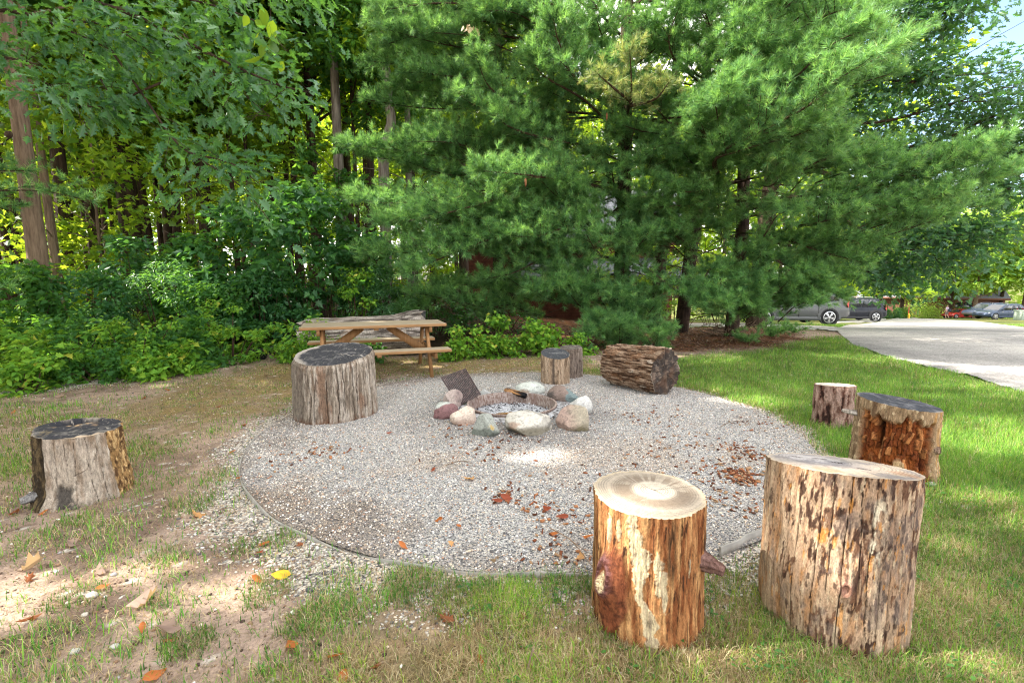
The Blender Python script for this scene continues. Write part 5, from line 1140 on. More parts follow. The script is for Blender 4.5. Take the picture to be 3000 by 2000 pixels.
# pine A, the one in the middle
A_ = Pine(); ab = np.array([2.48, 11.0, 0.])
for pts, w, de in [
    ([(1815, 560, 10.9), (1600, 520, 9.9), (1380, 570, 9.1), (1180, 595, 8.7), (1030, 585, 8.4)], .75, 1.25),
    ([(1815, 560, 10.9), (1600, 545, 9.6), (1400, 600, 8.8), (1240, 640, 8.4), (1120, 650, 8.2)], .6, 1.2),
    ([(1815, 480, 10.9), (1450, 480, 10), (1200, 445, 9.5), (1010, 425, 9.1)], .65, 1.1),
    ([(1815, 700, 10.9), (1550, 715, 9.6), (1300, 735, 8.9), (1070, 745, 8.5)], .8, 1.25),
    ([(1815, 690, 10.9), (1620, 660, 9.5), (1440, 700, 8.8), (1260, 770, 8.5), (1200, 790, 8.4)], .6, 1.1),
    ([(1815, 560, 10.9), (1660, 530, 9.2), (1520, 510, 8.3), (1400, 500, 7.9)], .62, 1.25),
    ([(1815, 620, 10.9), (1700, 650, 9.5), (1580, 690, 8.9), (1470, 690, 8.6)], .6, 1.1),
    ([(1815, 800, 10.9), (1720, 820, 9.8), (1620, 850, 9.1), (1550, 850, 8.9)], .42, 1.1),
    ([(1815, 870, 10.9), (1800, 920, 9.9), (1760, 960, 9.2), (1710, 985, 9.0)], .45, 1.1),
    ([(1815, 870, 10.9), (1850, 930, 9.8), (1900, 965, 9.2), (1950, 975, 9.0)], .45, 1.1),
    ([(1815, 340, 10.9), (1600, 320, 9.7), (1450, 270, 9.0), (1390, 160, 8.7)], .6, 1.1),
    ([(1815, 340, 10.9), (1560, 350, 9.6), (1420, 320, 9.0), (1340, 280, 8.8)], .5, 1.1),
    ([(1815, 310, 10.9), (1700, 250, 9.2), (1640, 130, 8.6), (1620, 50, 8.4)], .6, 1.1),
    ([(1815, 400, 10.9), (1720, 300, 9.4), (1590, 220, 8.8), (1560, 160, 8.7)], .5, 1.0),
    ([(1815, 440, 10.9), (1620, 410, 9.4), (1500, 375, 8.8), (1450, 335, 8.6)], .5, 1.15),
    ([(1815, 740, 10.9), (1900, 790, 9.9), (1980, 850, 9.3), (2050, 890, 9.1)], .5, 1.0),
    ([(1815, 180, 11), (1500, 110, 10.1), (1260, 100, 9.6), (1130, 130, 9.3)], .8, 1.0),
    ([(1815, 100, 11), (1560, 30, 10.0), (1300, 10, 9.6), (1120, 30, 9.3)], .8, 1.0),
    ([(1815, 260, 11), (1520, 230, 10.4), (1270, 235, 10), (1140, 260, 9.8)], .65, .9),
    ([(1815, 60, 11), (1650, -60, 9.8), (1450, -90, 9.2)], .8, .9), ([(1815, 100, 11), (1760, 40, 9.6), (1700, -60, 8.9)], .7, .9),
    ([(1815, 60, 11), (1900, -20, 9.6), (1960, -90, 8.8)], .8, .9), ([(1815, 220, 11), (1900, 160, 9.8), (1960, 100, 9.2)], .6, .9),
    ([(1815, 760, 10.9), (1650, 740, 9.8), (1500, 800, 9.3), (1400, 820, 9.2)], .4, .8)]: B(A_, pts, w, de)
fill(A_, 1291, [(1040, 2000, -60, 330, 48, 8.8, 10.4), (1420, 1800, 330, 560, 16, 8.8, 10.2), (980, 1450, 380, 470, 7, 8.8, 9.8), (1060, 1750, 680, 780, 14, 8.6, 9.8), (1380, 1960, 520, 700, 26, 8.8, 10.0), (1520, 1930, 740, 900, 16, 9.0, 10.0), (1180, 1520, 790, 900, 6, 9.3, 10.2), (1020, 1500, 560, 640, 8, 8.5, 9.5), (1700, 1960, 930, 1000, 5, 8.9, 9.4)], 1815)
A_.whorls(ab, 5.0, 12.5, 5, 3.0, 1.2, 1301, .6, .55, .6); A_.whorls(ab, 2.6, 5.0, 2, 3.2, 3.0, 1302, .6, .5, .55, azi=(.3, 2.9)); A_.dead(ab, .8, 4.4, 22, 1303)
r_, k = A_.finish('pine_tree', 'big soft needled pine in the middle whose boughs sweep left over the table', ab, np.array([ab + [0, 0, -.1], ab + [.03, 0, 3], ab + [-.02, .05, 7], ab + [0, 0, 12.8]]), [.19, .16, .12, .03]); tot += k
# one bough of paler yellowish needles
Pp = Pine(); B(Pp, [(1835, 340, 10.4), (1845, 310, 9.2), (1850, 250, 8.3), (1845, 150, 7.9)], .5, .9, .35, .3); B(Pp, [(1850, 300, 8.9), (1800, 260, 8.2), (1750, 215, 7.9)], .35, .9, .4, .2); B(Pp, [(1850, 310, 8.9), (1920, 290, 8.3), (1960, 240, 8.0)], .35, .9, .4, .2)
b0 = np.array(r_.location); 
for i in range(len(Pp.mb.V)): Pp.mb.V[i] = Pp.mb.V[i] - b0
Pp.mb.obj('pale_boughs', M_TWIG, r_, True); V, Fc, tc = Pp.needles(b0); tag(obj('pale_needles', mesh('pale_needles', V, Fc, M_PALE, False, tc), r_), 'pale yellowish needles'); tot += len(Pp.p)
# pine B, to the right
B_ = Pine(); bb = np.array([5.35, 11.6, 0.])
for pts, w, de in [
    ([(2135, 560, 11.4), (2098, 465, 8.8), (2223, 390, 7.9), (2384, 300, 7.4), (2446, 237, 7.2), (2660, 125, 6.9)], .78, 1.35),
    ([(2135, 560, 11.4), (2090, 480, 9.0), (2170, 440, 8.2), (2320, 400, 7.8), (2400, 370, 7.6)], .6, 1.2),
    ([(2135, 500, 11.4), (2080, 400, 9.0), (2130, 310, 8.2), (2170, 220, 7.8)], .6, 1.2),
    ([(2135, 470, 11.4), (2200, 370, 8.9), (2320, 240, 8.0), (2440, 130, 7.6), (2560, 80, 7.4)], .55, 1.1),
    ([(2135, 330, 11.2), (2107, 175, 9.2), (2214, 85, 8.6), (2330, 0, 8.2), (2420, -70, 8)], .75, 1.0),
    ([(2135, 300, 11.2), (2000, 200, 9.6), (1960, 120, 9.2), (1990, 20, 9)], .65, .95), ([(2135, 250, 11.2), (2250, 180, 9.6), (2350, 130, 8.9), (2430, 60, 8.6)], .6, .95),
    ([(2135, 590, 11.4), (2400, 570, 10), (2670, 525, 9.0), (2790, 485, 8.6), (2940, 410, 8.2)], .75, 1.15),
    ([(2135, 610, 11.4), (2450, 610, 9.6), (2700, 590, 8.8), (2860, 540, 8.5), (2985, 500, 8.3)], .65, 1.1),
    ([(2135, 620, 11.4), (2350, 600, 9.4), (2550, 600, 8.7), (2680, 620, 8.5)], .55, 1.0),
    ([(2135, 540, 11.4), (2300, 500, 9.6), (2450, 480, 9.0), (2560, 450, 8.8)], .5, 1.0),
    ([(2135, 680, 11.4), (2260, 690, 10), (2400, 735, 9.4), (2530, 770, 9.2)], .65, 1.15),
    ([(2135, 690, 11.4), (2230, 740, 9.8), (2330, 790, 9.4), (2420, 830, 9.3)], .5, 1.05),
    ([(2135, 700, 11.4), (2330, 700, 9.6), (2480, 700, 9.1), (2600, 720, 9.0)], .5, 1.0),
    ([(2135, 760, 11.4), (2080, 790, 9.8), (2060, 850, 9.2), (2120, 895, 9.0)], .45, 1.1), ([(2135, 760, 11.4), (2150, 810, 9.9), (2190, 870, 9.4), (2230, 905, 9.3)], .4, 1.0),
    ([(2135, 780, 11.4), (2300, 820, 10.4), (2420, 850, 10), (2470, 870, 9.9)], .35, 1.0),
    ([(2135, 440, 11.4), (1960, 420, 9.8), (1860, 480, 9.4)], .5, .9), ([(2135, 540, 11.4), (2050, 560, 9.6), (1960, 560, 9.1)], .55, 1.0), ([(2135, 600, 11.4), (2030, 600, 9.9), (1900, 610, 9.4)], .4, .9),
    ([(2135, 130, 11.4), (2300, 90, 10.6), (2450, 30, 10.2)], .7, .9), ([(2135, 60, 11.4), (2050, -20, 10), (2000, -90, 9.4)], .8, .9)]: B(B_, pts, w, de)
fill(B_, 1292, [(1930, 2640, -60, 300, 46, 7.6, 9.6), (2050, 2480, 250, 480, 22, 7.4, 9.2), (2200, 2960, 440, 640, 26, 8.2, 9.8), (1850, 2150, 430, 620, 12, 9.0, 10.2), (2180, 2560, 690, 830, 16, 9.0, 10.0), (2020, 2220, 790, 900, 8, 8.9, 9.6), (2190, 2420, 835, 895, 9, 9.2, 10), (1850, 2150, 560, 690, 8, 9.4, 10.2), (1720, 1960, 560, 720, 10, 9.4, 10.4), (1740, 1900, 200, 540, 8, 9.2, 10.4)], 2135)
B_.whorls(bb, 5.6, 12.5, 5, 2.9, 1.2, 1311, .62, .55, .6); B_.whorls(bb, 3.2, 5.6, 2, 2.8, 2.8, 1312, .6, .5, .5, azi=(-.2, 2.6)); B_.dead(bb, .5, 4.0, 34, 1313, 2.0)
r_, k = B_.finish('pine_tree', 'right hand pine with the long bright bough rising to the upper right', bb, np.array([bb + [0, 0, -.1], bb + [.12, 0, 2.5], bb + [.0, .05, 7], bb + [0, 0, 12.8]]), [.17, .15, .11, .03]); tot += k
# pine C behind at left, seen above the table
C_p = Pine(); cb = np.array([-.4, 13.4, 0.])
for pts, w, de in [([(1455, 120, 13), (1300, 120, 11.8), (1150, 160, 11.2), (1080, 200, 11)], .8, .8), ([(1455, 20, 13), (1250, -10, 11.6), (1120, 20, 11)], .8, .8), ([(1455, 250, 13), (1330, 260, 12), (1230, 300, 11.4)], .7, .7), ([(1455, 60, 13), (1500, 20, 11.6), (1560, 10, 11)], .7, .8),
    ([(1455, 830, 13), (1300, 850, 11.2), (1220, 900, 10.2), (1170, 925, 9.8)], .4, 1.0), ([(1455, 850, 13), (1420, 880, 11), (1420, 930, 10)], .35, .9), ([(1455, 640, 13), (1280, 660, 11.6), (1160, 690, 11)], .6, .7), ([(1455, 560, 13), (1300, 500, 11.6), (1180, 480, 11)], .6, .7)]: B(C_p, pts, w, de)
C_p.whorls(cb, 3.6, 13, 4, 3.0, 1.2, 1321, .62, .5, .65); C_p.dead(cb, .8, 4, 16, 1323)
r_, k = C_p.finish('pine_tree', 'shaded pine standing back behind the picnic table', cb, np.array([cb + [0, 0, -.1], cb + [.05, 0, 5], cb + [0, 0, 13]]), [.17, .13, .03]); tot += k
# two more in the row behind, trunks showing in the gap
for i, (px, Y, w, lab, z0) in enumerate([(2030, 12.8, 40, 'slightly leaning pine trunk left of the right hand pine seen in the gap', 5.4), (1945, 14.0, 34, 'thin pine trunk in the middle of the gap before the house', 5.4)]):
    D_ = Pine(); X = at(px, 815, Y)[0]; db = np.array([X, Y, 0.]); D_.whorls(db, z0, 12, 4, 2.4, 1.0, 1331 + i, .65, .5, .55); D_.dead(db, .8, 4.6, 16, 1341 + i, 1.5)
    r_, k = D_.finish('pine_tree', lab, db, np.array([db + [-.25, 0, -.1], db + [.05, 0, 4], db + [.15, 0, 12.2]]), [w / F * Y * .5, w / F * Y * .42, .03]); tot += k
# young pine at the left, its spray crossing the pale trunk
S_ = Pine(); sb = np.array([-8.3, 6.9, 0.])
for pts, w, de in [([(-300, 560, 6.8), (-60, 560, 6.7), (120, 560, 6.6), (270, 590, 6.5)], .4, .9), ([(-300, 500, 6.8), (-60, 500, 6.7), (90, 500, 6.6)], .4, .9), ([(-300, 640, 6.8), (-100, 620, 6.7), (60, 600, 6.6)], .35, .8)]: B(S_, pts, w, de, .3, .3, .012, .8)
S_.whorls(sb, 1.2, 3.6, 3, .9, .4, 1351, .4, .8, .3)
r_, k = S_.finish('pine_sapling', 'thin young pine at the left edge with soft sprays before the pale trunk', sb, np.array([sb, sb + [0, 0, 2], sb + [0, 0, 3.8]]), [.04, .03, .01], nn=34); tot += k
# seedlings on the grass before the straw
for i, (px, py, h, lab) in enumerate([(2255, 985, .30, 'small pine seedling sprig on the grass left of the driveway'), (2330, 975, .24, 'low pine sprig nearest to the driveway'), (2190, 1003, .22, 'small pine sprig at the edge of the brown needle bed')]):
    S_ = Pine(); g = gnd(px, py); rg = np.random.default_rng(1360 + i)
    for j in range(6): a = rg.uniform(0, 6.28); d = np.array([math.cos(a) * .8, math.sin(a) * .8, .5]); S_.bough(np.array([g, g + d * h * .6, g + d * h * 1.3 + [0, 0, -.02]]), .16, .005, 1.2, .3, .2, .8)
    r_, k = S_.finish('pine_seedling', lab, g, np.array([g, g + [0, 0, h * .5], g + [.02, 0, h]]), [.008, .006, .003], nn=30)
print('shoots', tot)
# heap of dead twigs
bp_ = gnd(2120, 985); mb = MB(); rg = np.random.default_rng(1371)
for i in range(90):
    p = bp_ + [rg.normal(0, .30), rg.normal(0, .22), rg.uniform(0, .22)]; a = rg.uniform(0, PI); e = p + np.array([math.cos(a), math.sin(a) * .6, rg.uniform(-.2, .5)]) * rg.uniform(.2, .55); mb.tube(curve([p, (p + e) / 2 + rg.normal(0, .04, 3), e], 5) - bp_, np.linspace(.009, .004, 5), 5, False)
tag(mb.obj('brush_pile', M_BARKL, None, True), 'heap of bare pale dead twigs at the foot of the right hand pine', 'brush pile').location = bp_
# cones and a tuft of dried leaves
def hang(name, label, cat, px, py, Y, colr, size, n):
    p = at(px, py, Y); mb_ = None; P = rng.normal(0, 1, (n, 3)) * [size * 1.6, size, size * .5]; V, Fc = leaves(P, rng.uniform(.07, .12, n), T_OVAL, 1.6, .2)
    return tag(obj(name, mesh(name, V, Fc, leaf_mat(name + '_tan', [(0, colr), (1, tuple(c * 1.4 for c in colr))], colr, .2)), None, p), label, cat)
hang('dried_leaves', 'hanging tuft of dried cream coloured leaves high in the pine', 'dead leaves', 1385, 82, 8.9, (.42, .34, .2), .06, 16)
M_CONE = simple('pine_cone', (.20, .09, .04), .8, .2, var=.5, scale=60)
for i, (px, py, Y, lab) in enumerate([(1540, 522, 8.0, 'brown pine cone hanging from the nearest left bough'), (1778, 330, 8.9, 'brown pine cone under the pale yellowish bough'), (1425, 868, 10.2, 'brown pine cone low in the dark gap')]):
    V, Q = lathe([(.002, 0), (.016, -.02), (.020, -.05), (.016, -.10), (.006, -.135), (.001, -.14)], 10); V = V * (1 + .12 * vn(V[:, 0] * 150, V[:, 1] * 150, V[:, 2] * 90, 3))[:, None]
    tag(obj('pine_cone', mesh('pine_cone', V, Q, M_CONE, True), None, at(px, py, Y)), lab, 'pine cone', 'pine cones')
# ---------------------------------------------------------------- grass
def grass_mat(name):
    t = NT(name); c = t.n('ShaderNodeAttribute', _attribute_name='Col').outputs['Color']
    b = t.n('ShaderNodeBsdfPrincipled', Roughness=.6); t.set(b.inputs['Base Color'], c); b.inputs['Specular IOR Level'].default_value = .25
    l = t.n('ShaderNodeBsdfTranslucent'); t.set(l.inputs[0], t.mixc(1, c, (1.8, 1.7, .9), 'MULTIPLY'))
    m = t.n('ShaderNodeMixShader', Fac=.3); t.t.links.new(b.outputs[0], m.inputs[1]); t.t.links.new(l.outputs[0], m.inputs[2]); t.t.links.new(m.outputs[0], t.out.inputs[0]); return t.m
M_GRASS = grass_mat('grass_blade')
def blades(P, h, w, lean, col, rg):
    n = len(P); a = rg.uniform(0, 2 * PI, n); d = np.stack([np.cos(a), np.sin(a), np.zeros(n)], -1); s = np.stack([-d[:, 1], d[:, 0], np.zeros(n)], -1)
    h, w, lean = h[:, None], w[:, None], lean[:, None]; up = np.array([0, 0, 1.])
    m = P + up * h * .55 * np.sqrt(np.clip(1 - (lean * .6) ** 2, .05, 1)) + d * h * lean * .35; t = P + up * h * np.sqrt(np.clip(1 - lean ** 2, .02, 1)) * .95 + d * h * lean
    V = np.stack([P - s * w, P + s * w, m + s * w * .75, m - s * w * .75, t], 1); k = np.arange(n)[:, None] * 5
    return V.reshape(-1, 3), [k + [[0, 1, 2, 3]], k + [[3, 2, 4]]], np.repeat(col, 5, 0)
GG = np.array([(.065, .19, .022), (.09, .24, .028), (.12, .29, .035), (.17, .32, .045), (.055, .15, .035)]); GS = np.array([(.30, .24, .13), (.40, .33, .18), (.24, .18, .09), (.34, .25, .14), (.48, .42, .27)])
rg = np.random.default_rng(1501)
N = 1500000; v = rg.uniform(0, 1, N); Yc = 1.15 * (20 / 1.15) ** (v ** .85); Xc = rg.uniform(-1.15, 1.25, N) * (Yc + .25)
Zg = zones(Xc, Yc); pn = fbm(Xc * 2.6, Yc * 2.6, 0, 1502); pf = fbm(Xc * 9, Yc * 9, 0, 1503, 3)
sand_t = sst(.16, .42, pn + .5 * pf) * (Zg['d'] > PR) 
lawn, front, olive = Zg['lawn'], Zg['front'] * (1 - Zg['lawn']), Zg['olive']
dens = lawn * (.9 + .3 * pn) + front * np.clip(.42 + .95 * pn + .4 * pf, .02, 1) + np.clip(olive * (.5 + .7 * pn), 0, .8) * .75 + sand_t * .16 + .05 * (Zg['d'] > PR)
# a few places where tufts stand
for px, py, r, dd in [(640, 1400, .24, .5), (560, 1480, .18, .5), (250, 1525, .14, .55), (350, 1535, .09, .5), (100, 1590, .2, .3), (480, 1640, .13, .35), (720, 1610, .14, .3), (830, 1590, .12, .4), (580, 1860, .14, .6), (770, 1730, .16, .5), (230, 1760, .12, .3), (1200, 1700, .2, .9), (1330, 1745, .2, .8), (1500, 1760, .3, .8), (1240, 1660, .12, .9), (60, 1250, .2, .2), (470, 1330, .1, .5), (1650, 1690, .2, .8), (2140, 1700, .15, .6), (960, 1790, .2, .7), (2060, 1740, .2, .5), (1905, 1925, .26, .9), (2460, 1935, .34, .9), (1760, 1860, .14, .8), (2080, 1850, .16, .8), (2250, 1820, .2, .9), (2690, 1880, .2, .9), (2600, 1425, .3, .9), (2430, 1262, .22, .9), (2740, 1380, .15, .9), (1550, 1010, .5, .3)]:
    q = gnd(px, py); dens = np.maximum(dens, dd * sst(r, r * .3, np.hypot(Xc - q[0], Yc - q[1]) + .1 * pf))
dens *= (1 - Zg['wood'] * .92) * (1 - .88 * Zg['straw']) * (1 - .8 * Zg['grav'])
dens *= np.where(Zg['d'] < PR, sst(PR - .28, PR, Zg['d'] + .15 * pn) * sst(.0, -.3, Yc - 3.4) * .10, 1)
rd_ = np.array([gnd(x, ip(nearp, x))[:2] for x in range(2455, 3801, 25)] + [gnd(x, ip(farp, x))[:2] for x in range(3800, 2454, -25)])
dv_ = np.array([gnd(x, y)[:2] for x, y in [(2000, 957), (2170, 958), (2350, 963), (2460, 972), (2460, 960), (2420, 956), (2170, 946), (2000, 947)]])
dens *= 1 - in_poly(rd, Xc, Yc); dens *= 1 - in_poly(dv_, Xc, Yc)
for (qx, qy), r, _ in (fit, fitD): dens *= np.hypot(Xc - qx, Yc - qy) > r * .95
k = rg.uniform(0, 1, N) < dens * .85; Xc, Yc, lawn, front, olive, pn, pf = [q[k] for q in (Xc, Yc, lawn, front, olive, pn, pf)]
n = len(Xc); print('blades', n)
bare = (lawn + front + olive) < .25
dryp = np.clip(.12 + .3 * pn, 0, .6) * lawn + front * np.clip(.80 - .5 * pn, .4, .97) * (1 - lawn) + olive * .62 * (1 - lawn) + .12
dryp = np.where(bare & (rg.uniform(0, 1, n) < .6), .9, dryp); near_l = sst(3.6, 2.0, Yc) * lawn; dryp = np.clip(dryp + near_l * .52, 0, .92)
dry = rg.uniform(0, 1, n) < dryp
col = np.where(dry[:, None], GS[rg.integers(0, 5, n)], GG[rg.integers(0, 5, n)]) * rg.uniform(.75, 1.2, (n, 1))
col = col * np.clip(1 + .45 * pn + .25 * pf, .6, 1.5)[:, None]; col = np.where((~dry & (front > .4) & (lawn < .5))[:, None], col * [1.6, 1.15, 1.1], col); col = np.where((~dry & (lawn > .4))[:, None], col * [1.3, 1.08, 1.1], col)
col = np.where((~dry & (olive > .4) & (lawn < .3))[:, None], col * [1.1, .85, .9], col)
sc = .75 + .07 * np.clip(Yc - 2, 0, 14)
h = (np.where(dry, rg.uniform(.03, .075, n), rg.uniform(.03, .08, n) * (1 + .35 * lawn)) + .03 * (rg.uniform(0, 1, n) < .06)) * np.where(olive > .5, .6, 1) * np.clip(.8 + .4 * pn, .5, 1.3) * (1 + .25 * lawn * (Yc > 3))
w = rg.uniform(.0011, .0022, n) * sc * np.where((~dry) & (lawn < .2), 1.5, 1)
lean = np.where(dry, rg.uniform(.55, .99, n), rg.uniform(.1, .85, n))
V, Fc, cc = blades(np.column_stack([Xc, Yc, ground_h(Xc, Yc) - .004]), h, w, lean, col, rg)
tag(obj('grass', mesh('grass', V, Fc, M_GRASS, False, cc)), 'green and straw coloured grass blades of the patchy lawn', 'grass', kind='stuff')

# small broad leaved weeds in the turf
cn = 900; cx_, cy_ = rg.uniform(-4, 8, cn), 1.2 * 7 ** rg.uniform(0, 1, cn); zw = zones(cx_, cy_); ok = rg.uniform(0, 1, cn) < .75 * np.maximum(zw['lawn'], np.maximum(zw['front'], .5 * zw['olive'])) * (zw['d'] > PR) * (1 - in_poly(rd, cx_, cy_)); cx_, cy_ = cx_[ok], cy_[ok]
ii = np.repeat(np.arange(len(cx_)), rg.integers(5, 16, len(cx_))); P = np.column_stack([cx_[ii], cy_[ii]]) + rg.normal(0, .035, (len(ii), 2))
V, Fc = leaves(np.column_stack([P, ground_h(P[:, 0], P[:, 1]) + rg.uniform(.015, .05, len(ii))]), rg.uniform(.012, .028, len(ii)), T_OVAL, .1, 1.6, None, rg)
tag(obj('lawn_weeds', mesh('lawn_weeds', V, Fc, M_MAPLE)), 'small broad leaved weeds scattered through the grass', 'weeds', kind='stuff')

# ---------------------------------------------------------------- brown needle litter and bark crumbs
n = 26000; P = np.column_stack([rg.uniform(-1.5, 9, n), rg.uniform(6.5, 15, n)]); s_ = zones(P[:, 0], P[:, 1])['straw']; P = P[rg.uniform(0, 1, n) < s_ * .8]
V, Fc = leaves(np.column_stack([P, ground_h(P[:, 0], P[:, 1]) + .012]), rg.uniform(.04, .11, len(P)), T_NARROW, 0, 2.5)
tag(obj('needle_litter', mesh('needle_litter', V, Fc, leaf_mat('litter', [(0, (.10, .045, .022)), (.6, (.19, .09, .045)), (1, (.32, .19, .11))], (.2, .09, .04), .12))), 'red brown fallen needles and leaves under the pines', 'leaf litter', kind='stuff')
ch = [(2170, 1400, .16, 130), (2195, 1330, .22, 80), (2150, 1480, .2, 45), (2090, 1420, .3, 35), (2010, 1340, .45, 50), (1620, 1500, .25, 30), (1480, 1465, .12, 30), (1400, 1340, .3, 30), (900, 1340, .3, 35), (960, 1330, .2, 20), (1480, 1300, .3, 30), (1900, 1240, .5, 60), (1700, 1440, .5, 30), (1350, 1270, .25, 30), (2200, 1240, .3, 30), (1650, 1620, .2, 30)]
CP = np.vstack([gnd(x, y)[:2] + rg.normal(0, r * .55, (m, 2)) for x, y, r, m in ch]); m = len(CP); bm = bmesh.new(); bmesh.ops.create_cube(bm, size=1); tv = np.array([v.co[:] for v in bm.verts]); tf = np.array([[v.index for v in f.verts] for f in bm.faces]); bm.free()
S = rg.uniform(.4, 1.5, (m, 1, 3)) * np.array([.022, .012, .008]); S[:150] *= 1.25; a = rg.uniform(0, PI, m); Vc = tv[None] * rg.uniform(.6, 1.3, (m, 8, 1)) * S; ca, sa = np.cos(a)[:, None], np.sin(a)[:, None]
Vc = np.stack([Vc[..., 0] * ca - Vc[..., 1] * sa, Vc[..., 0] * sa + Vc[..., 1] * ca, Vc[..., 2] + Vc[..., 0] * rg.uniform(-.4, .4, (m, 1))], -1); dd = np.hypot(CP[:, 0] - PC[0], CP[:, 1] - PC[1])
base = np.where(dd < PR, pad_h(CP[:, 0], CP[:, 1]), ground_h(CP[:, 0], CP[:, 1])) + .006; Vc = Vc + np.column_stack([CP, base])[:, None]
cw = np.array([lin(142, 88, 58), lin(116, 68, 44), lin(164, 112, 76), lin(92, 58, 42), lin(160, 128, 98)])[rg.integers(0, 5, m)] * rg.uniform(.8, 1.15, (m, 1))
tag(obj('wood_chips', mesh('wood_chips', Vc.reshape(-1, 3), (tf[None] + (np.arange(m) * 8)[:, None, None]).reshape(-1, 4), vcol_mat('wood_chip', .85, .2, (90, 90, 90), .3, 0), False, np.repeat(cw, 8, 0))), 'reddish brown rotten wood crumbs and chips strewn on the gravel by the rotten stump', 'wood chips', kind='stuff')
# twigs on the gravel
def twig(px0, py0, px1, py1, lab):
    a, b = gnd(px0, py0, .035), gnd(px1, py1, .035); mid = (a + b) / 2 + [.01, .02, .02]; mb = MB(); mb.tube(curve([a, mid, b], 9) - a, np.linspace(.004, .002, 9), 5, True); q = a + (b - a) * .55
    mb.tube(np.array([mid, mid + (b - a) * .25 + [.03, -.04, .01]]) - a, [.0025, .0015], 5); o = mb.obj('twig', M_BARKL, None, True); o.location = a; tag(o, lab, 'twig', 'fallen twigs')
twig(1610, 1545, 1740, 1665, 'long dark reddish twig on the gravel at left of the orange brown stump'); twig(1305, 1362, 1385, 1358, 'thin twig lying across the middle of the gravel pad')
twig(2110, 1250, 2170, 1235, 'small twig on the gravel before the lawn'); twig(640, 1494, 695, 1505, 'small twig on the sand outside the edging'); twig(1560, 1900, 1545, 1960, 'dark twig in the dry grass at the bottom middle')
# ---------------------------------------------------------------- fallen leaves one can count
def dead_leaf(seed, T, curl, cols, lob=1.0):
    r = np.random.default_rng(seed); tv, tf = T; V = tv.copy(); V[:, 1] *= lob; V[:, 0] -= .5
    V[:, 2] += curl * (V[:, 0] ** 2) * 1.6 + curl * 1.5 * V[:, 1] ** 2 + r.normal(0, .05, len(V))
    c = np.array(cols) * r.uniform(.75, 1.2, (len(V), 1))
    st = np.array([[-.5, .012, V[0, 2]], [-.5, -.012, V[0, 2]], [-.85, 0, V[0, 2] + .05]]); n = len(V)
    return mesh('dead_leaf', np.vstack([V, st]), [tf, np.array([[n, n + 1, n + 2]])], M_DEAD, False, np.vstack([c, np.tile(np.array(cols) * .6, (3, 1))]))
M_DEAD = grass_mat('dead_leaf_blade')
KD = {'orange': dead_leaf(1, T_OVAL, .35, lin(178, 106, 58)), 'brown': dead_leaf(2, T_OAK, .45, lin(132, 82, 54)), 'tan': dead_leaf(3, T_MAPLE, .3, lin(190, 144, 96)), 'grey': dead_leaf(4, T_MAPLE, .9, lin(150, 128, 116)), 'red': dead_leaf(5, T_OVAL, .6, lin(142, 72, 50)), 'yellow': dead_leaf(6, T_OVAL, .3, lin(214, 180, 52))}
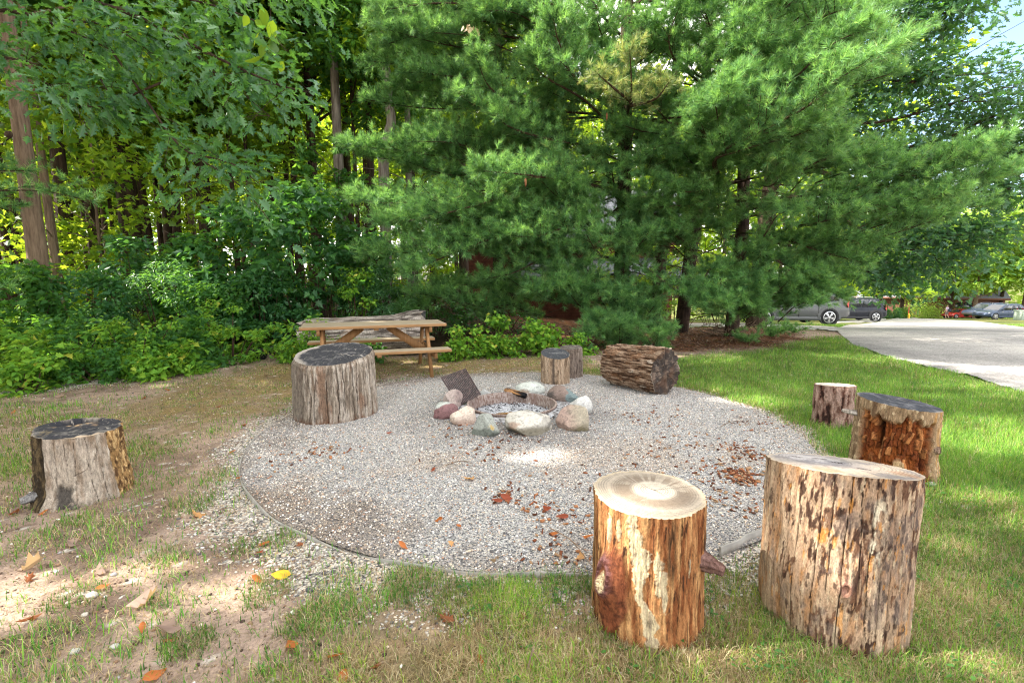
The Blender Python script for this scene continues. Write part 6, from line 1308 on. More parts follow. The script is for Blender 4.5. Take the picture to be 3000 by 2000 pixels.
LF = [(576, 1501, 'tan', .14, 'large tan oak leaf lying in the grass tuft between the left stump and the gravel'), (127, 1496, 'orange', .085, 'round orange leaf lying at the foot of the grey stump at left'), (40, 1496, 'brown', .12, 'crumpled brown leaf left of the round orange one'), (210, 1600, 'grey', .10, 'pale crumpled leaf on the sand, lower of the three below the left stump'), (240, 1568, 'grey', .06, 'small pale leaf standing on edge below the left stump'), (264, 1570, 'grey', .07, 'small pale curled leaf beside the one on edge'), (288, 1672, 'grey', .12, 'curled grey leaf alone on bare sand'), (80, 1665, 'grey', .16, 'large pale crumpled leaf at the left edge of the sand'), (85, 1690, 'brown', .10, 'dark curled leaf under the large pale crumpled one'), (82, 1815, 'brown', .11, 'brown curled leaf in the sun patch at bottom left'), (505, 1840, 'grey', .15, 'big curled mauve grey leaf in front of the sand'), (495, 1862, 'brown', .09, 'brown leaf under the big curled one'), (415, 1832, 'orange', .06, 'small orange leaf left of the big curled one'), (452, 1963, 'orange', .10, 'flat pinkish leaf at the bottom of the sand'), (822, 1677, 'yellow', .11, 'bright yellow leaf on the sand before the edging'), (754, 1690, 'orange', .085, 'curled orange leaf left of the yellow leaf'), (774, 1587, 'orange', .085, 'orange brown leaf outside the edging'), (760, 1613, 'red', .06, 'small red leaf under the orange brown one by the edging'), (878, 1590, 'brown', .07, 'brown leaf against the edging strip'), (415, 1772, 'grey', .17, 'flat pale wide leaf in the middle of the sand'), (302, 1717, 'orange', .07, 'thin orange leaf right of the curled grey one'), (853, 1882, 'orange', .11, 'pale orange leaf in the sparse grass near the bottom'), (981, 1915, 'orange', .10, 'orange leaf standing on edge in the grass near the bottom'), (1372, 1406, 'tan', .12, 'golden tan leaf alone in the middle of the gravel pad'), (1005 + 480, 1466, 'red', .12, 'red brown leaf heap on the gravel in front of the orange brown stump'), (1455, 1474, 'red', .10, 'red leaf left end of the heap on the gravel'), (1603, 1497, 'red', .10, 'curled red leaf right of the leaf heap'), (1645, 1522, 'red', .12, 'pinkish red crumpled leaf nearest the orange brown stump'), (1286, 1525, 'orange', .075, 'orange leaf pointing up on the gravel at left'), (1345, 1543, 'orange', .06, 'small bright orange leaf on the front gravel'), (1270, 1383, 'red', .08, 'reddish strip of leaf on the mid gravel'), (1181, 1600, 'orange', .08, 'orange brown leaf near the front edging'), (1322, 1596, 'tan', .06, 'small pale leaf on the front gravel'), (1411, 1931, 'orange', .09, 'orange leaf standing in the dry grass at the bottom middle'), (1672, 1936, 'red', .05, 'small red leaf in the grass left of the front stump base'), (1103, 1944, 'brown', .10, 'dark brown leaf in the grass near the bottom'), (1004, 1985, 'orange', .10, 'orange leaf cut by the bottom border'), (1697, 1636, 'tan', .085, 'pink tan leaf beside the front stump'), (1624, 1568, 'orange', .08, 'orange leaf beside the long twig'), (1723, 1578, 'orange', .09, 'orange leaf touching the front stump'), (1530, 1800, 'brown', .08, 'brown leaf in the grass before the gravel'), (1310, 1805, 'brown', .11, 'dark leaf on bare soil in the grass'), (1456, 1645, 'grey', .10, 'grey leaf at the grassy front rim of the gravel'), (2345, 1975, 'brown', .09, 'brown leaf in the grass at the bottom right'), (2440, 1892, 'orange', .08, 'orange leaf at the foot of the largest stump'), (2940, 1790, 'brown', .08, 'brown leaf lying on the lawn at the right border'), (2960, 1185, 'brown', .08, 'dark curled leaf on the lawn near the road'), (2510, 1112, 'tan', .09, 'pale leaf on the lawn behind the reddish stump'), (640, 1190, 'brown', .10, 'brown leaf on the olive ground behind the left stump'), (590, 1155, 'grey', .12, 'pale leaf on the olive ground'), (490, 1138, 'orange', .10, 'orange leaf below the gravel strip'), (415, 1082, 'orange', .10, 'orange leaf lying on the gravel strip'), (170, 1158, 'grey', .13, 'pale curled leaf before the gravel strip'), (40, 1205, 'orange', .10, 'orange leaf at the left border behind the stump'), (780, 1105, 'grey', .12, 'pale leaf left of the tall stump'), (420, 1165, 'brown', .10, 'brown leaf behind the grey stump'), (680, 1320, 'orange', .08, 'orange leaf outside the rim left of the gravel pad'), (715, 1243, 'brown', .11, 'dark tan leaf on the gravel left of the tall stump'), (140, 1280, 'red', .09, 'red leaf behind the top of the grey stump'), (1190, 1130, 'red', .05, 'small red leaf on the gravel right of the tall stump'), (1140, 1275, 'red', .08, 'red leaf in front of the purple stone'), (700, 1395, 'orange', .07, 'orange leaf just outside the edging by the grass tuft')]
for i, (px, py, kd, s, lab) in enumerate(LF):
    g = gnd(px, py, .02); o = obj('fallen_leaf', KD[kd], None, g); z = (pad_h(g[0], g[1]) if math.hypot(g[0] - PC[0], g[1] - PC[1]) < PR else float(ground_h(g[0], g[1]))) + .012
    o.location = (g[0], g[1], z); s *= .62 if kd in ('grey', 'tan') else .8; o.scale = (s,) * 3; o.rotation_euler = (rng.normal(0, .25) + (.9 if 'edge' in lab or 'standing' in lab or 'up' in lab else 0), rng.normal(0, .25), rng.uniform(0, 6.28)); tag(o, lab, 'leaf', 'dead leaves on the ground')
for px, py, s, lab in [(270, 1745, .019, 'egg sized pale pebble on the sand'), (218, 1903, .014, 'small white pebble on the sand near the bottom'), (336, 1890, .013, 'white pebble in the middle of the bottom sand'), (2725, 1420, .03, 'white shell shaped stone at the foot of the rotten stump'), (908, 1722, .016, 'dark grey pebble in the grass outside the edging')]:
    g = gnd(px, py, .01); bm = bmesh.new(); bmesh.ops.create_icosphere(bm, subdivisions=3, radius=1)
    for v in bm.verts: v.co = Vector((v.co.x * s * 1.3, v.co.y * s, v.co.z * s * .7)) * (1 + .12 * float(vn(v.co.x * 2, v.co.y * 2, v.co.z * 2, int(px))))
    me = bpy.data.meshes.new('pebble'); bm.to_mesh(me); bm.free(); me.shade_smooth(); me.materials.append(simple('pebble_' + str(px), (.06, .06, .065) if 'dark' in lab else (.46, .44, .41), .6, .4)); tag(obj('pebble', me, None, (g[0], g[1], float(ground_h(g[0], g[1])) + s * .4)), lab, 'pebble')
# ---------------------------------------------------------------- big oak on the right behind the pines
ob = np.array([8.2, 16.0, float(gz(8.2, 16))])
root = thing('oak_tree', 'large oak with dark lobed foliage against the sky at the upper right', 'tree', ob)
mb = MB(); tp = np.array([[0, 0, -.2], [.1, 0, 3], [.25, -.1, 6.5], [.5, 0, 10], [.6, 0, 13]]); mb.tube(curve(tp, 16), np.linspace(.34, .08, 16), 14); LP, LD = [], []
for b, z0, sp, m in [
    ([(2300, 360, 15.5), (2420, 365, 14.4), (2590, 355, 13.8), (2800, 300, 13.2), (3000, 240, 12.8)], 5.6, .62, 5), ([(2300, 120, 15.5), (2600, 50, 14), (2760, 40, 13.4), (2830, 20, 13)], 8.5, .5, 5), ([(2300, 220, 15.5), (2550, 230, 14.2), (2680, 240, 13.6), (2740, 220, 13.4)], 7.5, .6, 5),
    ([(2460, 445, 14.8), (2700, 425, 13.8), (2900, 345, 13.2), (3010, 300, 13)], 4.8, .5, 5), ([(2350, 560, 15), (2550, 690, 14.2), (2700, 740, 13.9), (2810, 790, 13.7)], 3.6, .55, 6), ([(2400, 560, 15), (2620, 640, 14), (2800, 690, 13.6), (2900, 700, 13.3)], 3.8, .5, 6),
    ([(2380, 500, 15), (2700, 560, 14), (2900, 560, 13.4), (3010, 540, 13.2)], 4.6, .5, 5), ([(2300, -20, 15.5), (2600, -80, 14), (2750, -80, 13.6), (2850, -70, 13.4)], 9.5, .7, 5), ([(2300, -100, 15.5), (2450, 60, 14.6), (2560, 150, 14.2), (2640, 150, 14)], 9.5, .7, 5), ([(2300, 300, 15.5), (2400, 300, 15), (2560, 420, 14.4)], 6, .6, 4), ([(2860, 420, 14.2), (2960, 450, 13.8), (3020, 440, 13.6)], 5, .35, 4), ([(2250, 700, 15.5), (2420, 760, 14.6), (2560, 800, 14.4), (2620, 830, 14.3)], 3, .4, 4)]:
    pts = curve([at(*q) for q in b], 30) - ob; s0 = np.array([.15, 0, z0 - ob[2] - .3]); full = np.vstack([curve([s0, (s0 + pts[0]) / 2 + [0, 0, .1], pts[0]], 6)[:-1], pts]); mb.tube(full, np.linspace(.075, .008, len(full)), 7, False)
    for k in range(210):
        p = pts[rng.integers(2, 30)]; e = p + rng.normal(0, 1, 3) * [sp, sp * 1.2, sp * .62]
        if k % 4 == 0: mb.tube(np.array([p, (p + e) / 2 + [0, 0, .05], e]), [.012, .008, .003], 4, False)
        m2 = m * 2; LP.append(e + rng.normal(0, 1, (m2, 3)) * [.20, .20, .11]); LD.append(np.tile(unit(e - p) * .8, (m2, 1)))
LP, LD = np.vstack(LP), np.vstack(LD); V, Fc = leaves(LP, rng.uniform(.13, .24, len(LP)), T_OAK, .25, .9, LD)
mb.obj('trunk', M_BARK, root, True); obj('crown', mesh('crown', V, Fc, M_OAKD), root)

# ---------------------------------------------------------------- trees that stand outside the picture at left and shade the pit
shp = make_tree('shade_tree', 'tall maple outside the left border of the picture shading the fire pit', (-10.5, 2.2), 14, .24, (0, 0, 9.5), (4.0, 4.0, 4.2), 80, SHADE_N, .26, T_FARM, M_MAPLE, M_BARK, 1401, 'shade trees beyond the left border', 12, (1.1, 1.1, .6), .15, .3)
for i, (x, y, s) in enumerate(SHADE):
    r_ = dup(shp, (x, y, -.05), 0.0, s)
    for c in r_.children:
        if c.name.startswith('crown'): c.data = crown_mesh(1450 + i, (0, 0, 9.5), (4.0, 4.0, 4.2), 80, SHADE_N, .26, T_FARM, M_MAPLE, (1.1, 1.1, .6), .3, world=(x, y, 0, s))[0]

# ---------------------------------------------------------------- far trees on the right, in full sun
FT = [(2575, 57, 9.5, 4.6, 'near mid green tree right of the black car', M_MAPLE), (2650, 70, 15, 5.5, 'sunlit tree behind the fire hydrant', M_SUN), (2720, 80, 17, 6, 'tall yellow green tree in front of the pale house gable', M_SUN), (2795, 74, 16, 5.6, 'sunlit yellow green tree behind the walking person', M_SUN), (2872, 68, 15, 5.2, 'green tree with orange lit trunk behind the parked blue cars', M_SUN), (2940, 76, 19, 6, 'tall bright tree behind the blue wagon', M_SUN), (3010, 64, 18, 6.2, 'brightest yellow green tree at the right border', M_SUN), (2615, 92, 20, 7, 'pale sunlit tree behind the brick house', M_SUN), (2840, 96, 22, 7, 'pale sunlit tree behind the red car', M_SUN), (3090, 86, 22, 7, 'bright tree partly cut by the right border', M_SUN), (2500, 66, 17, 6, 'sunlit tree behind the black car', M_SUN)]
fm = [crown_mesh(1420 + k, (0, 0, 0), (1, 1, .95), 70, 7500, .085, T_FARM, m, (.24, .24, .14), .45) for k, m in enumerate([M_SUN, M_SUN, M_MAPLE])]
for i, (px, Y, h, r, lab, m) in enumerate(FT):
    X = at(px, 815, Y)[0]; g = float(gz(X, Y)); root = thing('roadside_tree', lab, 'tree', (X, Y, g - .1), 0, 'sunlit trees across the road'); mb = MB(); pth = trunk_path(h * .9, .3, 1430 + i); mb.tube(pth, taper(.28, len(pth), .2), 10); me, C_ = fm[2 if m is M_MAPLE else i % 2]; hz = h * .40
    limbs_mesh(mb, pth, C_ * [r, r, hz] + [0, 0, h - hz], 12, .1, 1440 + i, .2); mb.obj('trunk', M_BARKL if 'orange' in lab else M_BARK, root, True); c = obj('crown', me, root, (0, 0, h - hz), i * 1.1); c.scale = (r, r, hz)
n = 16000; P = np.column_stack([rb.uniform(10, 190, n), rb.uniform(112, 126, n), rb.uniform(0, 1, n) ** .9 * 26 - 6]); V, Fc = leaves(P, rb.uniform(.8, 1.7, n), T_FARM, .3, 1.0, None, rb); tag(obj('far_woods', mesh('far_woods', V, Fc, M_SUN)), 'far mass of sunlit trees closing the view beyond the road', 'woods', kind='stuff')
for i, (px, pt, Y, w, lab, m) in enumerate([(2610, 902, 66, 26, 'small bluish round bush left of the others across the road', M_OAK), (2640, 898, 66, 34, 'pale round bush across the road beside the hydrant', M_OAK), (2662, 896, 68, 40, 'green clipped bush across the road behind the hydrant', M_MAPLE), (2735, 895, 72, 60, 'light green bush across the road left of the person', M_SUN), (2835, 895, 76, 70, 'bush behind the red car', M_MAPLE), (2720, 850, 76, 100, 'pale flowering shrub under the tall tree across the road', M_SUN), (2960, 885, 66, 110, 'green bush behind the blue wagon', M_SUN), (2560, 890, 60, 60, 'green bush behind the black car', M_MAPLE), (2690, 872, 76, 110, 'wide sunlit bush behind the hydrant marker', M_SUN), (2790, 868, 79, 120, 'wide light bush behind the walking person', M_SUN), (2880, 862, 80, 120, 'tall sunlit bush between red car and blue cars', M_SUN)]):
    X = at(px, 815, Y)[0]; g = float(gz(X, Y)); hgt = max(at(px, pt, Y)[2] - g, .7); rx = w / F * Y / 2; root = thing('bush', lab, 'bush', (X, Y, g - .05), i * .7, 'bushes across the road'); q = rng.normal(0, 1, (1500, 3)); q = unit(q) * (rng.uniform(0, 1, (1500, 1)) ** .3); q[:, 2] = np.abs(q[:, 2])
    V, Fc = leaves(q * [rx, rx * .8, hgt], rng.uniform(.1, .2, 1500), T_FARM, .3, 1.0, q * .5); obj('foliage', mesh('foliage', V, Fc, m), root); mb = MB()
    for j in range(5): mb.tube(curve([[0, 0, -.1], q[j] * [rx * .4, rx * .4, hgt * .5], q[j] * [rx, rx * .8, hgt] * .9], 5), np.linspace(.03, .01, 5), 5, False)
    mb.obj('stems', M_TWIG, root)

# ---------------------------------------------------------------- houses
def brick(name, a, b, sx, sz):
    t = NT(name); br = t.n('ShaderNodeTexBrick', Vector=t.mapping((1, 1, 1)), Scale=sx, Color1=a, Color2=b, Mortar=tuple(c * .45 for c in b)); br.inputs['Mortar Size'].default_value = .012; br.inputs['Brick Width'].default_value = 1.6; br.inputs['Row Height'].default_value = sz
    return t
def tiled(name, a, b, row, tilt=True):
    t = NT(name); s = t.n('ShaderNodeSeparateXYZ', Vector=t.n('ShaderNodeTexCoord').outputs['Object']); f = t.math('FRACT', t.math('MULTIPLY', s.outputs[2], 1 / row)); n = t.noise(t.mapping((3, 3, 3)), 2.0, 5)
    c = t.mixc(t.ramp(n, [(.35, 0), (.65, 1)]), a, b); c = t.mixc(1, c, t.ramp(f, [(0, .35), (.12, 1), (1, .9)]), 'MULTIPLY'); return t.pbr(c, .85, .25, t.bump(f, .5, .02))
M_SHING = tiled('grey_shingles', lin(128, 130, 138), lin(98, 100, 108), .14); M_SIDING = tiled('red_brown_siding', lin(122, 72, 56), lin(96, 56, 44), .16); M_TRIM = simple('brown_trim', lin(104, 66, 50), .6); M_GLASS = simple('dark_glass', (.02, .025, .03), .08, .6, var=.3, scale=1)
M_BRICK = tiled('brick_wall', lin(112, 76, 64), lin(90, 60, 50), .085); M_WHITE = simple('pale_siding', lin(206, 212, 212), .6)
def house(name, label, cen, rot, L, W, He, Hr, mw, mr, wins, over=.45, gable=None):
    root = thing(name, label, 'house', cen, rot); mb = MB(); x, y = L / 2, W / 2
    P = [(-x, -y, -.4), (x, -y, -.4), (x, y, -.4), (-x, y, -.4), (-x, -y, He), (x, -y, He), (x, y, He), (-x, y, He), (-x, 0, Hr), (x, 0, Hr)]
    mb.add(P, P=[[0, 1, 5, 4], [1, 2, 6, 9, 5], [2, 3, 7, 6], [3, 0, 4, 8, 7]]); mb.obj('wall', mw, root)
    mb = MB(); sl = (Hr - He) / y; ex = y + over; ez = He - sl * over; th = .16
    for s in (-1, 1):
        Q = [(-x - over, 0, Hr + .03), (x + over, 0, Hr + .03), (x + over, s * ex, ez + .03), (-x - over, s * ex, ez + .03)]; Q2 = [(a, b, c + th) for a, b, c in Q]; f = [[0, 1, 2, 3], [7, 6, 5, 4], [0, 4, 5, 1], [1, 5, 6, 2], [2, 6, 7, 3], [3, 7, 4, 0]]; mb.add(Q + Q2, P=f if s > 0 else [q[::-1] for q in f])
    mb.obj('roof', mr, root); mb = MB()
    for s in (-1, 1): mb.box((-x - over, s * (ex + .03) - .025, ez - .14), (x + over, s * (ex + .03) + .025, ez + .18))
    mb.obj('fascia', M_TRIM, root)
    for (sx, u, z, w, h) in wins:
        mb = MB(); g = MB(); fx_ = lambda a, b, d0, d1: ((u + a, -y - d1, z + b[0]), (u + a + 0, -y - d0, z + b[1]))
        for a, b, c_, d in ((-w / 2 - .08, w / 2 + .08, h, h + .08), (-w / 2 - .08, w / 2 + .08, -.08, 0), (-w / 2 - .08, -w / 2, 0, h), (w / 2, w / 2 + .08, 0, h), (-.025, .025, 0, h)): mb.box((u + a, -y - .06, z + c_), (u + b, -y - .004, z + d))
        fr = mb.obj('window', M_TRIM, root); g.box((u - w / 2, -y - .03, z), (u + w / 2, -y - .006, z + h)); g.obj('pane', M_GLASS, fr)
    return root
c0 = at(1690, 815, 21.0); hs = house('wooden_house', 'red brown wooden house with grey shingle roof half hidden behind the pines', (c0[0], 24.0, float(gz(c0[0], 24.0)) - .2), math.radians(-8), 9.0, 5.5, 4.0, 6.1, M_SIDING, M_SHING, [(0, -2.6, 1.2, 1.2, 1.2), (0, .4, 1.2, 1.6, 1.2), (0, 3.0, 1.2, 1.0, 1.2)])
mb = MB(); mb.add([(-4.6, -2.75, 4.1), (-1.8, -2.75, 4.1), (-3.2, -2.75, 6.4), (-4.6, -3.9, 4.1), (-1.8, -3.9, 4.1), (-3.2, -3.9, 6.4)], P=[[3, 4, 5], [0, 1, 4, 3], [2, 0, 3, 5], [1, 2, 5, 4]]); mb.obj('gable_dormer', M_SIDING, hs)
mb = MB()
for s in (-1, 1): P = [(-3.2, -4.2, 6.47), (-3.2, -1.4, 6.47), (-3.2 + s * 1.7, -1.4, 3.72), (-3.2 + s * 1.7, -4.2, 3.72)]; Q = [(a, b, c + .14) for a, b, c in P]; f = [[0, 1, 2, 3], [7, 6, 5, 4], [0, 4, 5, 1], [1, 5, 6, 2], [2, 6, 7, 3], [3, 7, 4, 0]]; mb.add(P + Q, P=f if s < 0 else [q[::-1] for q in f])
mb.obj('dormer_roof', M_TRIM, hs)
mb = MB(); P = [(-2.2, -2.75, 2.9), (4.9, -2.75, 2.9), (4.9, -5.0, 2.15), (-2.2, -5.0, 2.15)]; Q = [(a, b, c + .13) for a, b, c in P]; mb.add(P + Q, P=[[3, 2, 1, 0], [4, 5, 6, 7], [1, 5, 4, 0], [2, 6, 5, 1], [3, 7, 6, 2], [0, 4, 7, 3]]); mb.obj('porch_roof', M_SHING, hs)
for x in (-2.0, 1.3, 4.7): mb = MB(); mb.box((x - .07, -4.9, -.4), (x + .07, -4.76, 2.15)); mb.obj('porch_post', M_TRIM, hs)
c1 = at(2690, 815, 84.0); house('brick_house', 'low red brick house with white gable behind the trees across the road', (c1[0], 84, float(gz(c1[0], 84))), math.radians(-25), 20, 9, 3.2, 6.0, M_BRICK, M_SHING, [(0, -6, .9, 1.8, 1.4), (0, -1, .9, 1.8, 1.4), (0, 5, .9, 2.2, 1.4)])
c1 = at(2735, 815, 96.0); house('pale_house', 'pale two storey house glimpsed above the brick one through the trees', (c1[0], 96, float(gz(c1[0], 96))), math.radians(20), 12, 8, 5.6, 8.6, M_WHITE, M_SHING, [(0, -3, 3.4, 1.2, 1.5), (0, 2, 3.4, 1.2, 1.5)])

# ---------------------------------------------------------------- cars
M_TYRE = simple('tyre_rubber', (.018, .018, .02), .85, .2); M_RIM = simple('alloy', (.55, .56, .58), .3, .6, .8, var=.05); M_BLK = simple('black_trim', (.025, .025, .028), .5, .4); M_TAIL = simple('tail_lamp', (.55, .03, .03), .2, .5, var=.05); M_HEAD = simple('head_lamp', (.7, .72, .74), .1, .6, var=.05); M_CHROME = simple('chrome', (.7, .7, .72), .12, .6, 1.0, var=.04)
def paint(name, c, metal=.3): return simple(name, c, .38, .4, metal, .25, .05, 2)
def car(name, label, loc, head, pm, L=4.4, W=1.86, H=1.64, belt=.98, wb=2.66, wr=.345, kind='suv', clad=True, roofbars=True):
    root = thing(name, label, 'car', loc, head); x0, x1 = -L / 2, L / 2; hw = W / 2; gc = .24; ft = .80
    # lower body
    xs = np.array([0, .015, .05, .12, .25, .5, .68, .76, .86, .94, .98, 1.0]) * L + x0
    zt = np.array([belt - .22, belt - .05, belt, belt + .01, belt + .01, belt, belt - .02, belt - .05, belt - .13, belt - .20, belt - .28, belt - .42]); zb = np.array([.42, .36, .30, gc, gc, gc, gc, gc, gc, .28, .34, .42])
    ww = np.array([.80, .90, .96, 1, 1, 1, 1, 1, .97, .92, .84, .70]) * hw; S = []
    for x, t, b, w in zip(xs, zt, zb, ww): S.append([(x, a * w, z) for a, z in ((-.0, b), (-.86, b), (-.97, b + .08), (-1, b + (t - b) * .45), (-.985, b + (t - b) * .72), (-.95, t - .05), (-.88, t), (0, t + .03), (.88, t), (.95, t - .05), (.985, b + (t - b) * .72), (1, b + (t - b) * .45), (.97, b + .08), (.86, b))])
    S = np.array(S); k = S.shape[1]; mb = MB(); mb.add(S.reshape(-1, 3), grid_faces(len(xs), k, True), P=[list(range(k)), list(range((len(xs) - 1) * k, len(xs) * k))[::-1]]); mb.obj('body', pm, root, True)
    # cabin
    rb0, rf0, rb1, rf1 = x0 + .06 * L, x0 + .70 * L, x0 + .13 * L, x0 + .52 * L
    if kind == 'wagon': rb0, rb1, rf0, rf1 = x0 + .03 * L, x0 + .14 * L, x0 + .72 * L, x0 + .52 * L
    wb_, wt_ = hw * .93, hw * .74; zb_, zr = belt - .02, H
    V = []; prof = [(0, 0), (.35, .0), (.8, .01), (.95, .05), (1, .10)]
    xsr = np.linspace(0, 1, 9); ring = []
    lv = [(0, 0), (.45, .5), (.82, .88), (.94, .965), (1.0, 1.0)]
    for v, _ in lv:
        f = v; a = rb0 + (rb1 - rb0) * f; b = rf0 + (rf1 - rf0) * f; w = wb_ + (wt_ - wb_) * f
        if v == 1.0: a += .12; b -= .12; w -= .14
        z = zb_ + (zr - zb_) * f; n = 10; c = []
        for i in range(n): c.append((a + (b - a) * i / (n - 1), -w * (1 - .03 * (2 * i / (n - 1) - 1) ** 2), z + .012 * (1 - (2 * i / (n - 1) - 1) ** 2) * f))
        for i in range(n): c.append((b - (b - a) * i / (n - 1), w * (1 - .03 * (1 - 2 * i / (n - 1)) ** 2), z + .012 * (1 - (1 - 2 * i / (n - 1)) ** 2) * f))
        ring.append(c)
    R = np.array(ring); k = R.shape[1]; mb = MB(); mb.add(R.reshape(-1, 3), grid_faces(len(lv), k, True), P=[list(range((len(lv) - 1) * k, len(lv) * k))]); mb.obj('roof', pm, root, True)
    def side(u, v, s, off=.007): f = v; a = rb0 + (rb1 - rb0) * f; b = rf0 + (rf1 - rf0) * f; w = (wb_ + (wt_ - wb_) * f) * (1 - .03 * (2 * u - 1) ** 2); return (a + (b - a) * u, s * (w + off), zb_ + (zr - zb_) * f)
    def panel(nm, pts, s, mat, off=.007):
        mb = MB(); A = [side(u, v, s, off) for u, v in pts]; Bp = [side(u, v, s, off - .012) for u, v in pts]; n = len(A); f = [list(range(n)), list(range(2 * n - 1, n - 1, -1))] + [[i, i + n, (i + 1) % n + n, (i + 1) % n] for i in range(n)]
        if s < 0: f = f
        mb.add(A + Bp, P=f); bmx = mb.obj(nm, mat, root); return bmx
    for s in (-1, 1):
        panel('side_window', [(.56, .08), (.93, .08), (.90, .45), (.86, .86), (.56, .88)], s, M_GLASS); panel('side_window', [(.30, .08), (.545, .08), (.545, .88), (.30, .88)], s, M_GLASS); panel('side_window', [(.06, .14), (.285, .08), (.285, .88), (.13, .82)], s, M_GLASS)
        # handles, mirror, sill, arches, wheels, rails
        for xa in (.40, .62): mb = MB(); mb.box((x0 + xa * L - .10, s * (hw * .985) - .012, belt - .13), (x0 + xa * L + .08, s * (hw * .985) + .022, belt - .10), None, .008); mb.obj('door_handle', M_CHROME if not clad else pm, root)
        for xa in (.30, .475, .70): mb = MB(); mb.box((x0 + xa * L - .005, s * (hw * 1.0) - .012, .36), (x0 + xa * L + .005, s * (hw * 1.0) + .002, belt - .08)); mb.obj('door_seam', M_BLK, root)
        mb = MB(); mb.box((rf0 - .42, s * (hw + .02) - (.0 if s > 0 else .16), belt + .02), (rf0 - .26, s * (hw + .02) + (.16 if s > 0 else .0), belt + .16), None, .03); mb.obj('side_mirror', pm, root, True)
        mb = MB(); mb.box((-wb / 2 - .1, s * hw - .05, gc - .02), (wb / 2 + .1, s * hw + .012, gc + .14), None, .02); mb.obj('sill', M_BLK if clad else pm, root)
        if roofbars: mb = MB(); mb.tube(curve([(rb1 + .15, s * (wt_ - .03), H - .02), (rb1 + .3, s * (wt_ - .05), H + .045), (rf1 - .4, s * (wt_ - .05), H + .045), (rf1 - .2, s * (wt_ - .03), H - .02)], 12), .016, 6); mb.obj('roof_rail', M_CHROME, root, True)
        for xw in (-wb / 2 - .03, wb / 2 - .03):
            mb = MB(); th = np.linspace(-.2, PI + .2, 26)
            A = [(xw + (wr + r) * math.cos(a), s * (hw + o), wr + (wr + r) * math.sin(a)) for r, o in ((.03, .022), (.125, .016), (.14, -.03)) for a in th]; mb.add(A, grid_faces(3, 26)); mb.obj('wheel_arch', M_BLK if clad else pm, root, True)
            mb = MB(); c = [(xw + (wr + .045) * math.cos(a), s * (hw + .010), wr + (wr + .045) * math.sin(a)) for a in np.linspace(0, 2 * PI, 32, endpoint=False)]; mb.add(c, P=[list(range(32))]); mb.obj('wheel_well', M_BLK, root)
            wh = obj('wheel', None, root, (xw, s * (hw - .085), wr)); M = Matrix.Rotation(-s * PI / 2, 4, 'X')
            V, Q = lathe([(wr * .62, -.10), (wr * .9, -.115), (wr * .985, -.08), (wr, 0), (wr * .985, .08), (wr * .9, .115), (wr * .68, .105), (wr * .64, .07)], 32); mt = MB(); mt.add([tuple(M @ Vector(v)) for v in V], Q); mt.obj('tyre', M_TYRE, wh, True)
            mr_ = MB(); V, Q = lathe([(wr * .66, .095), (wr * .70, .108), (wr * .64, .112), (wr * .60, .085)], 32); mr_.add([tuple(M @ Vector(v)) for v in V], Q)
            for i in range(5):
                a = i * 2 * PI / 5 + .3
                for da in (-.16, .16):
                    p, q = np.array([math.cos(a) * .05, math.sin(a) * .05]), np.array([math.cos(a + da) * wr * .64, math.sin(a + da) * wr * .64]); t_ = np.array([-math.sin(a), math.cos(a)]) * .017
                    P8 = [(*(p - t_), .11), (*(p + t_), .11), (*(q + t_), .095), (*(q - t_), .095), (*(p - t_), .07), (*(p + t_), .07), (*(q + t_), .055), (*(q - t_), .055)]; mr_.add([tuple(M @ Vector(v)) for v in P8], P=[[0, 1, 2, 3], [4, 7, 6, 5], [0, 4, 5, 1], [1, 5, 6, 2], [2, 6, 7, 3], [3, 7, 4, 0]])
            V, Q = lathe([(.001, .118), (.05, .116), (.056, .10)], 16); mr_.add([tuple(M @ Vector(v)) for v in V], Q); mr_.obj('rim', M_RIM, wh, True)
            V, Q = lathe([(.001, .045), (wr * .62, .045), (wr * .63, .0)], 24); md = MB(); md.add([tuple(M @ Vector(v)) for v in V], Q); md.obj('brake_disc', M_BLK, wh)
        mb = MB(); mb.add([(x0 + .01, s * hw * .60, belt - .24), (x0 + .16, s * (hw * .985 + .012), belt - .22), (x0 + .26, s * (hw * .985 + .014), belt - .05), (x0 + .13, s * (hw * .95 + .012), belt + .06), (x0 + .20, s * (hw * .85 + .01), belt + .34), (x0 + .13, s * (hw * .80), belt + .34), (x0 + .02, s * hw * .62, belt - .02)], P=[[0, 1, 2, 3, 6], [3, 4, 5, 6]]); mb.obj('tail_lamp', M_TAIL, root)
        mb = MB(); mb.add([(x1 - .06, s * hw * .55, belt - .36), (x1 - .30, s * (hw * .93), belt - .30), (x1 - .48, s * (hw * .945), belt - .19), (x1 - .18, s * hw * .72, belt - .22)], P=[[0, 1, 2, 3]]); mb.obj('head_lamp', M_HEAD, root)
    for nm, e in (('rear_window', 0), ('windscreen', 1)):
        f0, f1 = .12, .86; a = [(rb0 + (rb1 - rb0) * f, rf0 + (rf1 - rf0) * f)[e] + (.012 if e else -.012) for f in (f0, f1)]; w = [(wb_ + (wt_ - wb_) * f) * .9 for f in (f0, f1)]; z = [zb_ + (zr - zb_) * f for f in (f0, f1)]
        mb = MB(); mb.add([(a[0], -w[0], z[0]), (a[0], w[0], z[0]), (a[1], w[1], z[1]), (a[1], -w[1], z[1])], P=[[0, 1, 2, 3]]); mb.obj(nm, M_GLASS, root)
    mb = MB(); mb.box((x0 - .03, -hw * .82, .40), (x0 + .16, hw * .82, .60), None, .05); mb.obj('rear_bumper', M_BLK if clad else pm, root, True)
    mb = MB(); mb.box((x1 - .16, -hw * .72, .38), (x1 + .02, hw * .72, .58), None, .05); mb.obj('front_bumper', M_BLK if clad else pm, root, True)
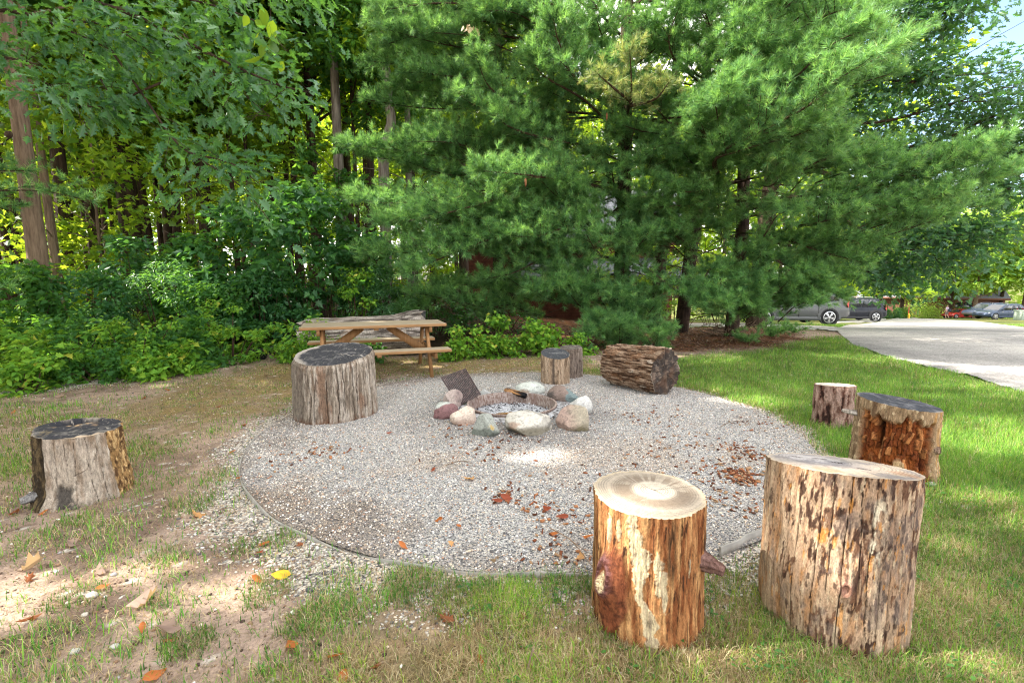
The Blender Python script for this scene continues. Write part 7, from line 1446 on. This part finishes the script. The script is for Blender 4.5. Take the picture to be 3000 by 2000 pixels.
    mb = MB(); mb.box((x1 - .10, -hw * .5, .60), (x1 - .02, hw * .5, belt - .34), None, .02); mb.obj('grille', M_BLK, root)
    return root
def carloc(px_rear_wheel, Y, L, wb, head):
    X = at(px_rear_wheel, 815, Y)[0]; d = np.array([math.cos(head), math.sin(head)]); c = np.array([X, Y]) + d * (wb / 2 + .03) ; return (c[0], c[1], float(gz(X, Y)) + .035)
P_SIL, P_BLK, P_BLU, P_DRK, P_RED = paint('silver_grey_paint', (.085, .09, .095)), paint('black_blue_paint', (.008, .010, .018)), paint('slate_blue_paint', (.035, .055, .10)), paint('dark_blue_paint', (.02, .03, .06)), paint('red_paint', (.34, .025, .02), .1)
h = PI - .06; car('parked_car', 'silver grey car half hidden under the pine boughs nearest on the driveway', carloc(2402, 21.8, 4.7, 2.75, h), h, P_SIL, 4.7, 1.9, 1.66, 1.0, 2.75, .365, clad=False)
h = PI - .10; car('parked_car', 'black compact car with red tail lamps parked beyond the silver one', carloc(2552, 34.6, 4.42, 2.70, h), h, P_BLK, 4.42, 1.87, 1.66, 1.0, 2.70, .36)
h = PI + .05; lo = carloc(2905, 52.0, 4.8, 2.74, h); d = np.array([math.cos(h), math.sin(h)]); car('parked_car', 'slate blue wagon parked at the right border beside the green box', (lo[0] - 2.74 * d[0], lo[1] - 2.74 * d[1], lo[2]), h, P_BLU, 4.8, 1.85, 1.62, .98, 2.74, .345, 'wagon', False)
h = PI + .10; lo = carloc(2880, 57.0, 4.6, 2.7, h); car('parked_car', 'dark blue car parked behind the slate blue wagon', (lo[0] + 3.4, lo[1] + 1.5, lo[2] + .1), h, P_DRK, 4.6, 1.86, 1.68, 1.02, 2.7, .35, 'suv', True)
h = PI + .02; lo = carloc(2850, 70.0, 4.4, 2.6, h); car('parked_car', 'small red car across the road right of the walking person', (lo[0], lo[1], lo[2]), h, P_RED, 4.3, 1.74, 1.34, .86, 2.6, .33, 'wagon', False, False)

# ---------------------------------------------------------------- person walking away
def skin_body(name, chains, mat, parent, sub=2):
    bm = bmesh.new(); me = bpy.data.meshes.new(name); ids = {}; rad = []
    for ch in chains:
        pv = None
        for p, r in ch:
            k = tuple(round(c, 3) for c in p)
            if k not in ids: ids[k] = bm.verts.new(p); rad.append(r)
            v = ids[k]
            if pv is not None and pv is not v: bm.edges.new((pv, v))
            pv = v
    bm.to_mesh(me); bm.free(); o = obj(name, me, parent); md = o.modifiers.new('skin', 'SKIN'); sv = me.skin_vertices[0].data
    for i, r in enumerate(rad): sv[i].radius = (r, r)
    sv[0].use_root = True; md.use_smooth_shade = True; s = o.modifiers.new('sub', 'SUBSURF'); s.levels = s.render_levels = sub; me.materials.append(mat); return o
pp = at(2776, 900, 62.5); pz = float(gz(pp[0], 62.5)) + .03
per = thing('person', 'person seen from behind walking along the road in a pale mauve shirt and shorts', 'person', (pp[0], 62.5, pz), math.radians(20))
M_SKIN = simple('skin', (.50, .30, .22), .6); M_SHIRT = simple('mauve_cloth', (.52, .40, .50), .9); M_SHORT = simple('grey_mauve_cloth', (.30, .22, .25), .9); M_HAIR = simple('dark_hair', (.05, .03, .025), .7); M_SHOE = simple('shoe', (.12, .10, .10), .7)
pel = (0, 0, .92)
skin_body('body', [[(pel, .13), ((0, .0, 1.10), .13), ((0, .01, 1.32), .15), ((0, .0, 1.46), .07), ((0, .01, 1.54), .055), ((0, .03, 1.64), .095), ((0, .03, 1.72), .085)], [(pel, .13), ((-.10, 0, .86), .095), ((-.11, .10, .48), .06), ((-.11, -.02, .10), .04), ((-.11, .10, .04), .035)], [(pel, .13), ((.10, 0, .86), .095), ((.11, -.02, .48), .06), ((.11, -.22, .12), .04), ((.11, -.16, .05), .035)],
    [((0, .01, 1.32), .15), ((-.19, .0, 1.40), .065), ((-.30, -.06, 1.15), .045), ((-.42, .06, .95), .035), ((-.46, .12, .88), .035)], [((0, .01, 1.32), .15), ((.19, .0, 1.40), .065), ((.27, .0, 1.13), .045), ((.29, .06, .90), .035), ((.29, .08, .82), .035)]], M_SKIN, per)
skin_body('shirt', [[((0, 0, .90), .165), ((0, 0, 1.10), .16), ((0, .01, 1.32), .18), ((0, 0, 1.44), .09)], [((0, .01, 1.32), .18), ((-.19, 0, 1.40), .085), ((-.27, -.04, 1.22), .065)], [((0, .01, 1.32), .18), ((.19, 0, 1.40), .085), ((.25, 0, 1.22), .065)]], M_SHIRT, per)
skin_body('shorts', [[((0, 0, .94), .16), ((-.10, 0, .84), .115), ((-.11, .07, .56), .09)], [((0, 0, .94), .16), ((.10, 0, .84), .115), ((.11, -.01, .56), .09)]], M_SHORT, per)
skin_body('hair', [[((0, .02, 1.66), .10), ((0, .02, 1.74), .092)]], M_HAIR, per)
for sx, y, z in ((-.11, .06, .05), (.11, -.20, .06)): mb = MB(); mb.box((sx - .045, y - .09, z - .05), (sx + .045, y + .16, z + .04), None, .03); mb.obj('shoe', M_SHOE, per, True)
mb = MB(); mb.box((-.19, -.36, .92), (.19, -.19, 1.26), None, .06); bag = mb.obj('shoulder_bag', simple('navy_canvas', (.02, .025, .05), .8), None, True); bag.location = (pp[0], 62.5, pz); bag.rotation_euler = (0, 0, math.radians(20)); tag(bag, 'dark navy bag slung on the back of the walking person', 'bag')
mb = MB(); mb.tube(curve([(-.14, -.20, 1.24), (-.05, -.20, 1.42), (.06, -.10, 1.50), (.12, .06, 1.44)], 10), .014, 6); mb.obj('strap', M_BLK, bag, True)

# ---------------------------------------------------------------- hydrant and box
g = gnd(2675, 924); Yh = 66.0; X = at(2675, 815, Yh)[0]; hy = thing('fire_hydrant', 'yellow fire hydrant with a tall red marker across the road', 'fire hydrant', (X, Yh, float(gz(X, Yh)) - .02)); M_YEL = simple('yellow_enamel', (.70, .45, .03), .5); M_REDP = simple('red_enamel', (.55, .05, .04), .5)
V, Q = lathe([(.16, 0), (.16, .05), (.11, .06), (.11, .50), (.145, .51), (.145, .56), (.12, .58), (.09, .67), (.03, .71), (.03, .76), (.001, .76)], 16); obj('barrel', mesh('barrel', V, Q, M_YEL, True), hy)
for a in (0, PI / 2, PI): V, Q = lathe([(.06, .08), (.06, .17), (.04, .18), (.001, .18)], 12); M = Matrix.Translation((0, 0, .40)) @ Matrix.Rotation(a - PI / 2, 4, 'Z') @ Matrix.Rotation(PI / 2, 4, 'Y'); mb = MB(); mb.add([tuple(M @ Vector(v)) for v in V], Q); mb.obj('outlet', M_YEL, hy, True)
mb = MB(); mb.box((-.05, .10, .3), (.05, .14, 1.5), None, .02); mb.obj('marker', M_REDP, hy)
X = at(3012, 815, 44)[0]; bx = thing('utility_box', 'pale green utility box on the verge at the right border', 'utility box', (X, 44, float(gz(X, 44)))); M_UB = simple('pale_green_enamel', (.36, .42, .36), .5)
mb = MB(); mb.box((-.45, -.4, -.1), (.45, .4, .80), None, .02); mb.obj('cabinet', M_UB, bx); mb = MB(); mb.box((-.49, -.44, .805), (.49, .44, .90), None, .02); mb.obj('lid', M_UB, bx); mb = MB(); mb.box((-.02, -.415, .1), (.02, -.402, .7)); mb.obj('door_gap', M_BLK, bx)
# ---------------------------------------------------------------- camera, sky, sun
cam = bpy.data.cameras.new('camera'); co = bpy.data.objects.new('camera', cam); COL.objects.link(co); SC.camera = co
co.location = (0, 0, HC); co.rotation_euler = (PI / 2 - PITCH, 0, 0); cam.sensor_width = 36; cam.lens = F / 3000 * 36; cam.clip_end = 3000; cam.clip_start = .05
w = bpy.data.worlds.new('World'); SC.world = w; w.use_nodes = True; nt = w.node_tree; nt.nodes.clear()
def wn(t, **k):
    n = nt.nodes.new(t)
    for a, b in k.items(): setattr(n, a, b)
    return n
sky = wn('ShaderNodeTexSky', sky_type='NISHITA', sun_disc=False); sky.sun_elevation = SUN_EL; sky.sun_rotation = SUN_ROT; sky.air_density = 1.0; sky.dust_density = 1.5; sky.ozone_density = 1.0
bg = wn('ShaderNodeBackground'); bg.inputs[1].default_value = SKY_S; out = wn('ShaderNodeOutputWorld')
tc_ = wn('ShaderNodeTexCoord'); mp = wn('ShaderNodeMapping'); mp.inputs['Scale'].default_value = (1, 1, 2.6); nz = wn('ShaderNodeTexNoise'); nz.inputs['Scale'].default_value = 2.3; nz.inputs['Detail'].default_value = 7; nz.inputs['Roughness'].default_value = .55
rp = wn('ShaderNodeValToRGB'); rp.color_ramp.elements[0].position = .40; rp.color_ramp.elements[1].position = .55
mx = wn('ShaderNodeMix', data_type='RGBA'); L_ = nt.links.new
L_(tc_.outputs['Generated'], mp.inputs[0]); L_(mp.outputs[0], nz.inputs[0]); L_(nz.outputs[0], rp.inputs[0]); L_(rp.outputs[0], mx.inputs[0]); L_(sky.outputs[0], mx.inputs[6]); mx.inputs[7].default_value = (*CLOUD, 1); L_(mx.outputs[2], bg.inputs[0]); L_(bg.outputs[0], out.inputs[0])
sd = bpy.data.lights.new('sun', 'SUN'); so = bpy.data.objects.new('sun', sd); COL.objects.link(so); sd.energy = SUN_E; sd.angle = math.radians(.55); sd.color = (1, .93, .82)
dirv = Vector((math.sin(SUN_ROT) * math.cos(SUN_EL), math.cos(SUN_ROT) * math.cos(SUN_EL), math.sin(SUN_EL))); so.rotation_euler = dirv.to_track_quat('Z', 'Y').to_euler(); so.location = (-20, 0, 30)
vs = SC.view_settings; vs.view_transform = 'Standard'; vs.look = 'None'; vs.exposure = EXPO; vs.gamma = 1; vs.use_curve_mapping = False
cy = SC.cycles; cy.use_denoising = DENOISE; cy.denoising_prefilter = 'NONE'; cy.denoising_input_passes = 'RGB_ALBEDO_NORMAL'; cy.filter_width = 1.15; cy.max_bounces = 7; cy.diffuse_bounces = 4; cy.glossy_bounces = 2; cy.transmission_bounces = 4; cy.transparent_max_bounces = 4; cy.caustics_reflective = False; cy.caustics_refractive = False; cy.sample_clamp_indirect = 6
